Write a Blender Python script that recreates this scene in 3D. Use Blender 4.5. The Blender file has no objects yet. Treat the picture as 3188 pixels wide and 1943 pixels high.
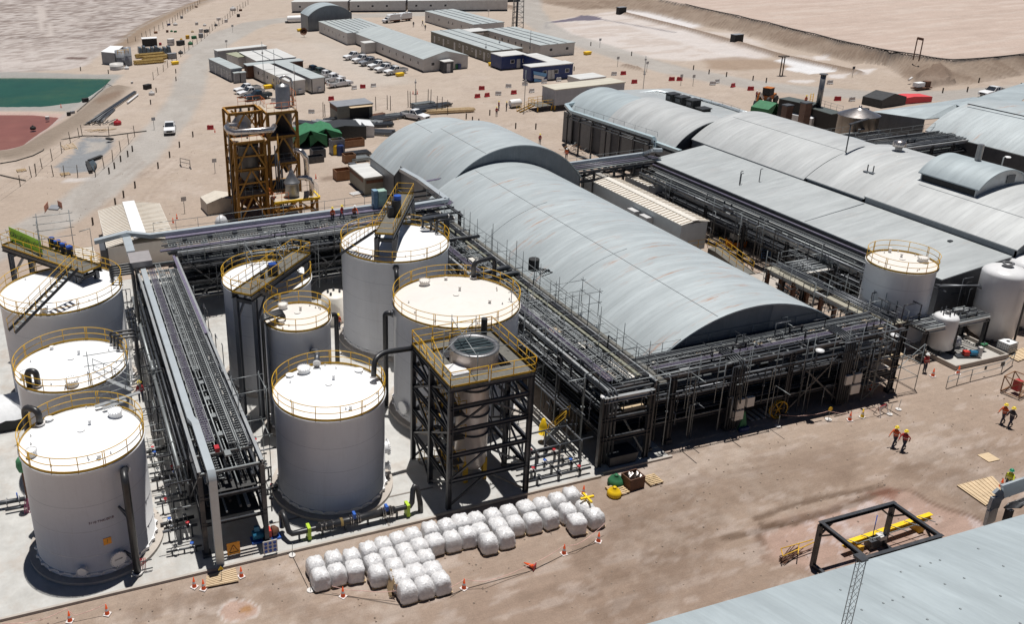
import bpy,bmesh,math,random
import numpy as np
from mathutils import Vector,Matrix
R=math.radians
random.seed(7)
rng=np.random.RandomState(5)
scn=bpy.context.scene
COL=scn.collection
CAMZ=40.0
F_,U0,V0=2820.92,1043.72,781.21
PITCH,ROLL,YAW=R(21.74307),R(1.72085),R(17.0759)
def cam_axes():
 cy,sy,cp,sp=math.cos(YAW),math.sin(YAW),math.cos(PITCH),math.sin(PITCH)
 f=Vector((sy*cp,cy*cp,-sp));r=Vector((cy,-sy,0));d=f.cross(r)
 cr,sr=math.cos(ROLL),math.sin(ROLL)
 return r*cr+d*sr,d*cr-r*sr,f
CR,CD,CF=cam_axes()
cam=bpy.data.cameras.new('camera');camo=bpy.data.objects.new('camera',cam);COL.objects.link(camo)
cam.sensor_fit='HORIZONTAL';cam.sensor_width=36.0
cam.lens=F_/3188*36
cam.shift_x=(1594-U0)/3188;cam.shift_y=-(971.5-V0)/3188
cam.clip_start=1;cam.clip_end=3000
m=Matrix(((CR[0],-CD[0],-CF[0],0),(CR[1],-CD[1],-CF[1],0),(CR[2],-CD[2],-CF[2],CAMZ),(0,0,0,1)))
camo.matrix_world=m
scn.camera=camo
SUN_EL,SUN_AZ=R(80.3),math.atan2(0.56,0.83)
w=bpy.data.worlds.new('World');scn.world=w;w.use_nodes=True
nt=w.node_tree;nt.nodes.clear()
sky=nt.nodes.new('ShaderNodeTexSky');sky.sky_type='NISHITA';sky.sun_disc=False
sky.sun_elevation=SUN_EL;sky.sun_rotation=SUN_AZ;sky.altitude=3800;sky.air_density=0.6;sky.dust_density=0.2;sky.ozone_density=1.2
bg=nt.nodes.new('ShaderNodeBackground');bg.inputs[1].default_value=0.05
wo=nt.nodes.new('ShaderNodeOutputWorld')
nt.links.new(sky.outputs[0],bg.inputs[0]);nt.links.new(bg.outputs[0],wo.inputs[0])
sun=bpy.data.lights.new('sun','SUN');sun.energy=5.0;sun.angle=R(0.53);sun.color=(1,.968,.925)
suno=bpy.data.objects.new('sun',sun);COL.objects.link(suno)
sd=Vector((math.sin(SUN_AZ)*math.cos(SUN_EL),math.cos(SUN_AZ)*math.cos(SUN_EL),math.sin(SUN_EL)))
suno.rotation_euler=sd.to_track_quat('Z','Y').to_euler();suno.location=(0,0,80)
scn.view_settings.view_transform='Standard';scn.view_settings.look='None'
scn.view_settings.exposure=-0.02;scn.view_settings.gamma=1.0
scn.render.engine='CYCLES'
scn.cycles.max_bounces=6;scn.cycles.diffuse_bounces=3;scn.cycles.use_denoising=True
def at(ox,oy,x,y,z=0.0):
 px,py=ox+x/3.00375,oy+y/3.00375
 d=CR*((px-U0)/F_)+CD*((py-V0)/F_)+CF
 t=(z-CAMZ)/d.z
 return Vector((d.x*t,d.y*t,z))
def atY(ox,oy,x,y,Y):
 d=CR*((ox+x/3.00375-U0)/F_)+CD*((oy+y/3.00375-V0)/F_)+CF
 t=Y/d.y
 return Vector((d.x*t,Y,CAMZ+d.z*t))
def pts(ox,oy,L,z=0.0):
 return[at(ox,oy,a,b,z).xy for a,b in L]
def srgb(*c):
 return tuple(((x/255)/12.92 if x/255<=.04045 else((x/255+.055)/1.055)**2.4)for x in c)
MATS={}
def mat(name,col,rough=.6,metal=0.0,var=.12,scale=1.5,bump=0.0,bscale=20,streak=None,dirt=None,dscale=.6,spec=.5,emit=None):
 """principled with mottled base colour; streak=(axis,scale,amount), dirt=(colour, amount)"""
 if name in MATS:return MATS[name]
 M=bpy.data.materials.new(name);M.use_nodes=True;n=M.node_tree.nodes;l=M.node_tree.links
 b=n['Principled BSDF'];b.inputs['Roughness'].default_value=rough;b.inputs['Metallic'].default_value=metal
 b.inputs['Specular IOR Level'].default_value=spec
 tc=n.new('ShaderNodeTexCoord');
 no=n.new('ShaderNodeTexNoise');no.inputs['Scale'].default_value=scale;no.inputs['Detail'].default_value=5;no.inputs['Roughness'].default_value=.65
 l.new(tc.outputs['Object'],no.inputs['Vector'])
 mr=n.new('ShaderNodeMapRange');mr.inputs[1].default_value=.3;mr.inputs[2].default_value=.7
 mr.inputs[3].default_value=1-var;mr.inputs[4].default_value=1+var
 l.new(no.outputs[0],mr.inputs[0])
 mx=n.new('ShaderNodeVectorMath');mx.operation='SCALE'
 mx.inputs[0].default_value=col[:3];l.new(mr.outputs[0],mx.inputs[3])
 out=mx.outputs[0]
 def mixin(c2,fac):
  nonlocal out
  q=n.new('ShaderNodeMix');q.data_type='RGBA'
  l.new(fac,q.inputs[0]);l.new(out,q.inputs[6]);q.inputs[7].default_value=(*c2,1)
  out=q.outputs[2]
 if streak:
  for(sc,c2,lo,hi,amt)in streak:
   mp=n.new('ShaderNodeMapping');mp.inputs['Scale'].default_value=sc;l.new(tc.outputs['Object'],mp.inputs[0])
   ns=n.new('ShaderNodeTexNoise');ns.inputs['Scale'].default_value=1;ns.inputs['Detail'].default_value=6;ns.inputs['Roughness'].default_value=.7
   l.new(mp.outputs[0],ns.inputs['Vector'])
   m2=n.new('ShaderNodeMapRange');m2.inputs[1].default_value=lo;m2.inputs[2].default_value=hi;m2.inputs[4].default_value=amt
   l.new(ns.outputs[0],m2.inputs[0]);mixin(c2,m2.outputs[0])
 if dirt:
  c2,amt=dirt
  nd=n.new('ShaderNodeTexNoise');nd.inputs['Scale'].default_value=dscale;nd.inputs['Detail'].default_value=8;nd.inputs['Roughness'].default_value=.75
  l.new(tc.outputs['Object'],nd.inputs['Vector'])
  m2=n.new('ShaderNodeMapRange');m2.inputs[1].default_value=.5;m2.inputs[2].default_value=.72;m2.inputs[4].default_value=amt
  l.new(nd.outputs[0],m2.inputs[0]);mixin(c2,m2.outputs[0])
 l.new(out,b.inputs['Base Color'])
 if bump:
  nb=n.new('ShaderNodeTexNoise');nb.inputs['Scale'].default_value=bscale;nb.inputs['Detail'].default_value=4
  l.new(tc.outputs['Object'],nb.inputs['Vector'])
  bp=n.new('ShaderNodeBump');bp.inputs['Strength'].default_value=bump;bp.inputs['Distance'].default_value=.05
  l.new(nb.outputs[0],bp.inputs['Height']);l.new(bp.outputs[0],b.inputs['Normal'])
 if emit:
  b.inputs['Emission Color'].default_value=(*emit[:3],1);b.inputs['Emission Strength'].default_value=emit[3]
 MATS[name]=M;return M
RUST=(.30,.12,.05);DUST=(.36,.27,.21)
steel=mat('charcoal_steel',(.05,.054,.062),.42,.25,.2,1.2,dirt=((.2,.17,.15),.5))
steel_l=mat('galvanised_beam',(.40,.42,.43),.45,.5,.12,1.0,dirt=(DUST,.4))
galv=mat('galvanised_tube',(.26,.28,.285),.5,.5,.15,2)
hdpe=mat('black_pipe',(.022,.023,.026),.38,0,.2,2,dirt=((.12,.1,.09),.35))
pipe_g=mat('grey_pipe',(.105,.112,.125),.4,.3,.2,1.5)
pipe_d=mat('dark_pipe',(.045,.05,.058),.45,.2,.25,1.5)
duct=mat('pale_duct',(.50,.55,.58),.38,.35,.07,.8,dirt=((.4,.36,.33),.3))
purple=mat('purple_cable',(.13,.115,.17),.6,0,.3,3)
yellow=mat('yellow_paint',(.62,.36,.02),.5,0,.15,3,dirt=((.25,.12,.03),.5))
yellow_b=mat('bright_yellow',(.85,.55,.01),.5,0,.06,3)
orange_s=mat('ochre_steel',(.40,.20,.03),.55,.1,.22,1.5,dirt=((.15,.06,.02),.6))
orange_r=mat('orange_rail',(.65,.17,.03),.55,0,.12,3)
grate=mat('deck_grating',(.125,.12,.105),.7,.1,.25,6)
whitep=mat('white_tank_paint',(.69,.69,.695),.28,0,.03,.35,streak=[((5,5,.25),(.48,.48,.48),.52,.75,.22),((2.2,2.2,.12),(.45,.42,.38),.58,.74,.22)],dirt=((.48,.45,.42),.2),dscale=.8)
whiter=mat('white_roof_paint',(.82,.83,.84),.3,0,.03,.8,streak=[((.5,.5,.5),(.72,.71,.69),.5,.75,.4)],dirt=((.66,.63,.59),.3),dscale=.5)
creamr=mat('dusty_roof_paint',(.72,.69,.65),.42,0,.05,.5,dirt=((.60,.54,.47),.5),dscale=.5)
white=mat('white_plain',(.78,.78,.78),.45,0,.05,1)
cream=mat('cream_panel',(.67,.635,.575),.5,0,.06,.8,dirt=((.5,.42,.34),.3))
concrete=mat('concrete',(.44,.435,.415),.8,0,.14,.7,bump=.1,streak=[((.5,.18,1),(.33,.31,.28),.5,.66,.5),((2.5,2.5,1),(.36,.33,.30),.56,.7,.4)],dirt=((.37,.31,.26),.8),dscale=.3)
curb=mat('concrete_edge',(.40,.36,.32),.85,0,.12,1.5)
steel_w=mat('weathered_wall',(.17,.19,.21),.5,.35,.12,.8,streak=[((6,6,.3),(.3,.3,.3),.5,.75,.4)])
darkwall=mat('dark_wall',(.07,.075,.085),.6,.1,.2,.8)
glass=mat('window_glass',(.03,.035,.045),.12,0,.1,2)
black=mat('black_rubber',(.02,.02,.02),.7,0,.2,4)
wood=mat('pine_wood',(.48,.35,.20),.75,0,.2,3,bump=.1)
ply=mat('plywood',(.55,.42,.27),.7,0,.12,1.2,streak=[((.6,9,1),(.32,.22,.12),.5,.7,.6)])
bluep=mat('navy_container',(.022,.045,.16),.5,.1,.15,1,dirt=((.12,.12,.17),.5))
redp=mat('red_plastic',(.42,.02,.03),.45,0,.2,2,dirt=((.3,.14,.1),.4))
whitepl=mat('white_plastic',(.62,.60,.58),.5,0,.1,2,dirt=((.45,.38,.32),.5))
inox=mat('stainless',(.55,.52,.50),.27,.9,.12,1.5,streak=[((3,3,.4),(.32,.25,.22),.45,.65,.6)])
inox_d=mat('dull_stainless',(.28,.28,.285),.4,.75,.15,1.2)
greent=mat('green_tarp',(.03,.16,.07),.7,0,.2,1.5)
blackt=mat('black_tarp',(.025,.027,.03),.55,0,.3,2)
pe=mat('wrapped_film',(.66,.655,.66),.22,0,.16,6,bump=.9,bscale=9,dirt=((.5,.45,.42),.45),dscale=3)
orange_c=mat('cone_orange',(.75,.10,.02),.5,0,.1,4)
rustw=mat('rusty_brown',(.13,.06,.035),.7,.1,.25,1.5)
def roof_mat(name,col,ax,rust=.5,seam=1.0):
 """sheet metal arched roof: panel seams across, long stains and painted sheen streaks running with the arch; ax = ridge axis index"""
 if name in MATS:return MATS[name]
 M=bpy.data.materials.new(name);M.use_nodes=True;n=M.node_tree.nodes;l=M.node_tree.links
 b=n['Principled BSDF'];b.inputs['Metallic'].default_value=.12
 uv=n.new('ShaderNodeUVMap')
 sp=n.new('ShaderNodeSeparateXYZ');l.new(uv.outputs[0],sp.inputs[0])
 def noise(sx,sy,det=6,ro=.7):
  mp=n.new('ShaderNodeMapping');mp.inputs['Scale'].default_value=(sx,sy,1);l.new(uv.outputs[0],mp.inputs[0])
  q=n.new('ShaderNodeTexNoise');q.inputs['Scale'].default_value=1;q.inputs['Detail'].default_value=det;q.inputs['Roughness'].default_value=ro
  l.new(mp.outputs[0],q.inputs['Vector']);return q.outputs[0]
 def rngn(src,a,bb,c,d):
  q=n.new('ShaderNodeMapRange');q.inputs[1].default_value=a;q.inputs[2].default_value=bb;q.inputs[3].default_value=c;q.inputs[4].default_value=d
  l.new(src,q.inputs[0]);return q.outputs[0]
 def mix(a,c2,fac):
  q=n.new('ShaderNodeMix');q.data_type='RGBA';l.new(fac,q.inputs[0]);l.new(a,q.inputs[6]);q.inputs[7].default_value=(*c2,1);return q.outputs[2]
 base=n.new('ShaderNodeVectorMath');base.operation='SCALE';base.inputs[0].default_value=col
 l.new(rngn(noise(.8,.12),.3,.7,.88,1.1),base.inputs[3]);out=base.outputs[0]
 out=mix(out,tuple(c*.58 for c in col),rngn(noise(2.2,.09,5),.52,.78,0,.45));out=mix(out,tuple(c*.8 for c in col),rngn(noise(.25,.07,5),.45,.62,0,.6))
 out=mix(out,tuple(min(1,c*1.28)for c in col),rngn(noise(.8,.08,6),.52,.74,0,.55))  # lighter streaks along the arch, roof sheen painted into the colour
 if rust:
  mr=n.new('ShaderNodeMath');mr.operation='MULTIPLY'
  l.new(rngn(noise(1.5,.16,8,.75),.55,.68,0,rust),mr.inputs[0]);l.new(rngn(noise(.16,.12,2),.46,.56,0,1),mr.inputs[1])
  out=mix(out,(.40,.20,.11),mr.outputs[0])
 mo=n.new('ShaderNodeMath');mo.operation='FRACT';dv=n.new('ShaderNodeMath');dv.operation='DIVIDE';dv.inputs[1].default_value=.61
 l.new(sp.outputs[0],dv.inputs[0]);l.new(dv.outputs[0],mo.inputs[0])
 j=rngn(mo.outputs[0],.86,.93,0,seam*.22)
 out=mix(out,tuple(c*.55 for c in col),j)
 l.new(out,b.inputs['Base Color'])
 l.new(rngn(noise(1.2,.3),.3,.7,.36,.55),b.inputs['Roughness'])
 bp=n.new('ShaderNodeBump');bp.inputs['Strength'].default_value=.35;bp.inputs['Distance'].default_value=.03
 l.new(mo.outputs[0],bp.inputs['Height']);l.new(bp.outputs[0],b.inputs['Normal'])
 MATS[name]=M;return M
roofA=roof_mat('arched_sheet_roof',(.43,.475,.49),1,.95,.6)
roofB=roof_mat('dusty_sheet_roof',(.48,.495,.495),1,.2,.5)
roofC=roof_mat('flat_sheet_roof',(.41,.435,.44),1,.15,.4)
roofD=roof_mat('pale_blue_roof',(.40,.455,.475),1,.0,.25)
class MB:
 def __init__(s):s.v=[];s.f=[];s.uv=None;s.sm=[]
 def face(s,*p,smooth=False):
  i=len(s.v);s.v+=[tuple(q)for q in p];s.f.append(tuple(range(i,i+len(p))));s.sm.append(smooth);return s
 def hexa(s,P):
  i=len(s.v);s.v+=[tuple(q)for q in P]
  for f in((3,2,1,0),(4,5,6,7),(0,1,5,4),(1,2,6,5),(2,3,7,6),(3,0,4,7)):
   s.f.append(tuple(i+k for k in f));s.sm.append(False)
  return s
 def box(s,x0,y0,z0,x1,y1,z1):
  return s.hexa([(x0,y0,z0),(x1,y0,z0),(x1,y1,z0),(x0,y1,z0),(x0,y0,z1),(x1,y0,z1),(x1,y1,z1),(x0,y1,z1)])
 def beam(s,a,b,w,h=None,up=(0,0,1)):
  h=h or w;a=Vector(a);b=Vector(b);d=(b-a)
  if d.length<1e-6:return s
  d.normalize();u=Vector(up)
  if abs(d.dot(u))>.98:u=Vector((0,1,0))
  r=d.cross(u).normalized();u=r.cross(d)
  r*=w/2;u*=h/2
  return s.hexa([a-r-u,a+r-u,b+r-u,b-r-u,a-r+u,a+r+u,b+r+u,b-r+u])
 def ibeam(s,a,b,w,h,up=(0,0,1)):
  a=Vector(a);b=Vector(b);d=(b-a).normalized();u=Vector(up)
  if abs(d.dot(u))>.98:u=Vector((0,1,0))
  r=d.cross(u).normalized();u=r.cross(d);t=h*.1
  s.beam(a+u*(h/2-t/2),b+u*(h/2-t/2),w,t,u);s.beam(a-u*(h/2-t/2),b-u*(h/2-t/2),w,t,u)
  return s.beam(a,b,w*.14,h-2*t-.004,u)
 def ring(s,c,ax,r,n):
  ax=Vector(ax).normalized();u=Vector((0,0,1))if abs(ax.z)<.9 else Vector((1,0,0))
  x=ax.cross(u).normalized();y=ax.cross(x);i=len(s.v);c=Vector(c)
  for k in range(n):
   t=2*math.pi*k/n;s.v.append(tuple(c+x*(r*math.cos(t))+y*(r*math.sin(t))))
  return i
 def tube(s,path,r,n=6,cap=True,smooth=True):
  P=[Vector(p)for p in path];rings=[]
  rr=r if isinstance(r,(list,tuple))else[r]*len(P)
  t0=(P[1]-P[0]).normalized();u=Vector((0,0,1))if abs(t0.z)<.9 else Vector((1,0,0))
  x=t0.cross(u).normalized()
  for k,p in enumerate(P):
   if k==0:t=t0
   elif k==len(P)-1:t=(P[k]-P[k-1]).normalized()
   else:t=((P[k]-P[k-1]).normalized()+(P[k+1]-P[k]).normalized()).normalized()
   x=(x-t*x.dot(t)).normalized();y=t.cross(x);i=len(s.v)
   for q in range(n):
    a=2*math.pi*q/n;s.v.append(tuple(p+x*(rr[k]*math.cos(a))+y*(rr[k]*math.sin(a))))
   rings.append(i)
  for a,b in zip(rings,rings[1:]):
   for q in range(n):
    s.f.append((a+q,a+(q+1)%n,b+(q+1)%n,b+q));s.sm.append(smooth)
  if cap:
   s.f.append(tuple(rings[0]+q for q in reversed(range(n))));s.sm.append(False)
   s.f.append(tuple(rings[-1]+q for q in range(n)));s.sm.append(False)
  return s
 def lathe(s,c,prof,n=24,smooth=True,axis=None):
  c=Vector(c);rings=[]
  ax=Vector(axis).normalized()if axis else Vector((0,0,1))
  u=Vector((1,0,0))if abs(ax.x)<.9 else Vector((0,1,0))
  x=ax.cross(u).normalized();y=ax.cross(x)
  if axis is None:x,y=Vector((1,0,0)),Vector((0,1,0))
  for(r,z)in prof:
   i=len(s.v)
   if r<1e-6:s.v.append(tuple(c+ax*z));rings.append((i,1))
   else:
    for q in range(n):
     a=2*math.pi*q/n;s.v.append(tuple(c+x*(r*math.cos(a))+y*(r*math.sin(a))+ax*z))
    rings.append((i,n))
  for(a,na),(b,nb)in zip(rings,rings[1:]):
   for q in range(n):
    q2=(q+1)%n
    if na==1:s.f.append((a,b+q2,b+q))if False else s.f.append((b+q,b+q2,a))
    elif nb==1:s.f.append((a+q,a+q2,b))
    else:s.f.append((a+q,a+q2,b+q2,b+q))
    s.sm.append(smooth)
  return s
 def cyl(s,c,r,h,n=16,smooth=True):
  s.lathe(c,[(0,0),(r,0)],n,False);s.lathe(c,[(r,0),(r,h)],n,smooth);return s.lathe(c,[(r,h),(0,h)],n,False)
 def xf(s,M):
  s.v=[tuple(M@Vector(p))for p in s.v];return s
 def obj(s,name,m,parent=None,loc=None,**props):
  me=bpy.data.meshes.new(name)
  V=s.v
  if parent is not None and loc is None:
   org=ORG.get(parent.name)or tuple(parent.location);V=[(a-org[0],b-org[1],c-org[2])for a,b,c in s.v]
  elif loc is not None:V=[(a-loc[0],b-loc[1],c-loc[2])for a,b,c in s.v]
  me.from_pydata(V,[],s.f);me.polygons.foreach_set('use_smooth',s.sm)
  if s.uv:
   lay=me.uv_layers.new(name='UVMap');flat=[c for p in s.uv for c in p];lay.data.foreach_set('uv',flat)
  me.update()
  if isinstance(m,(list,tuple)):
   for q in m:me.materials.append(q)
  else:me.materials.append(m)
  o=bpy.data.objects.new(name,me);COL.objects.link(o)
  if loc is not None:o.location=loc
  if parent is not None and loc is None:ORG[o.name]=org
  if parent is not None:o.parent=parent
  for k,v in props.items():o[k]=v
  return o
def thing(name,label,cat,loc=(0,0,0),rz=0,group=None):
 o=bpy.data.objects.new(name,None);COL.objects.link(o);o.location=loc;o.rotation_euler=(0,0,rz)
 o.empty_display_size=.2
 o['label']=label;o['category']=cat
 if group:o['group']=group
 return o
def tag(o,label,cat,group=None,kind=None):
 o['label']=label;o['category']=cat
 if group:o['group']=group
 if kind:o['kind']=kind
 return o
def local(mb,name,m,parent):
 """a part whose mesh is written in the thing's own coordinates"""
 o=mb.obj(name,m);o.parent=parent;return o
def dup(src,loc,rz=0,label=None,group=None,mats=None):
 def rec(s,par):
  c=s.copy();COL.objects.link(c);c.parent=par
  if mats and s.data is not None and s.data.materials and s.data.materials[0].name in mats:
   key=(s.data.name,mats[s.data.materials[0].name].name)
   if key not in DM:
    d=s.data.copy();d.materials[0]=mats[s.data.materials[0].name];DM[key]=d
   c.data=DM[key]
  for k in KIDS.get(s.name,list(s.children)):rec(k,c)
  return c
 r=rec(src,None);r.location=loc;r.rotation_euler=(0,0,rz)
 if label:r['label']=label
 if group:r['group']=group
 return r
KIDS={};DM={};ORG={}
def ordn(i):return['first','second','third','fourth','fifth','sixth','seventh','eighth','ninth','tenth','eleventh','twelfth','thirteenth','fourteenth','fifteenth','sixteenth','seventeenth','eighteenth'][i]
def rowsY():
 y=18.0;L=[]
 while y<900:L.append(y);y+=max(.22,.0048*y)
 return np.array(L)
YS=rowsY()
TS=np.linspace(-.30,2.15,560)
XX=TS[None,:]*YS[:,None];YY=np.repeat(YS[:,None],len(TS),1)
NR,NC=XX.shape
PX=XX.ravel();PY=YY.ravel()
def vnoise(x,y,seed):
 xi=np.floor(x).astype(np.int64);yi=np.floor(y).astype(np.int64);fx=x-xi;fy=y-yi
 fx=fx*fx*(3-2*fx);fy=fy*fy*(3-2*fy)
 def h(a,b):
  q=(a*374761393+b*668265263+seed*974634777)&0x7fffffff
  q=((q^(q>>13))*1274126177)&0x7fffffff
  return((q^(q>>16))&0xffff)/65535.0
 return(h(xi,yi)*(1-fx)+h(xi+1,yi)*fx)*(1-fy)+(h(xi,yi+1)*(1-fx)+h(xi+1,yi+1)*fx)*fy
def fbm(x,y,seed,o=4):
 s=0;a=.5;t=0
 for k in range(o):s=s+a*vnoise(x*2**k,y*2**k,seed+k*17);t+=a;a*=.55
 return s/t
def polyd(P,x=None,y=None):
 """signed distance to polygon (positive inside)"""
 x=PX if x is None else x;y=PY if y is None else y
 P=np.array([tuple(p)for p in P],float);n=len(P);d=np.full(x.shape,1e9);ins=np.zeros(x.shape,bool)
 for i in range(n):
  a=P[i];b=P[(i+1)%n];e=b-a;L=e@e+1e-9
  t=np.clip(((x-a[0])*e[0]+(y-a[1])*e[1])/L,0,1)
  d=np.minimum(d,np.hypot(x-a[0]-t*e[0],y-a[1]-t*e[1]))
  c=((a[1]>y)!=(b[1]>y))&(x<(b[0]-a[0])*(y-a[1])/(b[1]-a[1]+1e-12)+a[0]);ins^=c
 return np.where(ins,d,-d)
def lined(P,x=None,y=None):
 x=PX if x is None else x;y=PY if y is None else y
 P=np.array([tuple(p)for p in P],float);d=np.full(x.shape,1e9)
 for a,b in zip(P,P[1:]):
  e=b-a;L=e@e+1e-9;t=np.clip(((x-a[0])*e[0]+(y-a[1])*e[1])/L,0,1)
  d=np.minimum(d,np.hypot(x-a[0]-t*e[0],y-a[1]-t*e[1]))
 return d
def sm(x,a,b):
 t=np.clip((x-a)/(b-a),0,1);return t*t*(3-2*t)
N1=fbm(PX*.12,PY*.12,1);N2=fbm(PX*.5,PY*.5,2);N3=fbm(PX*1.7,PY*1.7,3,3);NL=fbm(PX*.02,PY*.02,9)
wob=(N1-.5)*4+(N2-.5)*1.6
HZ=np.zeros(PX.shape)
C=np.zeros((len(PX),3));
def gcol(c):
 c=np.array(srgb(*c));g=c.mean();return(c*.80+g*.20)/1.60*np.array((1.0,.99,.985))
def blend(c,f):
 global C
 c=gcol(c);C=C*(1-f[:,None])+c[None,:]*f[:,None]
def setc(c):
 global C
 C[:]=gcol(c)
setc((200,178,158))
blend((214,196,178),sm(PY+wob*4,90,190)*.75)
blend((180,152,130),sm(-(PY+wob*3),-62,-30)*.75)
blend((222,205,190),sm(N1*.6+N3*.4,.48,.68)*.5)
blend((168,142,122),sm(N3*.35+N2*.4+N1*.25,.53,.66)*.30)
blend((166,138,118),sm(-(PY+wob*2),-46,-33)*.4)
sf=pts(0,0,[(2600,-120),(1900,-20),(1640,110),(1300,285),(1130,425),(950,490),(840,590),(640,655),(0,685),(-700,690),(-700,-300),(2600,-300)])
d=polyd(sf)+wob*.6;fs=sm(d,-.6,1.2)
blend((196,182,174),fs)
ms=fbm(PX*.16+PY*.01,PY*.34,21,5);gn=sm(PY,262,300)
blend((150,134,128),fs*sm(ms,.44,.60)*(.15+.5*gn));ms2=fbm(PX*.45,PY*.9,23,4);blend((148,130,122),fs*sm(ms2,.5,.62)*(.2+.6*gn));blend((232,224,218),fs*sm(ms2,.48,.38)*.45)
blend((222,210,203),fs*sm(ms,.52,.62)*(1-gn)*.8)
blend((224,214,208),fs*sm(fbm(PX*.25,PY*.6,33,4),.55,.66)*.7)
for tr in([(370,50),(360,130),(400,260),(430,340)],[(420,50),(410,130),(460,240),(490,330)]):
 blend((216,204,196),sm(-lined(pts(0,0,tr)),-1.0,-.3)*.9)
blend((120,92,84),sm(polyd(pts(0,0,[(590,540),(660,528),(810,535),(800,550),(640,552)]))+(N3-.5),-.5,.4)*.9)
blend((140,118,106),sm(polyd(pts(0,0,[(990,345),(1170,335),(1210,352),(1050,358)]))+(N3-.5)*2,-1,.6)*.7)
bk=pts(0,0,[(2100,-60),(1850,30),(1660,110),(1480,190),(1300,300),(1200,400),(1120,440)])
db=lined(bk);blend((164,138,112),sm(-db-wob*.15,-5,-1.5)*.85);HZ+=.7*sm(-db,-4.5,-.5)
blend((190,182,174),sm(-lined(pts(0,0,[(2403,-120),(1640,105),(1290,283),(1110,425)])),-.8,-.2)*.6)
gl=pts(0,0,[(-700,672),(300,672),(720,690),(1150,695),(1040,800),(900,900),(700,1035),(560,1040),(-700,1030)])
blend((176,176,172),sm(polyd(gl)+(N2-.5)*1.2,-.6,.6)*.9)
blend((206,212,205),sm(polyd(pts(0,0,[(690,950),(860,830),(960,760),(930,830),(800,935),(500,985),(250,985)]))+(N3-.5)*1.2,-.4,.3)*.8)
gp=pts(0,0,[(-800,714),(300,714),(1030,722),(960,790),(860,860),(720,945),(400,982),(-800,990)])
rp=pts(0,0,[(-800,1058),(300,1062),(545,1085),(450,1170),(330,1250),(190,1350),(60,1385),(-800,1400)])
dg=polyd(gp);dr=polyd(rp)
blend((226,190,178),sm(dr+(N2-.5),-2.2,-.8)*.85);
HZ-=.9*sm(dg,-1.6,1.2);HZ-=.7*sm(dr,-1.2,1.0)
blend((196,190,184),sm(-lined(pts(0,0,[(800,940),(560,1110),(400,1210),(200,1350),(40,1400),(-300,1410)]))-(N3-.5),-1.0,-.2)*.7)
bk2=pts(0,0,[(1100,830),(900,1010),(740,1130),(500,1270),(330,1380),(120,1450),(-300,1480)])
db=lined(bk2);blend((158,140,122),sm(-db-wob*.2,-4,-1.2)*.85);HZ+=.8*sm(-db,-3.4,-.4)
dd=pts(0,0,[(880,960),(1150,860),(1100,920),(930,1000)]);blend((150,122,100),sm(polyd(dd)+wob*.2,-1,.6)*.7)
sp=pts(0,400,[(790,70),(1060,90),(1030,190),(900,300),(870,400),(600,420),(520,350),(660,240)])
blend((150,158,166),sm(polyd(sp)+(N3-.5)*1.4,-.5,.5)*.9)
blend((206,196,184),sm(polyd(pts(0,400,[(830,100),(1020,110),(960,170),(800,200)]))+(N3-.5)*2,-.5,.5)*.7)
HZ-=.5*sm(polyd(sp),-.6,1.6)
blend((232,226,222),sm(polyd(pts(0,400,[(610,475),(800,455),(960,450),(820,490),(610,500)]))+(N3-.5),-.4,.3)*.8)
wp=pts(1800,0,[(-300,200),(-150,170),(380,100),(480,85),(900,190),(1180,245),(980,270),(1400,380),(1850,520),(1650,560),(1000,560),(600,530),(-100,390),(-350,290)])
blend((234,224,218),sm(polyd(wp)+wob*.9,-2,1.5)*.9);blend((206,184,168),sm(polyd(wp),0,3)*sm(fbm(PX*.12,PY*.3,81),.48,.62)*.45)
blend((244,240,240),sm(polyd(pts(1800,0,[(430,90),(650,110),(1150,235),(1020,262),(700,170)]))+wob*.6,-1.5,.8)*.9)
blend((236,228,224),sm(polyd(pts(1800,0,[(200,170),(1000,300),(1500,470),(1700,550),(1300,500),(500,250)]))+wob*.8,-2,1)*.7)
blend((240,232,228),sm(polyd(pts(1800,0,[(1200,290),(1500,320),(1640,380),(1800,470),(2400,560),(2200,560),(1600,400)]))+wob*1.1,-1.5,1)*.5)
ws=pts(1800,0,[(1820,565),(1960,540),(2150,590),(2420,665),(2160,690),(1920,645),(1990,625),(1920,590)])
dws=polyd(ws)+(N2-.5)*1.0;blend((250,250,252),sm(dws,-.3,.3))
for q in(pts(2388,0,[(810,650),(1010,640),(960,690),(820,690)]),pts(2388,0,[(200,750),(430,745),(420,780),(260,772)]),pts(2388,0,[(580,700),(760,690),(740,735),(600,730)]),pts(2388,0,[(440,525),(590,520),(570,560),(470,560)])):
 blend((244,238,236),sm(polyd(q)+(N2-.5)*2.2,-.6,.6)*.8)
db=lined(pts(1800,0,[(400,120),(1000,270),(1500,410),(1900,530),(2410,640),(2600,680)]));blend((150,126,106),sm(-db-wob*.1,-2.4,-.8)*.9);HZ+=.7*sm(-db,-2.2,-.3)
blend((120,112,120),sm(-lined(pts(1800,0,[(230,180),(700,262),(900,300)])),-.9,-.3)*.8)
pud=pts(1800,0,[(-20,160),(20,140),(120,142),(210,160),(235,180),(120,188),(-20,190),(-300,215),(-270,270),(-220,285),(-300,262),(-310,208)])
blend((120,112,132),sm(polyd(pud)+(N3-.5)*1.5,-.6,.3)*.95)
blend((176,146,118),sm(polyd(pts(1800,0,[(1180,560),(1500,530),(1800,560),(1990,625),(1800,640),(1500,650),(1250,640)]))+wob*.8,-2,1)*.7)
toe=pts(1800,0,[(-900,-80),(0,90),(370,85),(700,130),(1180,250),(1450,290),(1900,430),(2400,545),(2600,600)])+pts(2388,0,[(900,590),(1100,610),(1330,760),(1850,795),(2403,700),(2900,560)])
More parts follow.
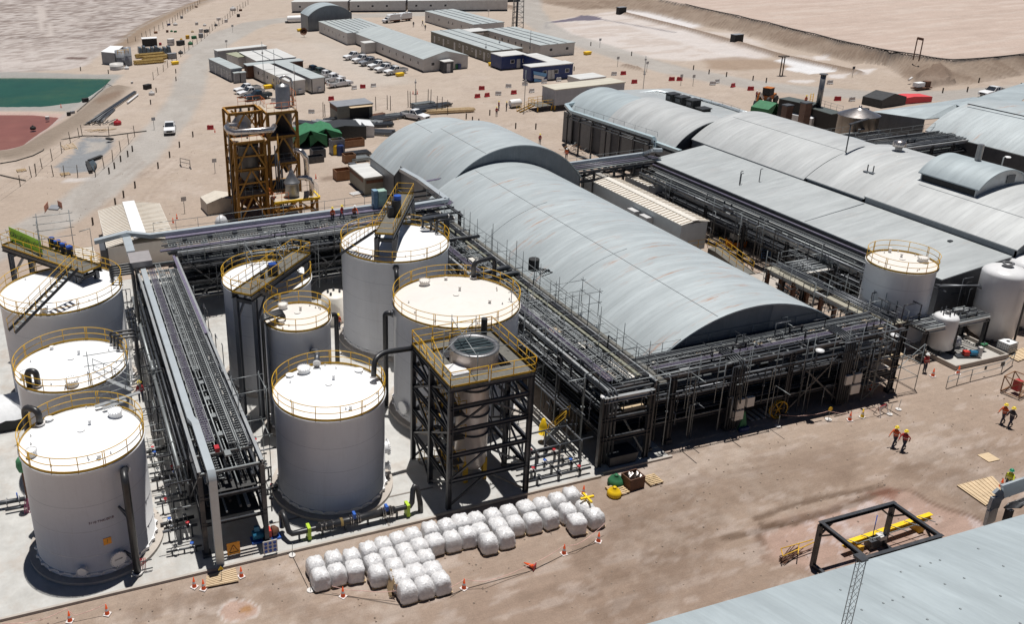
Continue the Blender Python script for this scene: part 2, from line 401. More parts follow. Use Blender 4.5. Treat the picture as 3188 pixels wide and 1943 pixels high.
crest=pts(1800,0,[(-500,-160),(300,-80),(770,-5),(1000,40),(1500,150)],3)+pts(2388,0,[(0,210),(450,322),(900,430),(1400,515),(1740,565),(2403,510),(2900,450)],3)
far=[Vector((600,200)),Vector((2000,300)),Vector((2000,2000)),Vector((100,2000)),Vector((100,500))]
dt=polyd(toe+far);dc=polyd(crest+far)
sl=np.where(dc>0,1,np.clip(dt/(np.abs(dt)+np.abs(dc)+.01),0,1))*(dt>0)
HZ=np.where(dt>0,3.0*sl+(N2-.5)*.5*(sl>0)*(sl<1),HZ)
gul=fbm(PX*.9+PY*.35,PY*.16-PX*.1,41,4)
fslope=(dt>0)*(dc<0)
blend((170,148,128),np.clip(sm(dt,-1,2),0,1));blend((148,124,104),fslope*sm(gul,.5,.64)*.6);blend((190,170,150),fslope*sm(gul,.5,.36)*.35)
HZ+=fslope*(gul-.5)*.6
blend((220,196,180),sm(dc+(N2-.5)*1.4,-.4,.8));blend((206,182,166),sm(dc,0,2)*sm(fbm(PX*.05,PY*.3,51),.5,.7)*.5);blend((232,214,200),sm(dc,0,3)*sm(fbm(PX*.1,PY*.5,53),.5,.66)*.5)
blend((86,82,80),sm(-lined(crest[2:12])-(N3-.5)*.5,-.9,-.35)*.85)
for q,h in((pts(1200,0,[(780,70),(900,60),(1180,50),(1230,90),(1150,85),(960,72),(850,95)]),.7),(pts(1800,0,[(370,615),(450,600),(600,645),(600,665)]),.8),(pts(2388,0,[(1380,730),(1600,700),(1780,790),(1500,830),(1350,790)]),1.3),(pts(600,400,[(1180,455),(1320,440),(1330,480),(1200,495)]),.5)):
 dq=polyd(q)+(N2-.5)*1.2;blend((140,116,98),sm(dq,-.5,.6)*.7);HZ+=h*sm(dq,-.4,1.6)*(.6+.8*N3)
r1=pts(0,0,[(2500,200),(2300,270),(1990,440),(1830,590),(1785,760),(1740,900),(1600,1120),(1420,1330)])+pts(0,400,[(1250,300),(1060,440),(850,620),(600,790),(200,1010),(-300,1250)])
r1b=pts(600,0,[(100,480),(300,320),(600,215),(1000,165),(1500,145),(2200,125),(2700,90)])
r2=pts(1200,0,[(1330,-60),(1350,90),(1420,200),(1600,320),(2000,445),(2403,575)])+pts(1800,0,[(900,655),(1500,770),(2000,830)])+pts(2388,0,[(640,865),(1200,905),(1800,890),(2450,840)])
r3=pts(600,0,[(1000,165),(1040,300),(1300,430),(1600,620),(1900,760)])
n5=(N3-.5)*1.0+(N2-.5)*1.2
fr=np.maximum(np.maximum(sm(-lined(r1)+n5*.5,-4.6,-2.6),sm(-lined(r1b)+n5*.5,-6.5,-4.0)),sm(-lined(r2)+n5*.5,-5.2,-3.4))
blend((188,184,178),fr*.78)
blend((208,202,194),fr*sm(fbm(PX*.3,PY*.08,61),.5,.65)*.5)
blend((206,196,184),sm(-lined(r3)+n5,-6,-2.5)*.45)
blend((222,210,198),sm(polyd(pts(600,0,[(700,380),(1250,400),(1500,560),(2000,760),(1400,850),(1000,560)]))+wob,-3,3)*.5)
ap=pts(600,0,[(0,900),(800,900),(2403,830),(2403,930),(1300,960),(1000,1000)])
blend((216,198,180),sm(polyd(ap)+wob,-3,2)*.5)
pk=pts(2388,1443,[(-80,640),(260,540),(700,420),(1000,290),(1330,230),(1560,380),(1800,470),(2100,620),(1500,760),(500,1060),(-50,900)])
blend((206,168,150),sm(polyd(pk)+wob*.5,-.8,.8)*.75)
blend((224,206,204),sm(polyd(pk)+wob*.4,-.3,.3)*sm(N3*.5+N2*.5,.52,.62)*.7)
blend((126,96,74),sm(-np.abs(polyd(pk)+wob*.35),-.5,-.05)*sm(N1,.35,.5)*.7)
for rt in([(-50,580),(250,560),(560,470),(800,390),(1000,300),(1150,250)],[(-100,520),(200,400),(500,320),(900,250),(1080,215)],[(-400,700),(-100,640),(150,570)]):
 dl=lined(pts(2388,1443,rt));ru=sm(-dl-(N3-.5)*.25,-.34,-.1);blend((116,90,70),ru*.75);HZ-=.05*ru
ruts=[pts(1400,1443,[(1000,1350),(1600,1050),(2100,760),(2500,520)]),pts(1400,1443,[(700,1250),(1400,1150),(1900,980),(2500,700)]),pts(1400,1443,[(1200,900),(1700,560),(2300,300)]),pts(1800,1150,[(1300,1280),(1900,1200),(2500,1000)]),pts(2388,1200,[(1300,760),(1800,640),(2300,560)]),pts(0,1443,[(1900,1502),(2100,1250),(2300,1120)])]
for q in ruts:
 dl=lined(q);blend((138,112,92),sm(-dl-(N3-.5)*.8-(N2-.5)*1.5,-.9,.1)*.35)
rg=(fbm(PX*.09+PY*.05,PY*1.1-PX*.25,71,4));blend((150,126,108),sm(rg,.55,.70)*sm(-PY,-46,-36)*sm(PX,18,30)*.22)
blend((226,208,196),sm(fbm(PX*.5,PY*1.6,73,4),.58,.70)*sm(-PY,-70,-50)*.35)
for(u0,v0,u1,v1,o_)in((1900,980,2403,700,(1400,1443)),(1500,1230,2403,960,(1400,1443)),(300,620,1700,330,(1800,1150)),(700,1100,2000,760,(1800,1150)),(1300,560,2300,330,(2388,1200)),(1500,1500,2000,1050,(0,1443)),(600,1330,1500,1270,(0,1443)),(900,930,1400,300,(0,400)),(1100,950,1700,250,(0,400)),(700,1000,1250,420,(0,400))):
 A_,B_=at(*o_,u0,v0).xy,at(*o_,u1,v1).xy;nn_=(B_-A_).normalized();nn_=Vector((-nn_.y,nn_.x))
 for o2 in(-.8,.8,-1.6,2.1):
  M_=A_.lerp(B_,.5)+nn_*(1.6+o2*.3);dl=lined([A_+nn_*o2,M_+nn_*o2,B_+nn_*o2]);blend((146,122,104),sm(-dl-(N3-.5)*.3,-.36,-.1)*.20*sm(N1,.3,.6))
for q,w_,f_ in((pts(1800,1150,[(500,1400),(1300,1130),(1900,960),(2403,830)]),3.2,.4),(pts(1400,1443,[(1480,250),(1560,600),(1450,1000)]),2.6,.32),(pts(0,1443,[(1250,1400),(1600,1290),(2000,1250)]),1.1,.35),(pts(1400,1443,[(1500,1400),(2000,1100),(2403,850)]),1.6,.35),(pts(2388,1200,[(1350,800),(1800,850),(2100,1250)]),1.8,.4),(pts(700,1443,[(400,1100),(700,1350),(1100,1450)]),1.2,.3)):
 blend((142,116,96),sm(-lined(q)-(N2-.5)*2.5-(N3-.5)*1.2,-w_,-w_*.2)*f_)
sp1=pts(700,1443,[(-20,1330),(80,1275),(220,1290),(320,1350),(300,1430),(160,1480),(0,1480),(-60,1400)])
blend((214,176,156),sm(polyd(sp1)+(N3-.5)*.3,-.15,.15)*.8);blend((232,220,212),sm(-np.abs(polyd(sp1)),-.14,-.02)*.7);blend((196,140,70),sm(polyd(pts(700,1443,[(120,1360),(200,1330),(280,1350),(230,1400),(130,1405)]))+(N3-.5)*.3,-.1,.1)*.8)
tf=pts(2388,800,[(1400,1350),(2403,900),(2403,1500)]);
rd=[pts(2388,1200,[(900,1000),(1150,960),(1260,1000),(1200,1090)])]
for q in rd:blend((150,96,74),sm(polyd(q)+(N3-.5)*.6,-.2,.3)*.7)
HZ+=((N3-.5)*.05+(N2-.5)*.10)*sm(PY,20,50)*(PY<900)
HZ=HZ*1.0
lev=sm(np.minimum(np.minimum(PX+12,102-PX),np.minimum(PY-44,150-PY)),-1,1);HZ=HZ*(1-lev*.9)-.02*lev
GM=bpy.data.materials.new('desert_ground');GM.use_nodes=True;n=GM.node_tree.nodes;l=GM.node_tree.links;b=n['Principled BSDF']
b.inputs['Roughness'].default_value=.93;b.inputs['Specular IOR Level'].default_value=.2
at_=n.new('ShaderNodeAttribute');at_.attribute_name='soil'
tc=n.new('ShaderNodeTexCoord')
def gn_(scale,lo,hi,a,bb,det=6,ro=.72,vec=None):
 q=n.new('ShaderNodeTexNoise');q.inputs['Scale'].default_value=scale;q.inputs['Detail'].default_value=det;q.inputs['Roughness'].default_value=ro
 l.new(vec or tc.outputs['Object'],q.inputs['Vector']);r=n.new('ShaderNodeMapRange')
 r.inputs[1].default_value=lo;r.inputs[2].default_value=hi;r.inputs[3].default_value=a;r.inputs[4].default_value=bb;l.new(q.outputs[0],r.inputs[0]);return r.outputs[0],q.outputs[0]
f1,h1=gn_(1.6,.3,.7,.88,1.12,9,.8);f2,h2=gn_(11,.35,.65,.88,1.12,5,.8)
mpv=n.new('ShaderNodeMapping');mpv.inputs['Rotation'].default_value=(0,0,.45);mpv.inputs['Scale'].default_value=(.22,2.6,1);l.new(tc.outputs['Object'],mpv.inputs[0]);f4,h4=gn_(1.0,.35,.65,.93,1.06,7,.75,mpv.outputs[0]);f3,h3=gn_(.22,.3,.7,.94,1.06)
mu=n.new('ShaderNodeMath');mu.operation='MULTIPLY';l.new(f1,mu.inputs[0]);l.new(f2,mu.inputs[1])
mu2=n.new('ShaderNodeMath');mu2.operation='MULTIPLY';l.new(mu.outputs[0],mu2.inputs[0]);mu3=n.new('ShaderNodeMath');mu3.operation='MULTIPLY';l.new(f3,mu3.inputs[0]);l.new(f4,mu3.inputs[1]);l.new(mu3.outputs[0],mu2.inputs[1])
sc_=n.new('ShaderNodeVectorMath');sc_.operation='SCALE';l.new(at_.outputs['Color'],sc_.inputs[0]);l.new(mu2.outputs[0],sc_.inputs[3]);l.new(sc_.outputs[0],b.inputs['Base Color'])
bp=n.new('ShaderNodeBump');bp.inputs['Strength'].default_value=.5;bp.inputs['Distance'].default_value=.12
l.new(h1,bp.inputs['Height']);b2=n.new('ShaderNodeBump');b2.inputs['Strength'].default_value=.5;b2.inputs['Distance'].default_value=.03
l.new(h2,b2.inputs['Height']);l.new(bp.outputs[0],b2.inputs['Normal']);l.new(b2.outputs[0],b.inputs['Normal'])
fi=(np.arange(NR-1)[:,None]*NC+np.arange(NC-1)[None,:]).ravel()
quads=np.stack([fi,fi+1,fi+NC+1,fi+NC],1)
fmask={}
cf=lambda a:a[quads].mean(1)
road_m=cf(fr)>.5;sal=(cf(polyd(sf))>0);emb=(cf(dt)>0);pond_m=(cf(dc)>0)
salt2=cf(dws)>0
lab=np.zeros(len(quads),int)
lab[sal]=1;lab[emb&~pond_m]=2;lab[emb&pond_m]=3;lab[road_m&~emb]=4;lab[salt2]=5
def gsheet(name,sel):
 q=quads[sel]
 if not len(q):return
 used,inv=np.unique(q,return_inverse=True);inv=inv.reshape(q.shape)
 me=bpy.data.meshes.new(name);me.vertices.add(len(used));co=np.stack([PX[used],PY[used],HZ[used]],1)
 me.vertices.foreach_set('co',co.ravel());me.loops.add(q.size);me.loops.foreach_set('vertex_index',inv.ravel().astype(np.int32))
 me.polygons.add(len(q));me.polygons.foreach_set('loop_start',np.arange(0,q.size,4,dtype=np.int32));me.polygons.foreach_set('loop_total',np.full(len(q),4,np.int32))
 me.update();me.polygons.foreach_set('use_smooth',np.ones(len(q),bool))
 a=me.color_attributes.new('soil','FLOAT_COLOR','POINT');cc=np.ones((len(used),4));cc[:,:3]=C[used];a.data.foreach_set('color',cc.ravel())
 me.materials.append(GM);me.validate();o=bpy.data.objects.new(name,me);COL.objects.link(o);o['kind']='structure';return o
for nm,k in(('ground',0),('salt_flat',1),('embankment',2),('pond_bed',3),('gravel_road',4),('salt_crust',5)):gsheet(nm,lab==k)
def water(name,P,z,m):
 mb=MB();mb.face(*[(p[0],p[1],z)for p in P]);o=mb.obj(name,m);o['kind']='structure';return o
gw=mat('green_brine',tuple(c*.62 for c in srgb(50,100,72)),.22,0,.12,.12,dirt=(tuple(c*.62 for c in srgb(92,122,78)),.7),dscale=.045,spec=.3)
rw=mat('red_brine',tuple(c*.68 for c in srgb(150,98,88)),.4,0,.12,.15,dirt=(tuple(c*.7 for c in srgb(172,120,106)),.6),dscale=.08,spec=.3)
def grow(P,k):
 c=sum((Vector(p)for p in P),Vector((0,0)))/len(P);return[Vector(p)+(Vector(p)-c).normalized()*k for p in P]
water('green_pond',grow(gp,1.0),-.42,gw);water('red_pond',grow(rp,.8),-.33,rw)
fill=mat('salt_plain',tuple(c/1.6 for c in srgb(205,188,172)),.95,0,.1,.02)
o=MB().face((-2500,-600,-3),(4000,-600,-3),(4000,4000,-3),(-2500,4000,-3)).obj('desert_plain',fill);o['kind']='structure'
def arc_pts(xl,xr,zl,crown,n=28,p=1.0):
 """arch from (xl,zl) to (xr,zl) with crown height"""
 a=(xr-xl)/2;s=crown-zl;Rr=(a*a+s*s)/(2*s);c=(xl+xr)/2;t0=math.asin(min(1,a/Rr));L=[]
 for i in range(n+1):
  t=-t0+2*t0*i/n;L.append((c+Rr*math.sin(t),crown-Rr+Rr*math.cos(t)))
 return L,Rr*2*t0
def arch_roof(parent,xl,xr,y0,y1,zl,crown,m,name='roof',over=.25,th=.12,n=36,ny=1,axis='y'):
 mb=MB();P,L=arc_pts(xl,xr,zl,crown,n);Q,_=arc_pts(xl,xr,zl-th,crown-th,n);uv=[]
 ya,yb=y0-over,y1+over
 T=(lambda u,v,z:(u,v,z))if axis=='y' else(lambda u,v,z:(v,u,z))
 for k in range(n+1):mb.v+=[T(P[k][0],ya,P[k][1]),T(P[k][0],yb,P[k][1])]
 for k in range(n):
  v0,v1=L*k/n,L*(k+1)/n;i=2*k;mb.f.append((i,i+2,i+3,i+1)if axis=='y' else(i,i+1,i+3,i+2));mb.sm.append(True)
  uv+=[(ya,v0),(ya,v1),(yb,v1),(yb,v0)]if axis=='y' else[(ya,v0),(yb,v0),(yb,v1),(ya,v1)]
 for k in range(n):
  v0,v1=L*k/n,L*(k+1)/n
  mb.face(T(Q[k][0],ya,Q[k][1]),T(Q[k][0],yb,Q[k][1]),T(Q[k+1][0],yb,Q[k+1][1]),T(Q[k+1][0],ya,Q[k+1][1]));uv+=[(0,0)]*4
  for yy in(ya,yb):
   mb.face(T(P[k][0],yy,P[k][1]),T(Q[k][0],yy,Q[k][1]),T(Q[k+1][0],yy,Q[k+1][1]),T(P[k+1][0],yy,P[k+1][1]));uv+=[(0,v0)]*4
 for k in(0,n):
  mb.face(T(P[k][0],ya,P[k][1]),T(P[k][0],yb,P[k][1]),T(Q[k][0],yb,Q[k][1]),T(Q[k][0],ya,Q[k][1]));uv+=[(ya,0)]*4
 mb.uv=uv
 return mb.obj(name,m,parent)
def import_weld(o):
 bm=bmesh.new();bm.from_mesh(o.data);bmesh.ops.remove_doubles(bm,verts=bm.verts,dist=1e-4);bm.to_mesh(o.data);bm.free()
def gable(mb,xl,xr,y,zl,crown,z0=0,n=28,th=.12):
 P,_=arc_pts(xl+.05,xr-.05,zl-.1,crown-.1,n)
 for k in range(n):
  a,b_=P[k],P[k+1]
  mb.hexa([(a[0],y,z0),(b_[0],y,z0),(b_[0],y+th,z0),(a[0],y+th,z0),(a[0],y,a[1]),(b_[0],y,b_[1]),(b_[0],y+th,b_[1]),(a[0],y+th,a[1])])
 return mb
def arched_hall(label,xl,xr,y0,y1,zl,crown,rm,wm,cat='warehouse',seam=True):
 t=thing('arched_hall',label,cat,((xl+xr)/2,(y0+y1)/2,0))
 arch_roof(t,xl,xr,y0,y1,zl,crown,rm)
 mb=MB();gable(mb,xl,xr,y0,zl,crown);mb.obj('gable_wall',wm,t)
 mb=MB();gable(mb,xl,xr,y1-.12,zl,crown);mb.obj('gable_wall',wm,t)
 MB().box(xl,y0,0,xl+.15,y1,zl-.05).obj('side_wall',wm,t);MB().box(xr-.15,y0,0,xr,y1,zl-.05).obj('side_wall',wm,t)
 return t
main=arched_hall('longest arched hall with pale sheet metal roof and rust streaks beside the pipe rack',39.9,61.8,52.3,96,3.0,8.45,roofA,steel_w)
def seam_line(t,xl,xr,zl,crown,f,y0,y1,w=.05,n=1):
 P,_=arc_pts(xl,xr,zl,crown,200);k=int(f*200);p=P[k];q=P[k+1]
 MB().beam((p[0],y0,p[1]+.012),(p[0],y1,p[1]+.012),w,.03).obj('lap_joint',mat('joint_grey',(.27,.29,.30),.6),t)
seam_line(main,39.9,61.8,3.0,8.45,.36,52.3,95.5)
for yy in(66.5,81):
 P,_=arc_pts(39.9,61.8,3.0,8.45,60);mb=MB();mb.tube([(p[0],yy,p[1]+.01)for p in P[2:26]],.022,4);mb.obj('lap_joint',steel_w,main)
P,_=arc_pts(39.9,61.8,3,8.45,28)
mb=MB();mb.face(*([(52.2,52.27,3.0)]+[(p[0],52.27,p[1]-.14)for p in P if 52.2<p[0]<61.5]+[(61.4,52.27,3.0)]));mb.f=[tuple(reversed(f))for f in mb.f];mb.obj('wall_sheet',mat('dusty_wall_sheet',(.27,.27,.27),.6,.2,.1),main)
b2=arched_hall('taller middle arched hall whose dark gable rises over the long hall',43.3,62.6,96.3,109.8,5.1,10.35,roofA,steel_w)
seam_line(b2,43.3,62.6,5.1,10.35,.33,96.3,109.8)
b1=arched_hall('rear arched hall with a grey side wall facing the containers',42.4,62.8,110.1,119.5,3.9,8.7,roofA,steel_w)
seam_line(b1,42.4,62.8,3.9,8.7,.36,110.1,119.5)
fl=thing('flat_roof_hall','long hall with a flat pale roof and pipes along its dark side','warehouse',(79,76,0))
mb=MB();uv=[]
z0,z1=5.5,6.55
mb.hexa([(74.4,55.3,z0),(82.6,55.3,z1),(82.6,98.2,z1),(74.4,98.2,z0),(74.4,55.3,z0+.12),(82.6,55.3,z1+.12),(82.6,98.2,z1+.12),(74.4,98.2,z0+.12)])
mb.uv=[(mb.v[i][1],mb.v[i][0])for f in mb.f for i in f];mb.obj('roof',roofC,fl)
mb=MB().box(74.7,55.6,0,74.9,98,z0);mb.obj('side_wall',darkwall,fl)
mb=MB().hexa([(74.9,55.6,0),(82.5,55.6,0),(82.5,55.8,0),(74.9,55.8,0),(74.9,55.6,z0),(82.5,55.6,z1),(82.5,55.8,z1),(74.9,55.8,z0)]);mb.obj('end_wall',darkwall,fl)
mb=MB().hexa([(74.9,97.8,0),(82.5,97.8,0),(82.5,98,0),(74.9,98,0),(74.9,97.8,z0),(82.5,97.8,z1),(82.5,98,z1),(74.9,98,z0)]);mb.obj('end_wall',darkwall,fl)
mb=MB()
for x,y,h in((76.6,84.2,1.6),(76.9,84.4,1.2),(78.9,83.6,1.5)):
 z=5.6+(x-74.4)*.128;mb.tube([(x,y,z),(x,y,z+h),(x+.1,y,z+h+.1),(x+.3,y,z+h+.05)],.05,6)
mb.obj('vent_pipe',pipe_d,fl)
MB().box(81.0,60.3,6.46,81.4,60.6,6.62).obj('roof_clamp',pipe_d,fl)
mb=MB();[mb.beam((74.6+.001,y,5.66),(82.4,y,6.70),.06,.04)for y in(71.8,)];mb.obj('lap_joint',steel_w,fl)
def barrel(label,xl,xr,y0,y1,zl,cr,base=0):
 t=thing('barrel_hall',label,'warehouse',((xl+xr)/2,(y0+y1)/2,0))
 arch_roof(t,xl,xr,y0,y1,zl,cr,roofB,over=.1)
 MB().box(xl+.05,y0,0,xl+.2,y1,zl-.1).obj('side_wall',steel_w,t);MB().box(xr-.2,y0,0,xr-.05,y1,zl-.1).obj('side_wall',steel_w,t)
 mb=MB();gable(mb,xl,xr,y0,zl,cr);mb.obj('gable_wall',steel_w,t);mb=MB();gable(mb,xl,xr,y1-.12,zl,cr);mb.obj('gable_wall',steel_w,t)
 return t
bn=barrel('nearest barrel roofed hall carrying the small arched roof house',82.7,101.3,55.2,72.2,7.35,10.3)
bm_=barrel('middle barrel roofed hall with a round turbine vent',82.9,101.0,72.5,80.6,7.0,10.0)
bf=barrel('third barrel roofed hall, dusty white, beside the top of the flat roof',82.7,99.5,80.9,101,6.8,9.8)
seam_line(bn,82.7,101.3,7.35,10.3,.2,56,69);seam_line(bf,82.7,99.5,6.8,9.8,.35,81,100)
dm=thing('roof_house','small arched roof house with a stack on the barrel roof','roof house',(94.5,67.5,8))
arch_roof(dm,86.8,93.8,63.2,69.6,10.3,12.0,roofD)
mb=MB();gable(mb,86.8,93.8,63.2,10.3,12.0,9.0);mb.obj('gable_wall',steel_l,dm);mb=MB();gable(mb,86.8,93.8,69.4,10.3,12.0,9.0);mb.obj('gable_wall',steel_l,dm)
MB().box(86.95,63.4,9.0,87.05,69.3,10.15).obj('louvre_opening',black,dm);MB().box(93.6,63.3,9,93.75,69.5,10.2).obj('side_wall',steel_l,dm)
MB().box(90.6,63.13,10.5,91.7,63.17,11.3).obj('window',glass,dm)
MB().cyl((90.6,66.6,11.8),.3,1.9,14).obj('chimney_stack',inox_d,dm)
tv=thing('turbine_vent','shiny round turbine vent on the middle barrel roof','roof vent',(92.6,77.6,9.95))
local(MB().box(-.7,-.7,-.1,.7,.7,.04),'base_flashing',roofB,tv);local(MB().cyl((0,0,.04),.38,.4,16),'neck',inox_d,tv)
mb=MB();mb.lathe((0,0,.44),[(.35,0),(.62,.12),(.7,.4),(.6,.7),(.3,.85),(0,.88)],20)
for k in range(20):
 a=2*math.pi*k/20;mb.beam((.66*math.cos(a),.66*math.sin(a),.55),(.66*math.cos(a+.12),.66*math.sin(a+.12),1.1),.02,.07)
local(mb,'vent_head',inox,tv)
def arch_z(x,xl,xr,zl,cr):
 a=(xr-xl)/2;s=cr-zl;Rr=(a*a+s*s)/(2*s);return cr-Rr+math.sqrt(max(0,Rr*Rr-(x-(xl+xr)/2)**2))
for i,(u,v)in enumerate(((945,355),(998,370),(792,462),(848,478))):
 p=at(2388,400,u,v,9.4);z=arch_z(p.x,82.9,101,7,10)
 t=thing('roof_pipe',['thin roof pipe nearest the turbine vent\'s left','thin roof pipe just left of the turbine vent','stubby roof pipe lower on the slope, left one','stubby roof pipe lower on the slope, right one'][i],'pipe',(p.x,p.y,z),group='stub pipes on the barrel roof')
 local(MB().box(-.3,-.3,-.06,.3,.3,.03),'flashing',steel_w,t);local(MB().cyl((0,0,.03),.06,.75,8),'pipe_stub',pipe_d,t)
lp=thing('light_pole','dark pole with a long arm standing on the joint of the barrel roofs','light pole',(88.2,80.7,9.3))
local(MB().tube([(0,0,0),(0,0,3.6)],.07,8),'pole',steel,lp);local(MB().beam((-.2,0,3.6),(2.9,.4,3.9),.3,.1),'lamp_arm',steel,lp);local(MB().box(-.3,-.3,-.1,.3,.3,.04),'base_plate',steel_w,lp)
b4=arched_hall('bright barrel hall just beyond the third barrel roof, left of the ventilators',80.3,93.6,101.4,117.4,5.8,8.9,roofB,darkwall)
b4b=arched_hall('farthest and lowest barrel hall with bluish roof beside the raised grey cabin',80.5,92.6,117.7,129.5,5.6,8.3,roofD,darkwall)
for y in(105,110.5,116,121.5,127):MB().box(80.1,y,0,80.28,y+2.6,4.9).obj('wall_panel',mat('panel_grey',(.16,.165,.17),.6,.1,.1),b4)
MB().box(80.0,101.9,0,80.28,104.3,3.9).obj('door_opening',black,b4)
fw=thing('flat_wing','flat pale roof wing with dark roof vents behind the barrel halls','warehouse',(98,113,0))
mb=MB().hexa([(90,101.6,7.3),(101.5,101.6,6.4),(101.5,131,6.4),(88,131,7.2),(90,101.6,7.45),(101.5,101.6,6.55),(101.5,131,6.55),(88,131,7.35)]);mb.uv=[(mb.v[i][1],mb.v[i][0])for f in mb.f for i in f];mb.obj('roof',roofC,fw)
MB().box(88,102,0,101,130.5,6.3).obj('side_wall',darkwall,fw)
vb=[at(1800,0,x,y,7.2)for x,y in((880,945),(970,975),(1075,1005),(1170,1030))]
for i,p in enumerate(vb):
 t=thing('roof_ventilator',['black boxy roof ventilator farthest left in the row','black boxy roof ventilator, second from the left','black boxy roof ventilator with the tallest hood, third','low black roof hatch at the right end of the ventilators'][i],'roof vent',(p.x,p.y,6.9),group='black ventilators on the flat wing')
 h=1.5 if i<3 else.6
 local(MB().box(-.75,-.75,-.3,.75,.75,h),'vent_box',black,t)
 local(MB().box(-.9,-.9,h+.002,.9,.9,h+.12),'hood',blackt,t)
 if i<3:local(MB().box(-.85,-.5,h*.5,-.752,.6,h*.85),'louvre',steel,t)
b5=thing('flat_gable_hall','broad hall with two pale roof slopes behind the steel tank','warehouse',(128,104,0))
def slab4(P,th,m,name,parent,uvx=1):
 mb=MB();mb.hexa([(p[0],p[1],p[2]-th)for p in P]+[tuple(p)for p in P]);mb.uv=[(mb.v[i][1],mb.v[i][0])for f in mb.f for i in f];return mb.obj(name,m,parent)
q=[at(2388,0,x,y,z)for x,y,z in((985,1042,6),(1478,1112,6),(1760,975,8),(1940,905,7.2))]
slab4([q[0],q[1],at(2388,0,1760,975,7.4),at(2388,0,1930,905,6.4)],.12,roofD,'roof',b5)
slab4([at(2388,0,1478,1112,6),(q[1].x+14,q[1].y-2,6.2),(165,112,7),at(2388,0,1762,976,7.4)],.11,roofD,'roof',b5)
slab4([at(2388,0,1762,975,7.39),at(2388,0,2403,1200,8.5),at(2388,0,2600,960,7.0),at(2388,0,1932,905,6.39)],.11,roofD,'roof',b5)
mb=MB();a,b_=q[0],q[1];mb.hexa([(a.x,a.y,0),(b_.x,b_.y,0),(b_.x+.2,b_.y+.2,0),(a.x+.2,a.y+.2,0),(a.x,a.y,5.9),(b_.x,b_.y,5.9),(b_.x+.2,b_.y+.2,5.9),(a.x+.2,a.y+.2,5.9)]);mb.obj('side_wall',steel_w,b5)
b6=thing('arched_hall','arched hall cut by the right edge with dark wall and streaked roof','warehouse',(125,85,0))
arch_roof(b6,116.2,135,66,93.6,6.2,9.7,roofA)
MB().box(116.4,66,0,116.6,93.4,6.1).obj('side_wall',darkwall,b6);mb=MB();gable(mb,116.2,135,93.4,6.2,9.7);mb.obj('gable_wall',darkwall,b6)
mb=MB();mb.beam((122,68,9.62),(122,93,9.62),.12,.12);mb.obj('lap_joint',steel,b6)
lq=thing('lamp_post','pale lamp post with oval head against the dark hall wall','lamp post',(113.5,80.2,0))
local(MB().tube([(0,0,0),(0,0,6.2)],.08,8),'pole',galv,lq);local(MB().lathe((.7,0,6.1),[(0,-.08),(.35,0),(.3,.1),(0,.14)],14),'lamp_head',white,lq);local(MB().tube([(0,0,6.15),(.6,0,6.15)],.04,6),'arm',galv,lq)
br=thing('arched_hall','pale blue arched roof filling the bottom right corner','warehouse',(45,15,0))
arch_roof(br,-4,26.9,21.5,90,8.0,10.6,roofD,axis='x')
br_r=[o for o in br.children][0]
br_r.data.transform(Matrix.Identity(4))
MB().box(21.8,26.2,0,90,26.4,7.8).obj('side_wall',steel_w,br)
MB().box(21.8,-3.5,0,22,26.2,7.8).obj('end_wall',steel_w,br)
bolt=MB()
P,_=arc_pts(-4,26.9,8.0,10.6,90)
for k in range(50,89,5):
 for j in range(60):
  if rng.rand()<.72:continue
  x=23+j*.61*1.0+rng.rand()*.1;p=P[k];bolt.box(x,p[0]-.04,p[1]-.03,x+.07,p[0]+.04,p[1]+.035)
bolt.obj('fixings',mat('dark_fixing',(.2,.22,.23),.6),br)
pi=math.pi
def rail_arc(parent,cx,cy,r,z,a0,a1,m,hi=1.1,n=None,name='handrail',post=1.6,rw=.028):
 L=r*abs(a1-a0);k=max(3,int(L/post));mb=MB();N=k*4
 for h in(hi,hi*.55):mb.tube([(cx+r*math.cos(a0+(a1-a0)*i/N),cy+r*math.sin(a0+(a1-a0)*i/N),z+h)for i in range(N+1)],rw,5)
 mb2=MB();
 for s_ in(0,1):
  pass
 P=[(cx+r*math.cos(a0+(a1-a0)*i/N),cy+r*math.sin(a0+(a1-a0)*i/N))for i in range(N+1)]
 for p,q in zip(P,P[1:]):mb.beam((p[0],p[1],z+.1),(q[0],q[1],z+.1),.02,.16)
 for i in range(k+1):
  a=a0+(a1-a0)*i/k;x,y=cx+r*math.cos(a),cy+r*math.sin(a);mb.tube([(x,y,z-.1),(x,y,z+hi)],rw*1.05,5)
  if i%3==0:mb.tube([(x+.12*math.sin(a),y-.12*math.cos(a),z-.1),(x+.12*math.sin(a),y-.12*math.cos(a),z+hi)],rw*1.05,5)
 return mb.obj(name,m,parent)
def nozzle(mb,x,y,z,r,h,n=14):
 mb.cyl((x,y,z-.05),r,h+.05,n);mb.cyl((x,y,z+h),r*1.35,.06,n)
def manway_top(mb,x,y,z,r):
 mb.cyl((x,y,z-.1),r,.45,20);mb.cyl((x,y,z+.35),r*1.18,.07,20)
 for k in range(16):
  a=2*math.pi*k/16;mb.cyl((x+r*1.06*math.cos(a),y+r*1.06*math.sin(a),z+.42),.035,.07,6)
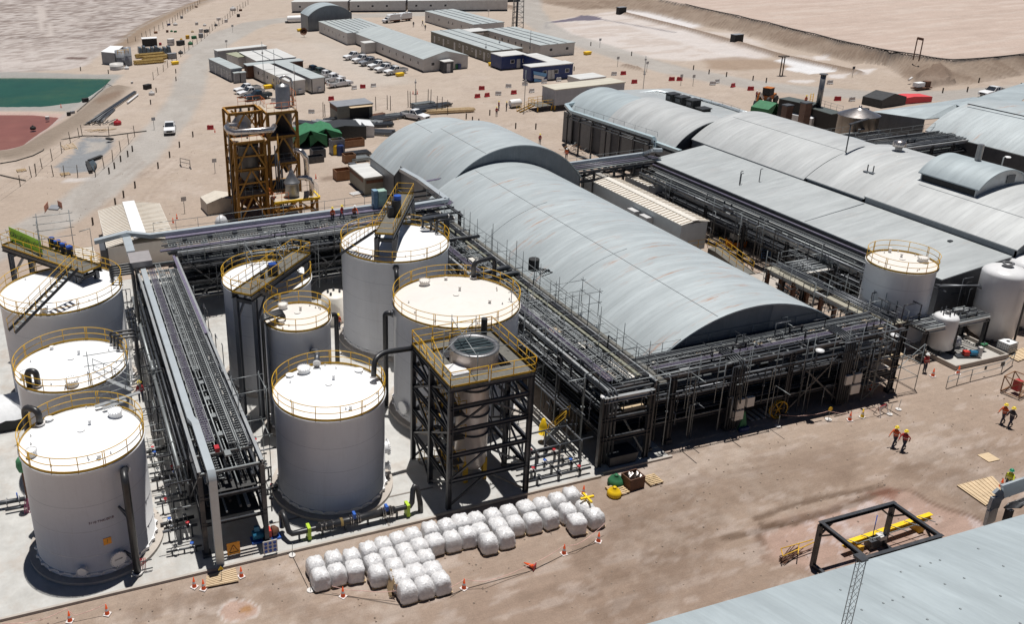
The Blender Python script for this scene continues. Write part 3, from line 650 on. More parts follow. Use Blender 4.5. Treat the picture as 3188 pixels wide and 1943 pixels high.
def tank(label,cx,cy,r,h,rm=None,cone=.55,seed=0,rails=None,man=(),stubs=(),pad=True,wm=None,ext=None):
 t=thing('storage_tank',label,'tank',(cx,cy,0))
 if pad:MB().cyl((cx,cy,.02),r+.55,.30,64).obj('ring_foundation',curb,t)
 mb=MB();mb.lathe((cx,cy,0),[(r+.06,.32),(r+.06,.42),(r,.43),(r,h-.08)],72);mb.obj('shell',wm or whitep,t)
 mb=MB();mb.lathe((cx,cy,0),[(r,h-.10),(r+.12,h-.08),(r+.12,h),(r*.985,h+.03)]+[(r*(1-i/8),h+.03+cone*i/8)for i in range(1,8)]+[(.25,h+cone)],72,smooth=True);mb.cyl((cx,cy,h+cone-.05),.25,.12,16);mb.obj('roof',rm or whiter,t)
 for k in range(1,int(h/1.8)):MB().lathe((cx,cy,1.85*k),[(r,0),(r+.006,.003),(r+.006,.03),(r,.033)],64).obj('weld_seam',mat('weld_line',(.48,.48,.50),.5),t)
 mb=MB();rr=random.Random(seed)
 zz=lambda d:h+.03+cone*(1-d/r)
 for(a,d,q)in man:
  mb=MB();manway_top(mb,cx+d*r*math.cos(a),cy+d*r*math.sin(a),zz(d*r)+.0,q);mb.obj('manway',rm or whiter,t)
 mb=MB();nozzle(mb,cx+.15*r,cy+.18*r,zz(.22*r),.09,.28);mb.obj('nozzle',rm or whiter,t)
 mb=MB()
 for k in range(9):
  a=rr.random()*6.28;d=r*(.72+.2*rr.random());x,y=cx+d*math.cos(a),cy+d*math.sin(a);z=zz(d)
  mb.hexa([(x-.09,y-.02,z-.05),(x+.09,y-.02,z-.05),(x+.09,y+.02,z-.05),(x-.09,y+.02,z-.05),(x-.015,y-.02,z+.2),(x+.015,y-.02,z+.2),(x+.015,y+.02,z+.2),(x-.015,y+.02,z+.2)])
 mb.obj('lifting_lugs',rm or whiter,t)
 for(a,d,q,hh)in stubs:
  mb=MB();nozzle(mb,cx+d*r*math.cos(a),cy+d*r*math.sin(a),zz(d*r),q,hh);mb.obj('nozzle',rm or whiter,t)
 mb=MB();N=112;q=[r+(.2 if k%4<1 else.04)for k in range(N)]
 for z in(.43,.6):mb.v+=[(cx+q[k]*math.cos(2*pi*k/N),cy+q[k]*math.sin(2*pi*k/N),z)for k in range(N)]+[(cx+r*math.cos(2*pi*k/N),cy+r*math.sin(2*pi*k/N),z)for k in range(N)]
 for k in range(N):k2=(k+1)%N;mb.f+=[(k,k2,2*N+k2,2*N+k),(2*N+k,2*N+k2,3*N+k2,3*N+k)];mb.sm+=[False]*2
 mb.obj('anchor_ring',wm or whitep,t)
 for(a0,a1)in(rails or[(0,2*math.pi)]):rail_arc(t,cx,cy,r+.05,h,a0,a1,yellow)
 return t
def side_manway(t,cx,cy,r,ang,z,q=.38):
 x,y=math.cos(ang),math.sin(ang);mb=MB();ax=(x,y,0);c=(cx+r*x,cy+r*y,z)
 mb.lathe(c,[(q,-.1),(q,.28)],20,axis=ax);mb.lathe(c,[(0,.36),(q*1.3,.36),(q*1.3,.28),(q,.28)],20,False,axis=ax)
 u=Vector((-y,x,0))
 for k in range(20):
  b_=2*math.pi*k/20;p=Vector(c)+u*(q*1.2*math.cos(b_))+Vector((0,0,q*1.2*math.sin(b_)))+Vector(ax)*.3
  mb.beam(p-Vector(ax)*.05,p+Vector(ax)*.12,.05)
 mb.obj('side_manway',whitep,t)
def vpipe(label,P,r,m=None,cat='pipe',n=12,clamps=(),flange=True,group=None):
 """free standing pipe with elbows: P = corner points"""
 Q=[Vector(P[0])]
 for i in range(1,len(P)-1):
  a,b_,c=Vector(P[i-1]),Vector(P[i]),Vector(P[i+1]);k=min(r*2.6,(a-b_).length*.45,(c-b_).length*.45)
  p0=b_+(a-b_).normalized()*k;p1=b_+(c-b_).normalized()*k
  for s_ in range(6):
   u=s_/5;Q.append(p0*(1-u)**2+b_*2*u*(1-u)+p1*u*u)
 Q.append(Vector(P[-1]))
 t=thing('process_pipe',label,cat,tuple(P[-1][:2])+(0,),group=group)
 MB().tube(Q,r,n).obj('pipe',m or hdpe,t)
 if flange:
  mb=MB()
  for e,f in((Q[0],Q[1]),(Q[-1],Q[-2])):
   d=(f-e).normalized();mb.lathe(e,[(r,0),(r*1.45,0),(r*1.45,.09),(r,.09)],16,False,axis=d);mb.lathe(e,[(0,-.001),(r*1.4,-.001)],16,False,axis=d)
  mb.obj('flange',whitepl if flange=='w' else pipe_g,t)
 if clamps:
  mb=MB()
  for c,d in clamps:mb.beam(c,d,.12,.1);mb.beam((c[0],c[1],c[2]-.5),(d[0],d[1],d[2]),.08,.08)
  mb.obj('support_bracket',pipe_g,t)
 return t
pi=math.pi
T0=tank('front left white tank with rust stained rim and side manway',-1.24,51.9,3.82,8.08,seed=1,man=[(.62,.72,.42),(3.5,.85,.3)],stubs=[(5.0,.8,.12,.25),(2.2,.86,.22,.15)])
side_manway(T0,-1.24,51.9,3.82,R(-74),1.35,.42);side_manway(T0,-1.24,51.9,3.82,R(-106),1.0,.26)
def decal(t,cx,cy,r,ang,z,w_,h_,m,name='sign_plate'):
 x,y=math.cos(ang),math.sin(ang);u=Vector((-y,x,0));c=Vector((cx+(r+.025)*x,cy+(r+.025)*y,z));d=Vector((x,y,0))*.012;mb=MB()
 a=c-u*w_/2;b_=c+u*w_/2;k=Vector((0,0,h_/2))
 mb.hexa([a-k-d,b_-k-d,b_-k+d,a-k+d,a+k-d,b_+k-d,b_+k+d,a+k+d]);return mb.obj(name,m,t)
sign_o=mat('orange_sign',(.75,.30,.01),.5)
decal(T0,-1.24,51.9,3.82,R(-80.5),2.75,.5,.48,sign_o,'warning_sign')
def text(s,size,M,m,parent,name='lettering',ext=.004):
 cu=bpy.data.curves.new(name,'FONT');cu.body=s;cu.size=size;cu.extrude=ext;cu.align_x='CENTER';cu.align_y='CENTER';cu.materials.append(m)
 o=bpy.data.objects.new(name,cu);COL.objects.link(o);dg=bpy.context.evaluated_depsgraph_get();me=bpy.data.meshes.new_from_object(o.evaluated_get(dg));bpy.data.objects.remove(o)
 o=bpy.data.objects.new(name,me);COL.objects.link(o)
 if not me.materials:me.materials.append(m)
 if parent is not None:
  o.parent=parent;org=ORG.get(parent.name)or tuple(parent.location);o.matrix_local=Matrix.Translation((-org[0],-org[1],-org[2]))@M
 else:o.matrix_world=M
 return o
def wallM(p,nrm,tilt=0):
 nrm=Vector(nrm).normalized();z=Vector((0,0,1));x=z.cross(nrm).normalized();y=nrm.cross(x)
 Mx=Matrix((x,y,nrm)).transposed().to_4x4();Mx.translation=Vector(p);return Mx@Matrix.Rotation(tilt,4,'Z')
inkb=mat('dark_ink',(.02,.02,.025),.6);inkr=mat('red_ink',(.10,.025,.04),.6)
def curved_text(s,t,cx,cy,r,ang,z,size,m):
 w_=size*.62;
 o=text(s,size,Matrix.Identity(4),m,None)
 for v in o.data.vertices:
  a=ang+v.co.x/r;q=r+.02+v.co.z;v.co=(q*math.cos(a),q*math.sin(a),z+v.co.y)
 o.parent=t
curved_text('3110-TNK-001B',T0,-1.24,51.9,3.82,R(-83),4.35,.23,inkr)
a=R(-80.5);text('!',.34,wallM((-1.24+3.87*math.cos(a),51.9+3.87*math.sin(a),2.75),(math.cos(a),math.sin(a),0)),inkb,T0)
text('DANGER',.13,wallM((-1.24+4.19*math.cos(R(-74)),51.9+4.19*math.sin(R(-74)),1.38),(math.cos(R(-74)),math.sin(R(-74)),0)),inkb,T0)
T1=tank('second white tank on the left, behind the front left one',-1.41,61.6,3.95,8.3,seed=2,man=[(-1.6,.8,.42),(3.4,.85,.3)],stubs=[(2.0,.8,.12,.2),(3.75,.86,.25,.2)])
T3=tank('largest white tank at the left edge under the platform with the green banner',-1.6,73.2,4.95,9.5,seed=3,man=[(-1.9,.9,.3)])
T2=tank('centre front white tank beside the steel column tower',15.36,52.5,3.84,7.73,seed=4,man=[(1.9,.78,.42)],stubs=[(4.9,.8,.1,.25),(2.2,.9,.22,.1),(.55,.85,.24,.1)])
side_manway(T2,15.36,52.5,3.84,R(-8),2.6,.45);side_manway(T2,15.36,52.5,3.84,R(-12),1.2,.25)
T5=tank('wide cream roofed tank beside the long hall\'s pipe rack',28.15,59.5,4.93,9.4,creamr,seed=5,man=[(1.9,.75,.4)],stubs=[(1.35,.8,.12,.2),(-.7,.55,.1,.2)])
side_manway(T5,28.15,59.5,4.93,R(-165),1.5,.45)
T6=tank('tall white tank under the yellow railed agitator walkway',28.2,73.0,4.93,9.5,seed=6,stubs=[(.55,.9,.2,.1),(.3,.9,.14,.1),(.1,.9,.14,.1)])
T7=tank('narrow cream roofed tank in front of the sloping platform',15.6,61.2,2.52,9.4,creamr,.4,seed=7,man=[(2.0,.7,.34)],stubs=[(-2.6,.7,.2,.3)])
T8=tank('white tank half hidden under the small agitator platform',15.2,69.6,3.75,9.4,seed=8)
T9=tank('cream roofed tank on the right beside the flat roof hall',71.1,56.9,2.78,7.2,creamr,.3,seed=9,man=[(-.5,.6,.4)],stubs=[(1.2,.8,.12,.4)])
sl=MB().box(-14,46.55,-.3,20.9,96,.10).obj('concrete_slab',concrete);sl['kind']='structure'
sl=MB().box(20.9+.002,46.75,-.3,34.2,96,.09).obj('concrete_slab',concrete);sl['kind']='structure'
sl=MB().box(34.2+.002,47.15,-.3,40.0,52.0,.085).obj('concrete_slab',concrete);sl['kind']='structure'
k=MB();k.box(-14,46.38,-.3,20.9,46.545,.17);k.box(20.9,46.6,-.3,33.9,46.745,.16);k.box(33.9,46.95,-.3,40.2,47.145,.14);k.obj('slab_kerb',curb)['kind']='structure'
k=MB();k.box(9.9,49.5,.1,22,49.62,.13);k.box(-6,57,.1,10,57.1,.115);k.box(17.5,46.6,.1,17.62,60,.118);k.obj('slab_joint',mat('joint_line',(.2,.18,.16),.9))['kind']='structure'
SCAFF=[]
def rail_line(parent,P,z=None,hi=1.1,m=galv,post=2.0,name='handrail',rw=.026,mid=True,toe=False):
 """handrail following the 3d points P (feet of the posts)"""
 mb=MB();P=[Vector(p)for p in P];U=Vector((0,0,1))
 for a,b in zip(P,P[1:]):
  mb.tube([a+U*hi,b+U*hi],rw,5)
  if mid:mb.tube([a+U*hi*.52,b+U*hi*.52],rw*.9,5)
  if toe:mb.beam(a+U*.08,b+U*.08,.02,.15)
  n=max(1,int(round((b-a).length/post)))
  for i in range(n+1):
   p=a+(b-a)*i/n;mb.tube([p,p+U*(hi+(.0))],rw,5)
 return mb.obj(name,m,parent)
def tray(parent,axis,a0,a1,b,z,w_=.6,cables=True,m=None,cm=None,rung=.3,name='cable_tray'):
 m=m or mat('tray_zinc',(.40,.42,.42),.5,.4,.1,2);mb=MB();V=(lambda a,b_,z_:(b_,a,z_))if axis=='y' else(lambda a,b_,z_:(a,b_,z_))
 for s in(-w_/2,w_/2):mb.beam(V(a0,b+s,z),V(a1,b+s,z),.04,.12)
 n=int((a1-a0)/rung)
 for i in range(n+1):a=a0+(a1-a0)*i/n;mb.beam(V(a,b-w_/2,z-.03),V(a,b+w_/2,z-.03),.05,.03)
 o=mb.obj(name,m,parent)
 if cables:
  mb=MB();k=3 if cm is None else 5
  for i in range(k):
   off=-w_*.36+w_*.72*i/(k-1);L=[]
   nn=max(3,int((a1-a0)/3));
   for j in range(nn+1):L.append(V(a0+(a1-a0)*j/nn,b+off+rng.uniform(-.03,.03),z+.02+rng.uniform(0,.02)))
   mb.tube(L,.026,4,cap=False)
  mb.obj('cables',cm or pipe_d,o)
 return o
def pipes(parent,axis,a0,a1,specs,ends=None):
 """specs: (across, z, radius, material)"""
 V=(lambda a,b_,z_:(b_,a,z_))if axis=='y' else(lambda a,b_,z_:(a,b_,z_))
 for(b,z,r,m)in specs:
  u=rng.uniform(0,.04)*(a1-a0);v=rng.uniform(0,.06)*(a1-a0)
  L=[V(a0+u,b,z),V(a1-v,b,z)]
  mb=MB()
  if rng.rand()<.35 and a1-a0>8:
   c=a0+(a1-a0)*rng.uniform(.3,.75);s=rng.choice([-1,1])*.28
   L=[V(a0+u,b,z),V(c,b,z),V(c,b,z+.45),V(c+1.2,b,z+.45),V(c+1.2,b,z),V(a1-v,b,z)]
  for p,q in zip(L,L[1:]):mb.tube([p,q],r,8)
  for p in L[1:-1]:mb.tube([Vector(p)-Vector((0,0,r*1.1)),Vector(p)+Vector((0,0,r*1.1))],r*1.12,8)
  n=int((a1-a0)/5)
  for i in range(n):
   a=a0+(i+.5+rng.uniform(-.3,.3))*5;mb.tube([V(a,b,z),V(a+.1,b,z)],r*1.5,8)
  mb.obj('pipe',m,parent)
def rack(label,axis,a0,a1,b0,b1,levels,bay,top_girder=.42,cols=.30,brace=(),cross=2.0,lm=None,zbase=0,colm=steel,inner=None):
 cx=((a0+a1)/2,(b0+b1)/2);loc=(cx[1],cx[0],0)if axis=='y' else(cx[0],cx[1],0)
 t=thing('pipe_rack',label,'pipe rack',loc);V=(lambda a,b_,z_:(b_,a,z_))if axis=='y' else(lambda a,b_,z_:(a,b_,z_))
 n=max(1,round((a1-a0)/bay));zt=max(levels)
 for i in range(n+1):
  a=a0+(a1-a0)*i/n
  for b in(b0,b1):
   mb=MB().ibeam(V(a,b,zbase),V(a,b,zt-.03),cols,cols*1.1,up=V(1,0,0));mb.box(*[min(x)for x in zip(V(a-.28,b-.28,zbase),V(a+.28,b+.28,zbase))],*[max(x)for x in zip(V(a-.28,b-.28,zbase+.35),V(a+.28,b+.28,zbase+.35))]);mb.obj('column',colm,t)
 for L in levels:
  top=L==zt
  for b in(b0,b1):
   MB().ibeam(V(a0-.2,b,L),V(a1+.2,b,L),.22,top_girder if top else.3).obj('girder',(lm or steel_l)if top else colm,t)
  k=int((a1-a0)/(cross if top else cross*1.5));
  for i in range(k+1):
   a=a0+(a1-a0)*i/k;MB().ibeam(V(a,b0+.12,L-.16),V(a,b1-.12,L-.16),.14,.2).obj('cross_beam',(galv if top else colm),t)
 for(i,side)in brace:
  a,c=a0+(a1-a0)*i/n,a0+(a1-a0)*(i+1)/n;b=b0 if side==0 else b1;off=-.02 if side==0 else.02
  MB().beam(V(a,b+off,.3),V(c,b+off,zt-.4),.14,.14).obj('brace',colm,t);MB().beam(V(c,b+off*3,.3),V(a,b+off*3,zt-.4),.14,.13).obj('brace',colm,t)
 return t
def rnd_pipes(b0,b1,z,n,rmin=.05,rmax=.13,ms=(pipe_d,pipe_d,pipe_g,hdpe,pipe_d,galv)):  # mostly dark materials, so shade inside the racks is put into pipe colour
 return[(b0+(b1-b0)*(i+.5)/n+rng.uniform(-.05,.05),z,rng.uniform(rmin,rmax),ms[rng.randint(len(ms))])for i in range(n)]
r1k=rack('pipe rack with white duct and purple cables running away between the front tanks','y',47.9,84.0,5.4,9.4,[2.6,4.6,6.45],6.0,brace=[(0,0),(0,1),(3,1)])
mb=MB();mb.box(5.62,55.3,6.75,6.1,81.3,7.1);mb.hexa([(5.62,53.6,6.75),(6.1,53.6,6.75),(6.1,55.3,6.75),(5.62,55.3,6.75),(5.62,53.6,7.1),(6.1,53.6,7.1),(6.1,55.3,7.1),(5.62,55.3,7.1)]);mb.obj('cable_duct',duct,r1k)
mb=MB();mb.hexa([(5.8,52.9,6.75),(6.3,52.9,6.75),(6.1,53.6,6.75),(5.62,53.6,6.75),(5.8,52.9,7.1),(6.3,52.9,7.1),(6.1,53.6,7.1),(5.62,53.6,7.1)]);mb.box(5.8,47.1,6.75,6.3,52.9,7.1)
mb.obj('cable_duct',duct,r1k)
mb=MB();mb.lathe((5.8,47.1,6.6),[(0,0),(.5,0),(.5,.5),(0,.5)],20,axis=(1,0,0));mb.box(5.8,46.6,.1,6.3,47.05,6.6);mb.obj('down_duct',duct,r1k)
tray(r1k,'y',50.5,81.5,6.62,6.85,.62,True,None,purple)
tray(r1k,'y',50.0,81,7.95,6.85,.55,True);tray(r1k,'y',49.5,80.5,8.65,6.9,.6,True);tray(r1k,'y',60,82,7.3,7.0,.4,False)
mb=MB();mb.box(9.0,66,6.8,9.25,84,6.95);mb.obj('purple_duct',purple,r1k)
pipes(r1k,'y',48.2,83,[(7.25,6.72,.06,galv),(8.32,6.75,.05,galv),(9.08,6.72,.07,pipe_g)])
pipes(r1k,'y',48.2,83,rnd_pipes(5.7,9.2,4.85,9));pipes(r1k,'y',48.2,83,rnd_pipes(5.7,9.2,2.85,7));pipes(r1k,'y',50,80,rnd_pipes(4.2,5.2,5.6,3));pipes(r1k,'y',50,80,rnd_pipes(4.2,5.2,3.6,3))
mb=MB()
for i in range(14):y=49+i*2.4;mb.box(7.3,y,6.5,7.7,y+.5,6.62)
mb.obj('junction_plates',galv,r1k)
tray(r1k,'y',49,83,6.9,5.0,.6,True);tray(r1k,'y',49,83,8.3,5.4,.6,True)
MB().box(6.7,49.15,6.85,7.0,49.6,7.15).obj('red_box',redp,r1k)
cb=thing('rack_cover_box','grey metal cover box over the far end of the white duct','cover',(5.8,82.9,6.8));MB().box(4.75,81.5,7.2,6.8,84.3,7.75).obj('cover',mat('taupe_sheet',(.33,.31,.31),.5,.2,.08),cb);MB().box(4.9,81.6,6.7,5.0,84.2,7.2).obj('side_plate',steel,cb)
for R_,(x0,y0,x1,y1),zs_ in((r1k,(5.6,48.5,9.2,83.5),(2.35,4.3)),):
 for z in zs_:MB().box(x0,y0,z,x1,y1,z+.03).obj('shade_deck',mat('shade_deck_dark',(.05,.05,.05),.8,0,.3,6),R_)  # dark sheets added inside the rack to block light and darken below
def clutter(par,x0,x1,y0,y1,z0,z1,n,seed):
 rr=random.Random(seed)
 for k in range(n):
  x,y=rr.uniform(x0,x1),rr.uniform(y0,y1);h=rr.uniform(.5,z1-z0);z=rr.uniform(z0,z1-h);r=rr.choice((.03,.04,.06));dx,dy=rr.choice(((1,0),(-1,0),(0,1),(0,-1)));L=rr.uniform(.3,1.6);m_=rr.choice((pipe_d,pipe_g,galv,hdpe,steel))
  mb=MB().tube([(x,y,z),(x,y,z+h),(x+dx*L,y+dy*L,z+h)],r,6)
  if rr.random()<.5:mb.lathe((x,y,z+h*.5),[(0,0),(r*2.6,0),(r*2.6,.1),(0,.1)],8,False)
  mb.obj('branch_pipe',m_,par)
clutter(r1k,3.6,5.2,49,83,.3,5.8,42,1);clutter(r1k,9.5,10.6,49,80,.3,5.2,26,2)
for k in range(10):y=50+3.3*k;MB().beam((3.4,y,4.6),(5.4,y,4.6),.08,.1).obj('outrigger',steel,r1k);MB().beam((3.6,y,2.6),(5.4,y,2.6),.08,.1).obj('outrigger',galv,r1k)
r2k=rack('long back pipe rack with silver duct crossing behind the tanks','x',9.8,34.6,84.4,89.3,[1.9,3.6,5.2,6.9],6.2,cross=1.55,brace=[(0,0),(2,0)])
MB().box(7.5,89.0,7.15,33.2,89.55,7.6).obj('silver_duct',duct,r2k)
mb=MB();mb.hexa([(5.2,88.6,7.9),(7.5,88.9,7.2),(7.5,89.5,7.2),(5.2,89.3,7.9),(5.2,88.6,8.3),(7.5,88.9,7.62),(7.5,89.5,7.62),(5.2,89.3,8.3)]);mb.hexa([(1.9,88.2,7.6),(5.2,88.6,7.9),(5.2,89.3,7.9),(1.9,88.9,7.6),(1.9,88.2,8.0),(5.2,88.6,8.3),(5.2,89.3,8.3),(1.9,88.9,8.0)]);mb.box(4.7,84.3,7.4,5.5,88.9,7.9);mb.obj('silver_duct',duct,r2k)
MB().box(9,88.3,7.1,33,88.9,7.22).obj('purple_duct',purple,r2k);tray(r2k,'x',8,34,85.3,7.1,.4,True,purple,purple)
tray(r2k,'x',9,34,87.4,7.15,.55,True);tray(r2k,'x',9,34,86.3,7.15,.6,False)
pipes(r2k,'x',8,34.5,rnd_pipes(84.7,88.4,7.05,8,.04,.09,(galv,pipe_g,steel_l)))
for z in(5.45,3.85,2.15):pipes(r2k,'x',9,34.5,rnd_pipes(84.7,89,z,9,.05,.14))
pipes(r2k,'x',9,34.5,[(84.15,5.9,.1,pipe_g),(84.15,4.4,.08,pipe_d),(84.1,3.0,.1,pipe_g)])
rail_line(r2k,[(8,89.9,6.9),(33.5,89.9,6.9)],hi=1.6,post=2.4);rail_line(r2k,[(9.8,84.1,6.9),(34,84.1,6.9)],hi=1.3,post=3,mid=False)
MB().box(9,89.75,6.85,34,90.1,6.92).obj('walk_board',grate,r2k)
mb=MB()
for i in range(9):x=10.5+i*2.6;mb.box(x,86.6,7.16,x+.45,87.2,7.5)
mb.obj('tray_covers',steel,r2k)
r3k=rack('wide pipe rack with cable ladders along the left side of the long arched hall','y',48.3,92.5,34.9,38.9,[2.2,4.1,6.0],6.3,cross=1.6,brace=[(1,0),(4,0)])
tray(r3k,'y',48.8,92,38.55,6.3,.38,True,steel,steel);tray(r3k,'y',49,92,37.2,6.28,.5,True);tray(r3k,'y',49,70,36.4,6.28,.45,False);tray(r3k,'y',49,80,35.6,6.4,.5,True,purple,purple)
tray(r3k,'y',49,92,35.4,4.4,.6,True);tray(r3k,'y',49,92,38.2,4.5,.6,True)
MB().box(37.9,49,6.16,38.15,92,6.36).obj('grey_green_duct',mat('olive_duct',(.20,.20,.15),.6),r3k)
pipes(r3k,'y',48.5,92,rnd_pipes(35.1,38.0,6.2,4,.04,.07,(galv,pipe_g)))
rr_=random.Random(12)
for k in range(26):
 y=50+1.6*k;MB().tube([(34.2,y,6.7+.3*(k%3)),(39.6,y+rr_.uniform(-.5,.5),6.7+.3*(k%3))],.028,5).obj('scaffold_pole',galv,r3k)
 if k%2:x=rr_.uniform(35,37.4);MB().box(x,y-.6,6.12,x+rr_.uniform(.5,1.3),y+rr_.uniform(.2,.9),6.17).obj('board',(MATS['old_board_']if 0 else cream,steel_l,ply)[k%3],r3k)
 if k%3==0:MB().tube([(rr_.uniform(34.4,35),y,5.5),(34.6,y,8.2)],.03,5).obj('scaffold_pole',galv,r3k)
 if k%2==0:MB().tube([(39.5,y,5.5),(39.5,y,8.4)],.03,5).obj('scaffold_pole',galv,r3k)
for x in(34.5,36.0,39.4):MB().tube([(x,50,7.3),(x,66,7.3)],.028,5).obj('scaffold_pole',galv,r3k)
for z in(4.35,2.45):pipes(r3k,'y',48.5,92,rnd_pipes(35.1,38.8,z,8,.05,.14))
pipes(r3k,'y',50,75,rnd_pipes(33.6,34.6,5.2,4,.05,.09));pipes(r3k,'y',50,78,rnd_pipes(33.2,34.4,3.2,4,.05,.1))
MB().box(39.15,48,5.95,39.75,93,6.02).obj('walk_board',grate,r3k)
rail_line(r3k,[(39.5,49,6.0),(39.5,92,6.0)],hi=1.5,post=2.6);rail_line(r3k,[(34.7,49,6.0),(34.7,72,6.0)],hi=1.2,post=2.6,mid=False)
for i,(x,y,h)in enumerate([(36.2,56.5,1.8),(38.9,66,3),(39.2,70,3),(35.8,61.5,2),(39.3,75,3),(39,79.5,2.8),(37,52.8,2),(39.4,58,2.6)]):
 MB().tube([(x,y,5.9),(x,y,6.2+h)],.035,5).obj('scaffold_pole',galv,r3k)
MB().box(37.3,49.2,6.06,38.6,52.0,6.12).obj('board',cream,r3k);MB().box(35.3,49.6,6.06,36.6,51.6,6.12).obj('board',mat('old_board',(.3,.25,.2),.8),r3k)
dz=MB();P_=[(33.2,89.2,7.35),(36.6,89.2,7.35),(34.9,96.3,7.7),(41.2,104,7.9)]
P_=[at(1200,400,262,722,7.4),at(1200,400,575,668,7.4),at(1200,400,320,480,7.4),at(1200,400,150,385,7.4)]
for a,b in zip(P_,P_[1:]):dz.beam(a,b,.62,.42)
dz.obj('silver_duct',duct,r3k)
mb=MB();a,b=at(1200,400,640,690,7.0),at(1200,400,360,490,7.0)
for k in range(5):o_=Vector((-.12*k-.1,-.1*k,0));mb.tube([Vector(P_[0])+Vector((0,-.5-.12*k,-.2)),a+o_,b+o_,b+Vector((2.5,.3,0))+o_],.05,5)
mb.obj('cables',purple,r3k)
for(y0,y1)in((78.5,79),(85,85.5)):
 MB().beam((33.2,y0,6.6),(39.6,y0,6.6),.25,.3).obj('portal_beam',steel,r3k)
mb=MB();a,b=at(1200,400,100,550,6.8),at(1200,400,290,520,6.8)
for k in range(6):mb.ibeam((34.5+0*k,86+1.7*k,6.6),(41.0,86+1.7*k,6.6),.16,.22)
for x in(34.6,37.6,40.8):mb.ibeam((x,85,6.45),(x,96,6.45),.18,.28)
mb.obj('rack_extension',steel,r3k)
for x,y in((34.6,96),(40.9,92),(40.9,86),(37.6,96)):MB().ibeam((x,y,0),(x,y,6.5),.3,.3,up=(1,0,0)).obj('column',steel,r3k)
r4k=rack('deep pipe rack with many dark pipes in front of the long arched hall','x',35.6,62.6,48.75,52.0,[1.9,3.9,5.7],5.4,cross=1.35,brace=[(3,0),(4,0)],lm=steel)
tray(r4k,'x',39,62,51.5,6.0,.45,True,galv,pipe_d);tray(r4k,'x',36,62,50.9,5.98,.5,True);tray(r4k,'x',40,62,50.0,5.98,.5,True,steel_l,purple)
pipes(r4k,'x',36,62.3,rnd_pipes(48.95,51.8,5.93,7,.05,.10,(pipe_g,pipe_d,pipe_d,hdpe)))
for z in(4.15,2.2):pipes(r4k,'x',36,62.3,rnd_pipes(48.95,51.9,z,9,.06,.15))
pipes(r4k,'x',42,62.3,[(48.4,5.0,.09,pipe_d),(48.45,4.4,.07,pipe_d)])
MB().box(39.6,52.06,5.2,60.6,52.26,5.5).obj('walk_board',cream,r4k);rail_line(r4k,[(36,52.2,5.5),(61.5,52.2,5.5)],hi=1.15,post=2.2)
rail_line(r4k,[(35.4,48.5,5.7),(43,48.5,5.7)],hi=1.2,post=1.8)
for i,(x,y)in enumerate([(43,48.6),(47.5,48.4),(53.5,48.5),(57,48.6),(46,52.9),(55,52.9),(60.5,48.5)]):
 MB().tube([(x,y,0),(x,y,7.2)],.032,5).obj('scaffold_pole',galv,r4k)
for x0 in(46.1,56.6):
 for k in range(5):
  mb=MB();x=x0+k*.22;mb.tube([(x,50.6,6.15+.02*k),(x,49.2,6.15),(x,48.55,6.0),(x,48.35,5.6),(x,48.3,.3)],.065,7);mb.obj('riser_pipe',pipe_d,r4k)
for k in range(3):
 mb=MB();x=34.75+.3*k;mb.tube([(x,49.6,6.2),(x,48.0,6.2),(x,47.7,5.9),(x,47.65,.3)],.09,8);mb.obj('riser_pipe',pipe_d,r4k)
for x,y in((34.3,47.7),(38.2,47.6)):
 MB().ibeam((x,y,0),(x,y,5.9),.32,.34,up=(1,0,0)).obj('column',steel,r4k)
MB().ibeam((34.3,47.7,5.7),(38.4,47.6,5.7),.3,.4).obj('girder',steel_l,r4k);MB().ibeam((34.3,47.7,2.4),(38.4,47.6,2.4),.3,.35).obj('girder',steel,r4k);MB().ibeam((34.3,47.7,4.0),(38.4,47.6,4.0),.25,.3).obj('girder',steel,r4k)
MB().beam((38.2,47.6,.3),(36.5,48.9,3.8),.12,.12).obj('brace',galv,r4k)
MB().box(36.3,48.0,4.2,38.1,48.6,4.3).obj('board',ply,r4k)
mb=MB()
for k in range(7):mb.box(49.0+k*.55,48.9,.06,49.25+k*.55,50.2,.14)
mb.obj('floor_boards',cream,r4k)
for x in(46.6,47.5,57.0,57.9):
 MB().box(x,48.1,2.1,x+.65,48.35,2.9).obj('junction_box',cream,r4k)
for x in(46.4,57.7):MB().box(x,48.1,1.1,x+.9,48.35,1.9).obj('junction_box',cream,r4k)
for x in(34.7,53.8,61.2):
 mb=MB();mb.lathe((x,48.2,5.75 if x>40 else 5.6),[(0,0),(.3,.02),(.32,.1),(0,.16)],14);mb.obj('flood_lamp',white,r4k)
hr=thing('hose_reel','yellow coiled hose ring standing under the front rack','hose reel',(51.3,48.75,.7))
mb=MB();N=28
for q in range(3):mb.tube([(.75*math.cos(2*pi*k/N),-.12+.12*q,.75*math.sin(2*pi*k/N)+.05)for k in range(N+1)],.05,6)
local(mb,'hose_coil',yellow,hr);mb=MB();[mb.beam((0,0,.05),(.7*math.cos(a),0,.05+.7*math.sin(a)),.05)for a in(0,1.05,2.1,3.14,4.2,5.24)];local(mb,'reel_spokes',yellow,hr)
se=thing('scaffold_bay','scaffold bay with boards at the right end of the front rack','scaffold',(62,50,0))
for x in(59.3,62.9,65.0):
 for y in(48.4,50.9):MB().tube([(x,y,0),(x,y,4.2 if x>62 else 5.0)],.035,6).obj('standard_pole',galv,se)
for z in(1.2,2.4,3.4):
 mb=MB();
 for y in(48.4,50.9):mb.tube([(59.3,y,z),(65.0,y,z)],.03,5)
 for x in(59.3,62.9,65.0):mb.tube([(x,48.4,z),(x,50.9,z)],.03,5)
 mb.obj('ledger_pole',galv,se)
 for k in range(3):MB().box(59.5+k*1.3,48.6,z+.04,60.6+k*1.3,50.6,z+.09).obj('board',[steel_l,cream,ply][k],se)
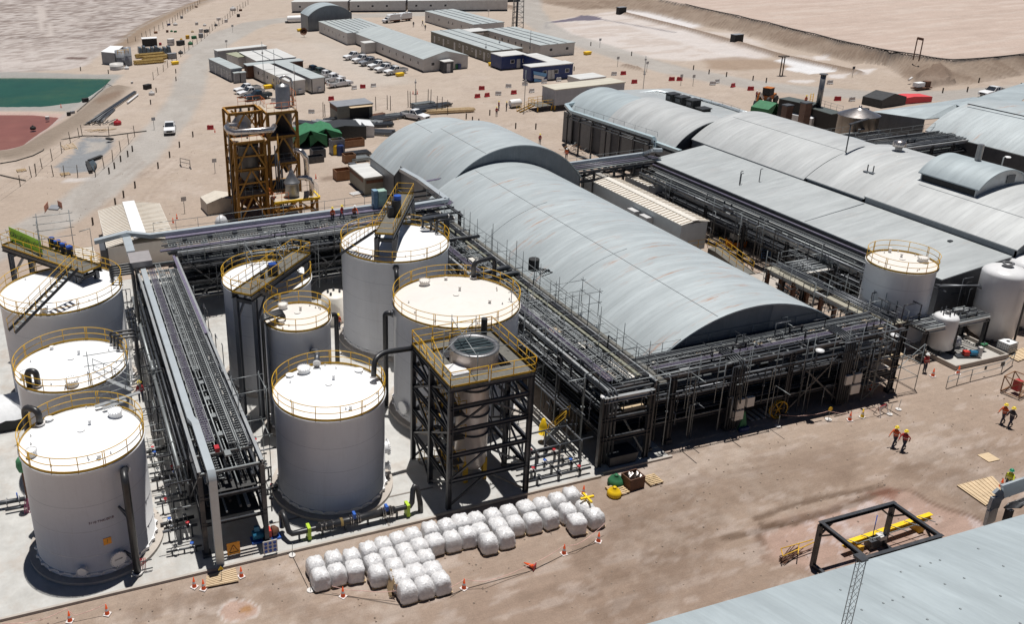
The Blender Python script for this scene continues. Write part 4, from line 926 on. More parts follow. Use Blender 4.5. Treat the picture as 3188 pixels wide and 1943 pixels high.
MB().tube([(59.3,48.4,0),(65,48.4,4.2)],.03,5).obj('brace_pole',galv,se)
r5k=rack('dark pipe rack with purple line along the wall of the flat roof hall','y',58,96.5,71.8,74.1,[2.4,4.1],6.4,cross=2.0)
pipes(r5k,'y',57,97,[(71.6,4.5,.16,pipe_g),(72.1,4.3,.09,pipe_d),(72.6,4.35,.1,galv),(73.1,4.3,.07,pipe_d),(73.6,4.35,.1,pipe_g)])
pipes(r5k,'y',57,97,rnd_pipes(71.9,74,2.7,6));tray(r5k,'y',57,97,73.4,4.9,.5,True)
MB().tube([(73.9,57,5.25),(73.9,98,5.25)],.1,8).obj('purple_pipe',purple,r5k);rail_line(r5k,[(71.4,62,4.1),(71.4,96,4.1)],hi=1.2,post=3,mid=False)
for y in(66,74,82,90):MB().tube([(71.4,y,0),(71.4,y,5.6)],.03,5).obj('scaffold_pole',galv,r5k)
for k in range(18):MB().box(71.9,59+k*2.05,2.52,74,59.4+k*2.05,2.6).obj('wall_bracket',pipe_d,r5k)
r6k=rack('low deck rack with bundled grey pipes left of the right hand tank','y',53.4,67.2,66.3,68.1,[3.1],3.4,cross=1.5,colm=rustw)
MB().box(66.0,61.2,3.3,68.3,67.4,3.36).obj('deck_plate',mat('deck_sheet',(.33,.31,.25),.6,.2),r6k);MB().box(66.1,53.2,3.3,68.5,59.8,3.36).obj('deck_plate',MATS['deck_sheet'],r6k)
pipes(r6k,'y',53,67.8,[(66.9+.2*k,3.6,.065,(pipe_g,galv,pipe_g)[k%3])for k in range(6)]);pipes(r6k,'y',53,66.6,[(66.8+.28*k,3.85,.05,pipe_g)for k in range(4)])
rail_line(r6k,[(66.0,67.4,3.3),(66.0,61.5,3.3)],hi=1.3,post=1.8);rail_line(r6k,[(68.6,53.2,3.3),(68.6,66,3.3)],hi=1.1,post=2)
for x,y in((66,67.4),(66,64),(66,59.5),(66,55),(68.6,60),(68.4,55.5)):MB().tube([(x,y,0),(x,y,5.2)],.032,5).obj('scaffold_pole',galv,r6k)
r7k=rack('short cross rack carrying pipes to the flat roof hall','x',68.6,74,64.8,67.4,[3.3],2.7,cross=1.2)
pipes(r7k,'x',68,74.2,[(65+.26*k,3.65,.07,(galv,pipe_g)[k%2])for k in range(9)]);MB().box(68.6,64.5,3.42,73.5,64.8,3.5).obj('toe_board',cream,r7k);rail_line(r7k,[(68.4,68,3.3),(73.8,68,3.3)],hi=1.2,post=2)
r8k=rack('cluttered pipe rack in front of the right hand tank beside the small vessel','x',69.5,76.5,51.9,53.9,[2.9],3.4,cross=1.3)
pipes(r8k,'x',68.8,77,[(52+.22*k,3.2,.06,(galv,pipe_g,pipe_d)[k%3])for k in range(8)])
mb=MB()
for k in range(3):mb.tube([(74.0,55.5-.2*k,5.1),(77.2+.2*k,54.0,5.1),(77.6+.2*k,53.8,4.8),(77.6+.2*k,53.8,.5)],.08,8)
mb.obj('riser_pipes',pipe_g,r8k);pipes(r8k,'y',54.5,60,[(74.35,4.7,.07,pipe_g)])
br_=thing('pipe_bridge','pipe bridge with silver duct joining the long hall and the flat roof hall','pipe bridge',(68,96,0))
a,b,c,d=at(1800,400,-130,335,6.0),at(1800,400,610,235,6.0),at(1800,400,700,200,7.0),at(1800,400,785,200,7.0)
mb=MB();mb.beam(a,b,.5,.4);mb.beam(b,c,.5,.4);mb.beam(c,d,.5,.4);mb.obj('silver_duct',duct,br_)
for k in range(6):
 o_=Vector((.1*k,-.35*k-.4,-.25-.05*(k%2)));MB().tube([a+o_,b+o_+Vector((1,0,0))],.09,7).obj('pipe',(pipe_g,purple,pipe_g,purple,pipe_d,galv)[k],br_)
for z in(5.4,4.2):
 MB().ibeam((a.x,a.y-.2,z),(b.x+1,b.y-.2,z),.2,.3).obj('girder',steel,br_);MB().ibeam((a.x,a.y-2.4,z),(b.x+1,b.y-2.4,z),.2,.3).obj('girder',steel,br_)
for i in range(12):
 u=i/11;x=a.x+(b.x-a.x)*u;y=a.y+(b.y-a.y)*u;MB().ibeam((x,y-2.4,5.3),(x,y-.2,5.3),.14,.2).obj('cross_beam',galv,br_);
for i in range(5):
 u=i/4;x=a.x+(b.x-a.x)*u;y=a.y+(b.y-a.y)*u
 for q in(-2.4,-.2):MB().ibeam((x,y+q,0),(x,y+q,5.4),.25,.25,up=(1,0,0)).obj('column',steel,br_)
rail_line(br_,[a+Vector((0,.3,0)),b+Vector((0,.3,0))],hi=.6,post=2,mid=False)
ld=thing('roof_edge_duct','pale blue duct with handrail along the eave of the farthest barrel hall','duct',(79,112,5))
E_=[at(1800,0,-290,965,6.3)+Vector((3.5,5,0)),at(1800,0,-345,1005,6.3),at(1800,0,700,1290,6.3),at(1800,0,725,1320,5.2)]
E_=[at(1200,0,1830,945,6.3),at(1200,0,1690,980,6.3),at(1200,0,1740,1040,6.3),at(1800,0,705,1290,6.3),at(1800,0,720,1410,4.6)]
mb=MB();[mb.beam(p,q,.62,.4)for p,q in zip(E_,E_[1:])];mb.obj('silver_duct',mat('bluish_duct',(.42,.52,.56),.4,.2,.06),ld)
for k in range(3):o_=Vector((-.1-.3*k,-.5-.1*k,-.35-.3*k));MB().tube([p+o_ for p in E_[2:4]],.1,7).obj('pipe',pipe_d,ld)
rail_line(ld,[E_[2]+Vector((.6,0,.1)),E_[3]+Vector((.6,0,.1))],hi=.7,post=2.4,mid=False)
for i in range(7):
 p=E_[2].lerp(E_[3],i/6);MB().ibeam((p.x-.6,p.y,0),(p.x-.6,p.y,5.9),.2,.2,up=(1,0,0)).obj('column',steel,ld);MB().beam((p.x-.9,p.y,5.5),(p.x+1,p.y,5.5),.15,.2).obj('bracket',steel,ld)
ld2=thing('roof_edge_duct','short pale duct stepping down from the barrel hall eave to the flat roof','duct',(78,101,5))
MB().beam(at(1800,0,715,1330,5.6),at(1800,0,955,1415,5.6),.6,.4).obj('silver_duct',MATS['bluish_duct'],ld2);MB().beam(at(1800,0,715,1330,5.6)+Vector((0,0,-1)),at(1800,0,955,1415,5.6)+Vector((0,0,-1)),.4,.9).obj('side_sheet',steel_w,ld2)
ld3=thing('roof_edge_duct','thin pale pipe run along the far edge of the flat wing roof','duct',(99,118,6.6))
L3=[at(1800,0,x,y,6.9)for x,y in((450,880),(740,850),(1040,915),(1140,925),(1350,985),(1510,1040),(1640,1070))]
mb=MB();mb.tube(L3,.18,8);mb.tube([p+Vector((.5,.5,0))for p in L3],.12,8);mb.obj('pipe',duct,ld3);rail_line(ld3,[L3[2],L3[4],L3[5]],hi=.5,post=2,mid=False)
r9k=rack('dense dark pipe rack between the barrel hall and the right edge hall','x',103,117.5,87.5,92.5,[1.6,3.2,4.8,6.2],3.6,cross=1.8)
for z in(6.45,5.0,3.4):pipes(r9k,'x',102,118,rnd_pipes(87.7,92.3,z,9,.07,.14))
rail_line(r9k,[(103,93.2,6.2),(117,93.2,6.2)],hi=1.1,post=2);tray(r9k,'x',103,117,90,6.6,.6,True)
r10k=rack('pipe rack with handrails left of the dull steel tank','x',101.5,116,96.5,101.5,[2.5,4.4],4.8,cross=1.8)
pipes(r10k,'x',101,116,rnd_pipes(96.7,101.2,4.65,8,.07,.13));rail_line(r10k,[(101.5,96.2,4.4),(116,96.2,4.4)],hi=1.1,post=2);rail_line(r10k,[(101.5,101.8,4.4),(116,101.8,4.4)],hi=1.1,post=2)
dd_=thing('bent_duct','polished bent duct at the edge of the barrel roof beside the dense rack','duct',(101,88,6))
mb=MB();mb.tube([at(2388,0,x,y,6.8)for x,y in((700,1310),(730,1290),(800,1305),(890,1335),(920,1350))]+[at(2388,0,925,1390,6.3)],.35,10);mb.obj('duct_run',duct,dd_)
bs=thing('roof_sheet','blue sheet lying at the right edge of the third barrel roof','sheet',(99,92,7));q=[at(2388,0,x,y,7.4)for x,y in((520,1330),(600,1300),(850,1360),(700,1385))]
MB().hexa([p-Vector((0,0,.08))for p in q]+q).obj('sheet',mat('blue_sheet',(.08,.14,.28),.5),bs)
for z in(3.3,5.0):MB().box(10,84.6,z,34.4,89.1,z+.03).obj('shade_deck',MATS['shade_deck_dark'],r2k)  # added dark sheets between rack levels, blocking light to the slab
for z in(1.95,3.85):MB().box(35.1,48.5,z,38.7,92.3,z+.03).obj('shade_deck',MATS['shade_deck_dark'],r3k)
for z in(1.6,3.6):MB().box(35.8,49,z,62.4,51.8,z+.03).obj('shade_deck',MATS['shade_deck_dark'],r4k)
clutter(r3k,32.6,34.6,49,78,.3,6.5,50,3);clutter(r4k,36,62,48.0,48.6,.3,6.2,45,4);clutter(r4k,36,62,49,52,5.7,7.0,22,5);clutter(r3k,35,39,50,92,6.0,7.4,30,6);clutter(r2k,10,34,83.5,84.3,.3,6.5,26,7)
clutter(r6k,64.5,68.5,53,67,.2,4.5,26,8);clutter(r8k,67.5,71,53,58,.2,5,26,9);clutter(r5k,70.6,72,58,96,.2,5.5,36,10);clutter(r7k,69,73.5,60,68,.2,4.8,24,11);clutter(r8k,74,78,54.4,57,.2,5.5,16,12)
rr_=random.Random(15)
for k in range(16):
 x=40.5+1.35*k;MB().box(x,rr_.uniform(49,51),5.84,x+rr_.uniform(.4,.9),rr_.uniform(51.1,51.7),5.88).obj('board',(cream,steel_l,galv,ply)[k%4],r4k)
 if k%2:MB().tube([(x,48.35,3),(x,48.35,7.0)],.03,5).obj('scaffold_pole',galv,r4k)
for z in(6.4,7.0):MB().tube([(36,48.35,z),(50,48.35,z)],.028,5).obj('scaffold_pole',galv,r4k)
for k in range(14):
 x=10.5+1.7*k;MB().tube([(x,84.0,6),(x,84.0,8.3)],.03,5).obj('scaffold_pole',galv,r2k)
 if k%2:MB().box(x,85.6,7.0,x+.7,86.6,7.05).obj('board',(galv,steel_l)[k%4>1],r2k)
def platform(label,A,B,w_,z,legs=(),foot=None,stairs=None,rm=yellow,extra=None,zl=0):
 """railed walkway from A to B (xy), width w_, deck height z; legs = fractions with columns"""
 A=Vector((A[0],A[1],z));B=Vector((B[0],B[1],z));d=(B-A).normalized();s=Vector((-d.y,d.x,0))*w_/2
 t=thing('walkway_platform',label,'platform',((A.x+B.x)/2,(A.y+B.y)/2,zl))
 MB().hexa([A-s-Vector((0,0,.06)),A+s-Vector((0,0,.06)),B+s-Vector((0,0,.06)),B-s-Vector((0,0,.06)),A-s,A+s,B+s,B-s]).obj('deck',grate,t)
 for k in(-1,1):MB().ibeam(A+s*k*1.0-Vector((0,0,.28)),B+s*k*1.0-Vector((0,0,.28)),.2,.42).obj('edge_girder',steel,t)
 rail_line(t,[A+s,A-s,B-s,B+s,A+s],hi=1.1,m=rm,post=1.1,toe=True)
 for f in legs:
  p=A.lerp(B,f)
  for k in(-1,1):
   q=p+s*k;MB().ibeam((q.x,q.y,zl),(q.x,q.y,z-.5),.36,.38,up=tuple(d)).obj('leg',mat('leg_grey',(.16,.17,.19),.45,.1,.1),t)
  MB().beam(p+s-Vector((0,0,.75)),p-s-Vector((0,0,.75)),.3,.3).obj('cross_head',steel,t)
  sg=1 if f<.5 else-1;
  for k in(-1,1):q=p+s*k;MB().beam((q.x,q.y,z-2.6),tuple(q+d*sg*1.9-Vector((0,0,.5))),.18,.18).obj('knee_brace',MATS['leg_grey'],t)
 return t
def stair(label,A,B,w_=.8,m=steel,rm=yellow,group=None,treads=None):
 A,B=Vector(A),Vector(B);h=(B-A);d=Vector((h.x,h.y,0)).normalized();s=Vector((-d.y,d.x,0))*w_/2
 t=thing('stairway',label,'stairs',(A.x,A.y,min(A.z,B.z)),group=group)
 for k in(-1,1):MB().beam(A+s*k,B+s*k,.06,.25).obj('stringer',m,t)
 n=treads or int(abs(h.z)/.22);mb=MB()
 for i in range(1,n):p=A.lerp(B,i/n);mb.beam(p-s,p+s,.24,.04,up=(0,0,1))
 mb.obj('treads',galv,t)
 for k in(-1,1):rail_line(t,[A+s*k,B+s*k],hi=1.0,m=rm,post=1.1)
 return t
pa,pb=at(0,400,100,1020,11.2),at(0,400,860,1300,11.2)
pl3=platform('yellow railed walkway with the green banner over the largest left tank',((pa.x),pa.y-.8),((pb.x),pb.y),1.9,11.0,legs=(.10,.93))
bn_=thing('banner','lime green banner with black writing tied to the walkway rail','banner',tuple(at(0,400,250,1080,11.5)))
a,b=at(0,400,105,1045,11.05),at(0,400,405,1185,11.05);lime=mat('lime_cloth',(.40,.78,.07),.7,0,.12,1.5,bump=.4,bscale=4)
mb=MB();N=14;dn=(b-a).normalized();nn=Vector((dn.y,-dn.x,0))
for i in range(N):
 p,q=a.lerp(b,i/N),a.lerp(b,(i+1)/N);w0,w1=.05*math.sin(i*1.3),.05*math.sin((i+1)*1.3)
 for j in range(3):
  z0,z1=j*.45,(j+1)*.45;mb.face(p+nn*(w0*(1-j*.3)+.05)+Vector((0,0,z0)),q+nn*(w1*(1-j*.3)+.05)+Vector((0,0,z0)),q+nn*(w1*(.7-j*.3)+.05)+Vector((0,0,z1)),p+nn*(w0*(.7-j*.3)+.05)+Vector((0,0,z1)))
o=mb.obj('cloth',lime,bn_);md=o.modifiers.new('s','SOLIDIFY');md.thickness=.012
c=a.lerp(b,.5)+nn*.14+Vector((0,0,.75));text('VOCRA UOCRA UOCRA',.62,wallM(c,nn),inkb,bn_)
cr=thing('motor_row','row of blue topped agitator motors on the banner walkway','motors',tuple(at(0,400,570,1130,11.0)))
a,b=at(0,400,490,1110,11.0),at(0,400,660,1190,11.0);bm1=mat('motor_blue',(.02,.09,.42),.5,0,.2)
for i in range(4):
 p=a.lerp(b,i/3);MB().cyl(p,.28,.7,12).obj('motor_body',blackt,cr);MB().cyl(p+Vector((0,0,.7)),.3,.22,12).obj('motor_cap',bm1,cr)
stair('steep stairway climbing across the rim of the largest left tank to the walkway',atY(0,700,110,1000,66.6),atY(0,700,700,400,70.3),.8)
lp3=thing('lamp_post','thin lamp post with bent arm behind the banner walkway','lamp post',tuple(at(0,400,880,1240,11.0)))
p=at(0,400,880,1230,11.0);MB().tube([p,p+Vector((0,0,2.9)),p+Vector((-.9,.1,2.7))],.04,6).obj('pole',galv,lp3)
pa,pb=at(600,400,1790,990,12.0),at(600,400,1990,610,12.0)
pl6=platform('straight yellow railed agitator walkway over the tall white tank',(pa.x,pa.y),(pb.x,pb.y),1.6,12.0,legs=(.05,.95))
mo=thing('agitator_motor','dark agitator motor with blue cap on the tall tank walkway','motor',tuple(at(600,400,1900,800,12)))
p=at(600,400,1905,810,12.05);MB().cyl(p,.45,1.5,14).obj('motor_body',blackt,mo);MB().cyl(p+Vector((.1,0,1.5)),.36,.4,14).obj('motor_cap',bm1,mo);MB().box(p.x-.8,p.y-.3,p.z,p.x-.35,p.y+.3,p.z+.9).obj('gearbox',steel,mo)
stair('short stairway dropping from the tall tank walkway to the tank rim',at(600,400,1400,1160,9.4),at(600,400,1700,960,12.0),.7)
mb=thing('wrapped_unit','blue and green wrapped equipment beside the tall tank walkway','equipment',tuple(at(600,400,1760,700,8)))
p=at(600,400,1745,735,7.2);MB().box(p.x-.8,p.y-.5,7.0,p.x-.3,p.y+.3,9.3).obj('cage',mat('pale_blue_mesh',(.20,.32,.42),.6,0,.3,4),mb);MB().box(p.x-.28,p.y-.6,7.6,p.x+.7,p.y+.4,9.2).obj('wrap',mat('green_film',(.35,.5,.42),.4,0,.3,2),mb)
pa,pb=at(600,700,455,650,11.3),at(600,700,1015,260,11.3)
pl8=platform('sloping looking agitator walkway with yellow rails above the half hidden tank',(pa.x,pa.y),(pb.x,pb.y),1.75,11.3,legs=(.05,.93))
mo=thing('agitator_motor','small motor with blue lid on the half hidden tank walkway','motor',tuple(at(600,700,750,450,11.3)))
p=at(600,700,750,460,11.35);MB().box(p.x-.35,p.y-.35,p.z,p.x+.35,p.y+.35,p.z+.75).obj('motor_body',blackt,mo);MB().box(p.x-.3,p.y-.3,p.z+.75,p.x+.3,p.y+.3,p.z+.95).obj('motor_cap',bm1,mo);MB().cyl(p+Vector((-.9,-.3,0)),.22,.5,10).obj('gearbox',steel,mo)
stair('yellow railed stair leading down from the half hidden tank walkway',at(600,700,760,700,9.5),at(600,700,590,610,11.3),.75)
def scaffold(label,cx,cy,z0,z1,w_=2.2,d_=2.2):
 t=thing('scaffold_tower',label,'scaffold',(cx,cy,z0))
 for x in(-w_/2,w_/2):
  for y in(-d_/2,d_/2):local(MB().tube([(x,y,0),(x,y,z1-z0)],.032,5),'standard_pole',galv,t)
 for z in(.5*(z1-z0),z1-z0-.3):
  for y in(-d_/2,d_/2):local(MB().tube([(-w_/2-.3,y,z),(w_/2+.3,y,z)],.03,5),'ledger_pole',galv,t)
  for x in(-w_/2,w_/2):local(MB().tube([(x,-d_/2-.3,z),(x,d_/2+.3,z)],.03,5),'ledger_pole',galv,t)
 return t
p=at(0,400,540,1150,11);scaffold('scaffold frame standing over the blue motors of the banner walkway',p.x,p.y+.5,10.9,14.2,2.8,2.2)
p=at(600,700,680,420,11.3);scaffold('scaffold frame around the motor on the half hidden tank walkway',p.x,p.y,11.2,13.6,2.6,2.4)
p=at(0,1100,940,230,8.4);scaffold('galvanised scaffold frame on the rim of the second left tank',p.x+.6,p.y,6.2,10.2,2.6,1.6)
p=at(1200,700,1360,800,9);scaffold('scaffold tower between the cream tank and the wide rack',p.x-.2,p.y,.2,10.6,1.9,2.2)
p=at(600,1100,620,430,6.8);scaffold('scaffold tower left of the centre front tank',p.x-.6,p.y+.4,.2,8.2,2.0,2.2)
p=at(0,1100,1420,780,4.0);scaffold('low scaffold right of the front left tank',p.x,p.y,.2,4.6,2.4,2.0)
sb=thing('scaffold_boards','galvanised scaffold boards bridging from the second tank to the front left tank','scaffold boards',(2.2,57,8))
for u,v in(((1010,250),(1240,350)),((1310,365),(890,500)),((1180,440),(960,520))):
 a,b=at(0,1100,*u,8.5),at(0,1100,*v,8.5);MB().beam(a,b,.32,.06).obj('board',steel_l,sb)
rail_line(sb,[at(0,1100,880,180,8.3),at(0,1100,1310,370,8.3)],hi=1.1,post=1.2);rail_line(sb,[at(0,1100,900,480,8.3),at(0,1100,1320,340,8.3)],hi=1.1,post=1.2)
p=at(1200,700,1790,720,6.6);scaffold('small scaffold cage hanging at the hall eave over the wide rack',p.x,p.y,5.6,8.2,2.6,2.6)
ms=thing('mast_base','black motor and lattice arm lying at the eave above the wide rack','machine',tuple(at(1200,700,1400,420,6.4)))
p=at(1200,700,1385,420,6.6);MB().cyl(p,.5,1.1,14).obj('motor_body',black,ms);mb=MB();q=at(1200,700,1550,435,7.4);
for k in(-.25,.25):mb.beam(p+Vector((0,k,.2)),q+Vector((0,k,0)),.07);mb.beam(p+Vector((.8,k,-.7)),q+Vector((0,k,0)),.07)
for i in range(6):mb.beam(p.lerp(q,i/6)+Vector((0,0,.2)),(p+Vector((.8,0,-.7))).lerp(q,(i+.5)/6),.05)
mb.obj('lattice_arm',pipe_d,ms)
st=thing('column_tower','dark steel tower with yellow railed deck around the bronze tinted column','tower',(25,49.8,0))
X0,X1,Y0,Y1=22.0,27.9,46.9,53.3;ZT=9.75
for x,y in((X0,Y0),(X1,Y0),(X0,50.1),(X0,Y1),(X1,Y1),(X1,50.1)):MB().ibeam((x,y,.1),(x,y,ZT+(0 if y>47 else.1)),.3,.32,up=(1,0,0)).obj('column',steel,st)
for z in(2.4,4.4,6.3,8.1):
 for y in(Y0,Y1):MB().ibeam((X0,y,z),(X1,y,z),.22,.28).obj('beam',steel,st)
 for x in(X0,X1):MB().ibeam((x,Y0,z),(x,Y1,z),.22,.28).obj('beam',steel,st)
zs=[.3,2.4,4.4,6.3,8.1,9.6]
for i in range(5):
 for x in(X0,X1):
  MB().beam((x,Y0 if i%2 else 50.1,zs[i]),(x,50.1 if i%2 else Y0,zs[i+1]),.13).obj('brace',steel,st);MB().beam((x,Y1 if i%2 else 50.1,zs[i]),(x,50.1 if i%2 else Y1,zs[i+1]),.13).obj('brace',steel,st)
for x in(X0+.05,X1-.05):
 MB().beam((x,Y0,7.2),(x,Y1,7.2),.1,.12).obj('beam',steel,st)
for i in range(5):MB().beam((X0,Y1-.05,zs[i]),(24.9,Y1-.05,zs[i+1]),.12).obj('brace',steel,st);MB().beam((X1,Y1-.05,zs[i]),(24.9,Y1-.05,zs[i+1]),.12).obj('brace',steel,st)
for z in(3.35,5.3,7.2):rail_line(st,[(X0+1.4,Y0+.5,z),(X0+.15,Y0+.5,z),(X0+.15,Y1-.3,z)],hi=1.0,m=yellow,post=1.2);MB().box(X0+.1,Y0+.4,z-.04,X0+1.3,49.4,z).obj('landing',grate,st)
for i in range(14):x,y,z=X1-.6-rng.uniform(0,.5),rng.uniform(Y0+.3,Y1-.3),rng.uniform(.5,6);MB().tube([(x,y,z),(x,y,z+rng.uniform(1,3.5)),(x-.4,y,z+3.6)],.05,6).obj('branch_pipe',(pipe_d,pipe_g,galv)[i%3],st)
for i in(0,1,3):MB().beam((X0,Y0+.05,zs[i]),(24.9,Y0+.05,zs[i+1]),.12).obj('brace',steel,st);MB().beam((X1,Y0+.05,zs[i]),(24.9,Y0+.05,zs[i+1]),.12).obj('brace',steel,st)
for(a,b,c,d)in((X0-.1,Y0-.1,X1+.2,48.25),(X0-.1,51.9,X1+.2,Y1),(X0-.1,48.25+.002,23.3,51.9-.002),(27.1,48.25+.002,X1+.2,51.9-.002)):MB().box(a,b,ZT-.06,c,d,ZT).obj('deck',grate,st)
for(a,b)in(((X0-.1,Y0-.1),(X1+.2,Y0-.1)),((X0-.1,Y1),(X1+.2,Y1)),((X0-.1,Y0-.1),(X0-.1,Y1)),((X1+.2,Y0-.1),(X1+.2,Y1))):MB().ibeam((*a,ZT-.2),(*b,ZT-.2),.16,.3).obj('edge_girder',steel,st)
for P in([(X0-.1,Y0-.1),(24.6,Y0-.1)],[(24.8,Y0-.1),(X1+.2,Y0-.1)],[(X1+.2,Y0-.1),(X1+.2,Y1)],[(X1+.2,Y1),(X0-.1,Y1)],[(X0-.1,Y1),(X0-.1,Y0-.1)],[(X0+.9,51.9),(X0+3.4,51.9)]):
 rail_line(st,[(*p,ZT)for p in P],hi=1.15,m=yellow,post=1.4,rw=.035,toe=True)
MB().box(22.7,48.1,ZT+.02,23.9,49.6,ZT+.1).obj('white_sheet',whitep,st)
for x,y in((22.2,48.6),(24.0,47.2),(23.3,51),(26.3,52.2),(24.8,53),(27,50)):MB().tube([(x,y,ZT),(x,y,ZT+2.0)],.03,5).obj('scaffold_pole',galv,st)
for z in(ZT+1.7,):
 for a,b in(((22.2,48.6),(26.3,52.2)),((23.3,51),(27,50)),((22.2,48.6),(27,48)),((24,47.2),(24.8,53))):MB().tube([(*a,z),(*b,z)],.028,5).obj('scaffold_pole',galv,st)
cv=thing('column_vessel','tall bronze tinted steel column with open black top on yellow legs','vessel',(25.15,50.1,0))
mb=MB();mb.lathe((25.15,50.1,0),[(.5,1.0),(.95,1.15),(1.16,1.6),(1.16,8.6),(1.2,9.0),(1.68,9.5),(1.68,10.6)],48);mb.obj('shell',mat('bronzed_steel',(.68,.59,.53),.32,.35,.06,.6,streak=[((1.2,1.2,.15),(.36,.31,.28),.5,.7,.4)]),cv)
mb=MB();mb.lathe((25.15,50.1,10.6),[(1.68,0),(1.74,.02),(1.74,.1),(1.38,.1),(1.38,-.35),(0,-.35)],48);mb.obj('rim_ring',inox_d,cv)
mb=MB();mb.lathe((25.15,50.1,10.62),[(0,0),(1.36,0)],40,False);mb.obj('screen',mat('dark_screen',(.015,.03,.035),.5),cv)
mb=MB();[mb.beam((25.15-1.25,50.1+.4*k,10.66),(25.15+1.25,50.1+.4*k,10.66),.04)for k in(-2,-1,0,1,2)];mb.obj('screen_bars',pipe_d,cv)
for z in(4.0,5.6,7.6):
 MB().lathe((25.15,50.1,z),[(1.16,0),(1.26,.01),(1.26,.1),(1.16,.11)],40).obj('stiffener_ring',steel,cv)
for k in range(4):
 a=pi/4+k*pi/2;MB().beam((25.15+1.05*math.cos(a),50.1+1.05*math.sin(a),.1),(25.15+1.05*math.cos(a),50.1+1.05*math.sin(a),1.9),.3).obj('leg',yellow,cv)
MB().cyl((26.9,52.1,9.8),.22,1.7,14).obj('side_stack',blackt,cv)
stt=[stair(['lower','second','third','upper'][i]+' flight of the zigzag stairs in the dark steel tower',(22.6,47.6 if i%2 else 52.6,.2+2.35*i),(22.6,52.4 if i%2 else 47.8,.2+2.35*(i+1)),.8,group='zigzag stair flights in the column tower')for i in range(4)]
og=thing('evaporator_tower','tall ochre steel tower with vessels and silver ducts behind the back rack','tower',(26,115,0))
def frame(par,x0,x1,y0,y1,zs,m=orange_s,w_=.34,br=True):
 for x in(x0,x1):
  for y in(y0,y1):MB().ibeam((x,y,0),(x,y,zs[-1]),w_,w_,up=(1,0,0)).obj('column',m,par)
 for z in zs:
  for y in(y0,y1):MB().ibeam((x0,y,z),(x1,y,z),.24,.34).obj('beam',m,par)
  for x in(x0,x1):MB().ibeam((x,y0,z),(x,y1,z),.24,.34).obj('beam',m,par)
 if br:
  zz=[0]+list(zs)
  for i in range(len(zz)-1):
   xm=(x0+x1)/2;MB().beam((x0,y0-.02,zz[i]),(xm,y0-.02,zz[i+1]),.2).obj('brace',m,par);MB().beam((x1,y0-.02,zz[i]),(xm,y0-.02,zz[i+1]),.2).obj('brace',m,par)
   MB().beam((x0-.02,y0,zz[i+1]),(x0-.02,y1,zz[i]),.16).obj('brace',m,par);MB().beam((x1+.02,y0,zz[i+1]),(x1+.02,y1,zz[i]),.16).obj('brace',m,par)
fa=at(600,0,395,1330,10.2);fb=at(600,0,690,1320,10.2)
fl_=at(600,0,320,1045,13.2);fr_=at(600,0,690,1065,13.2);frr=at(600,0,980,1055,13.2)
bx0,by0=fa.x,fa.y
frame(og,fl_.x,fr_.x-.3,by0+2.8,by0+6.6,[3.4,6.8,10.2,13.2])
frame(og,fa.x,fb.x,by0,by0+2.8-.4,[3.4,6.8,10.2])
frame(og,fr_.x,frr.x,by0+1.0,by0+5.5,[3.4,6.8,10.2,13.2])
yb=by0
for(x0,x1,y0,y1,z)in((fa.x,fb.x,yb,yb+2.3,10.35),(fr_.x,frr.x,yb+1,yb+5.5,13.35),(fr_.x,frr.x,yb+1,yb+5.5,6.95),(fl_.x,fr_.x-.3,yb+2.8,yb+6.6,6.95),(fa.x,fb.x,yb,yb+2.3,3.55)):
 MB().box(x0,y0,z,x1,y1,z+.05).obj('deck',mat('dusty_deck',(.42,.36,.29),.8,0,.1),og);rail_line(og,[(x0,y0,z),(x1,y0,z),(x1,y1,z)],hi=1.1,m=(galv,orange_r)[z>7],post=1.1)
rail_line(og,[(fl_.x+2,yb+6.6,13.3),(fr_.x+.5,yb+6.6,13.3),(fr_.x+.5,yb+4,13.3)],hi=1.1,m=orange_r,post=.9)
rail_line(og,[(frr.x,yb+1,13.4),(frr.x,yb+5.5,13.4)],hi=2.2,m=orange_r,post=1.0)
def vessel(par,x,y,z0,z1,r,m=inox_d,cone=.8,name='vessel',top=.5):
 mb=MB();mb.lathe((x,y,0),[(.15,z0),(r*.55,z0+cone*.6),(r,z0+cone),(r,z1-.25),(r*1.06,z1-.25),(r*1.06,z1-.1),(r,z1-.1),(r*.35,z1+top),(.12,z1+top+.05),(.12,z1+top+.3)],28);mb.obj(name,m,par)
xm=(fa.x+fb.x)/2
vessel(og,xm,yb+1.25,3.8,9.8,1.25,mat('grey_cone_vessel',(.13,.135,.14),.4,.5,.2),cone=2.0);mb=MB();mb.lathe((xm-.1,yb+3.9,0),[(1.2,10.4),(1.2,12.0),(.45,12.9),(.3,13.2),(.15,13.3),(.15,13.6)],24);mb.obj('cone_head',inox_d,og)
for z in(3.45,6.85,10.25):MB().box(fl_.x,by0+2.8,z,fr_.x-.3,by0+6.6,z+.04).obj('shade_deck',MATS['shade_deck_dark'],og);MB().box(fr_.x,by0+1,z+.05,frr.x,by0+5.5,z+.09).obj('shade_deck',MATS['shade_deck_dark'],og)  # added dark sheets that deepen the shade inside the tower
rr_=random.Random(3)
for k in range(34):
 x,y=rr_.uniform(fl_.x,frr.x),rr_.uniform(by0-.2,by0+5);z=rr_.uniform(0,8);MB().tube([(x,y,z),(x,y,z+rr_.uniform(1,4)),],rr_.choice((.06,.09,.13)),7).obj('branch_pipe',rr_.choice((pipe_d,orange_s,rustw,pipe_g,orange_s)),og)
for z in(1.7,5.1,8.5):
 for y in(by0,by0+6.6):MB().beam((fl_.x,y,z),(frr.x if y>by0 else fb.x,y,z),.16,.2).obj('beam',orange_s,og)
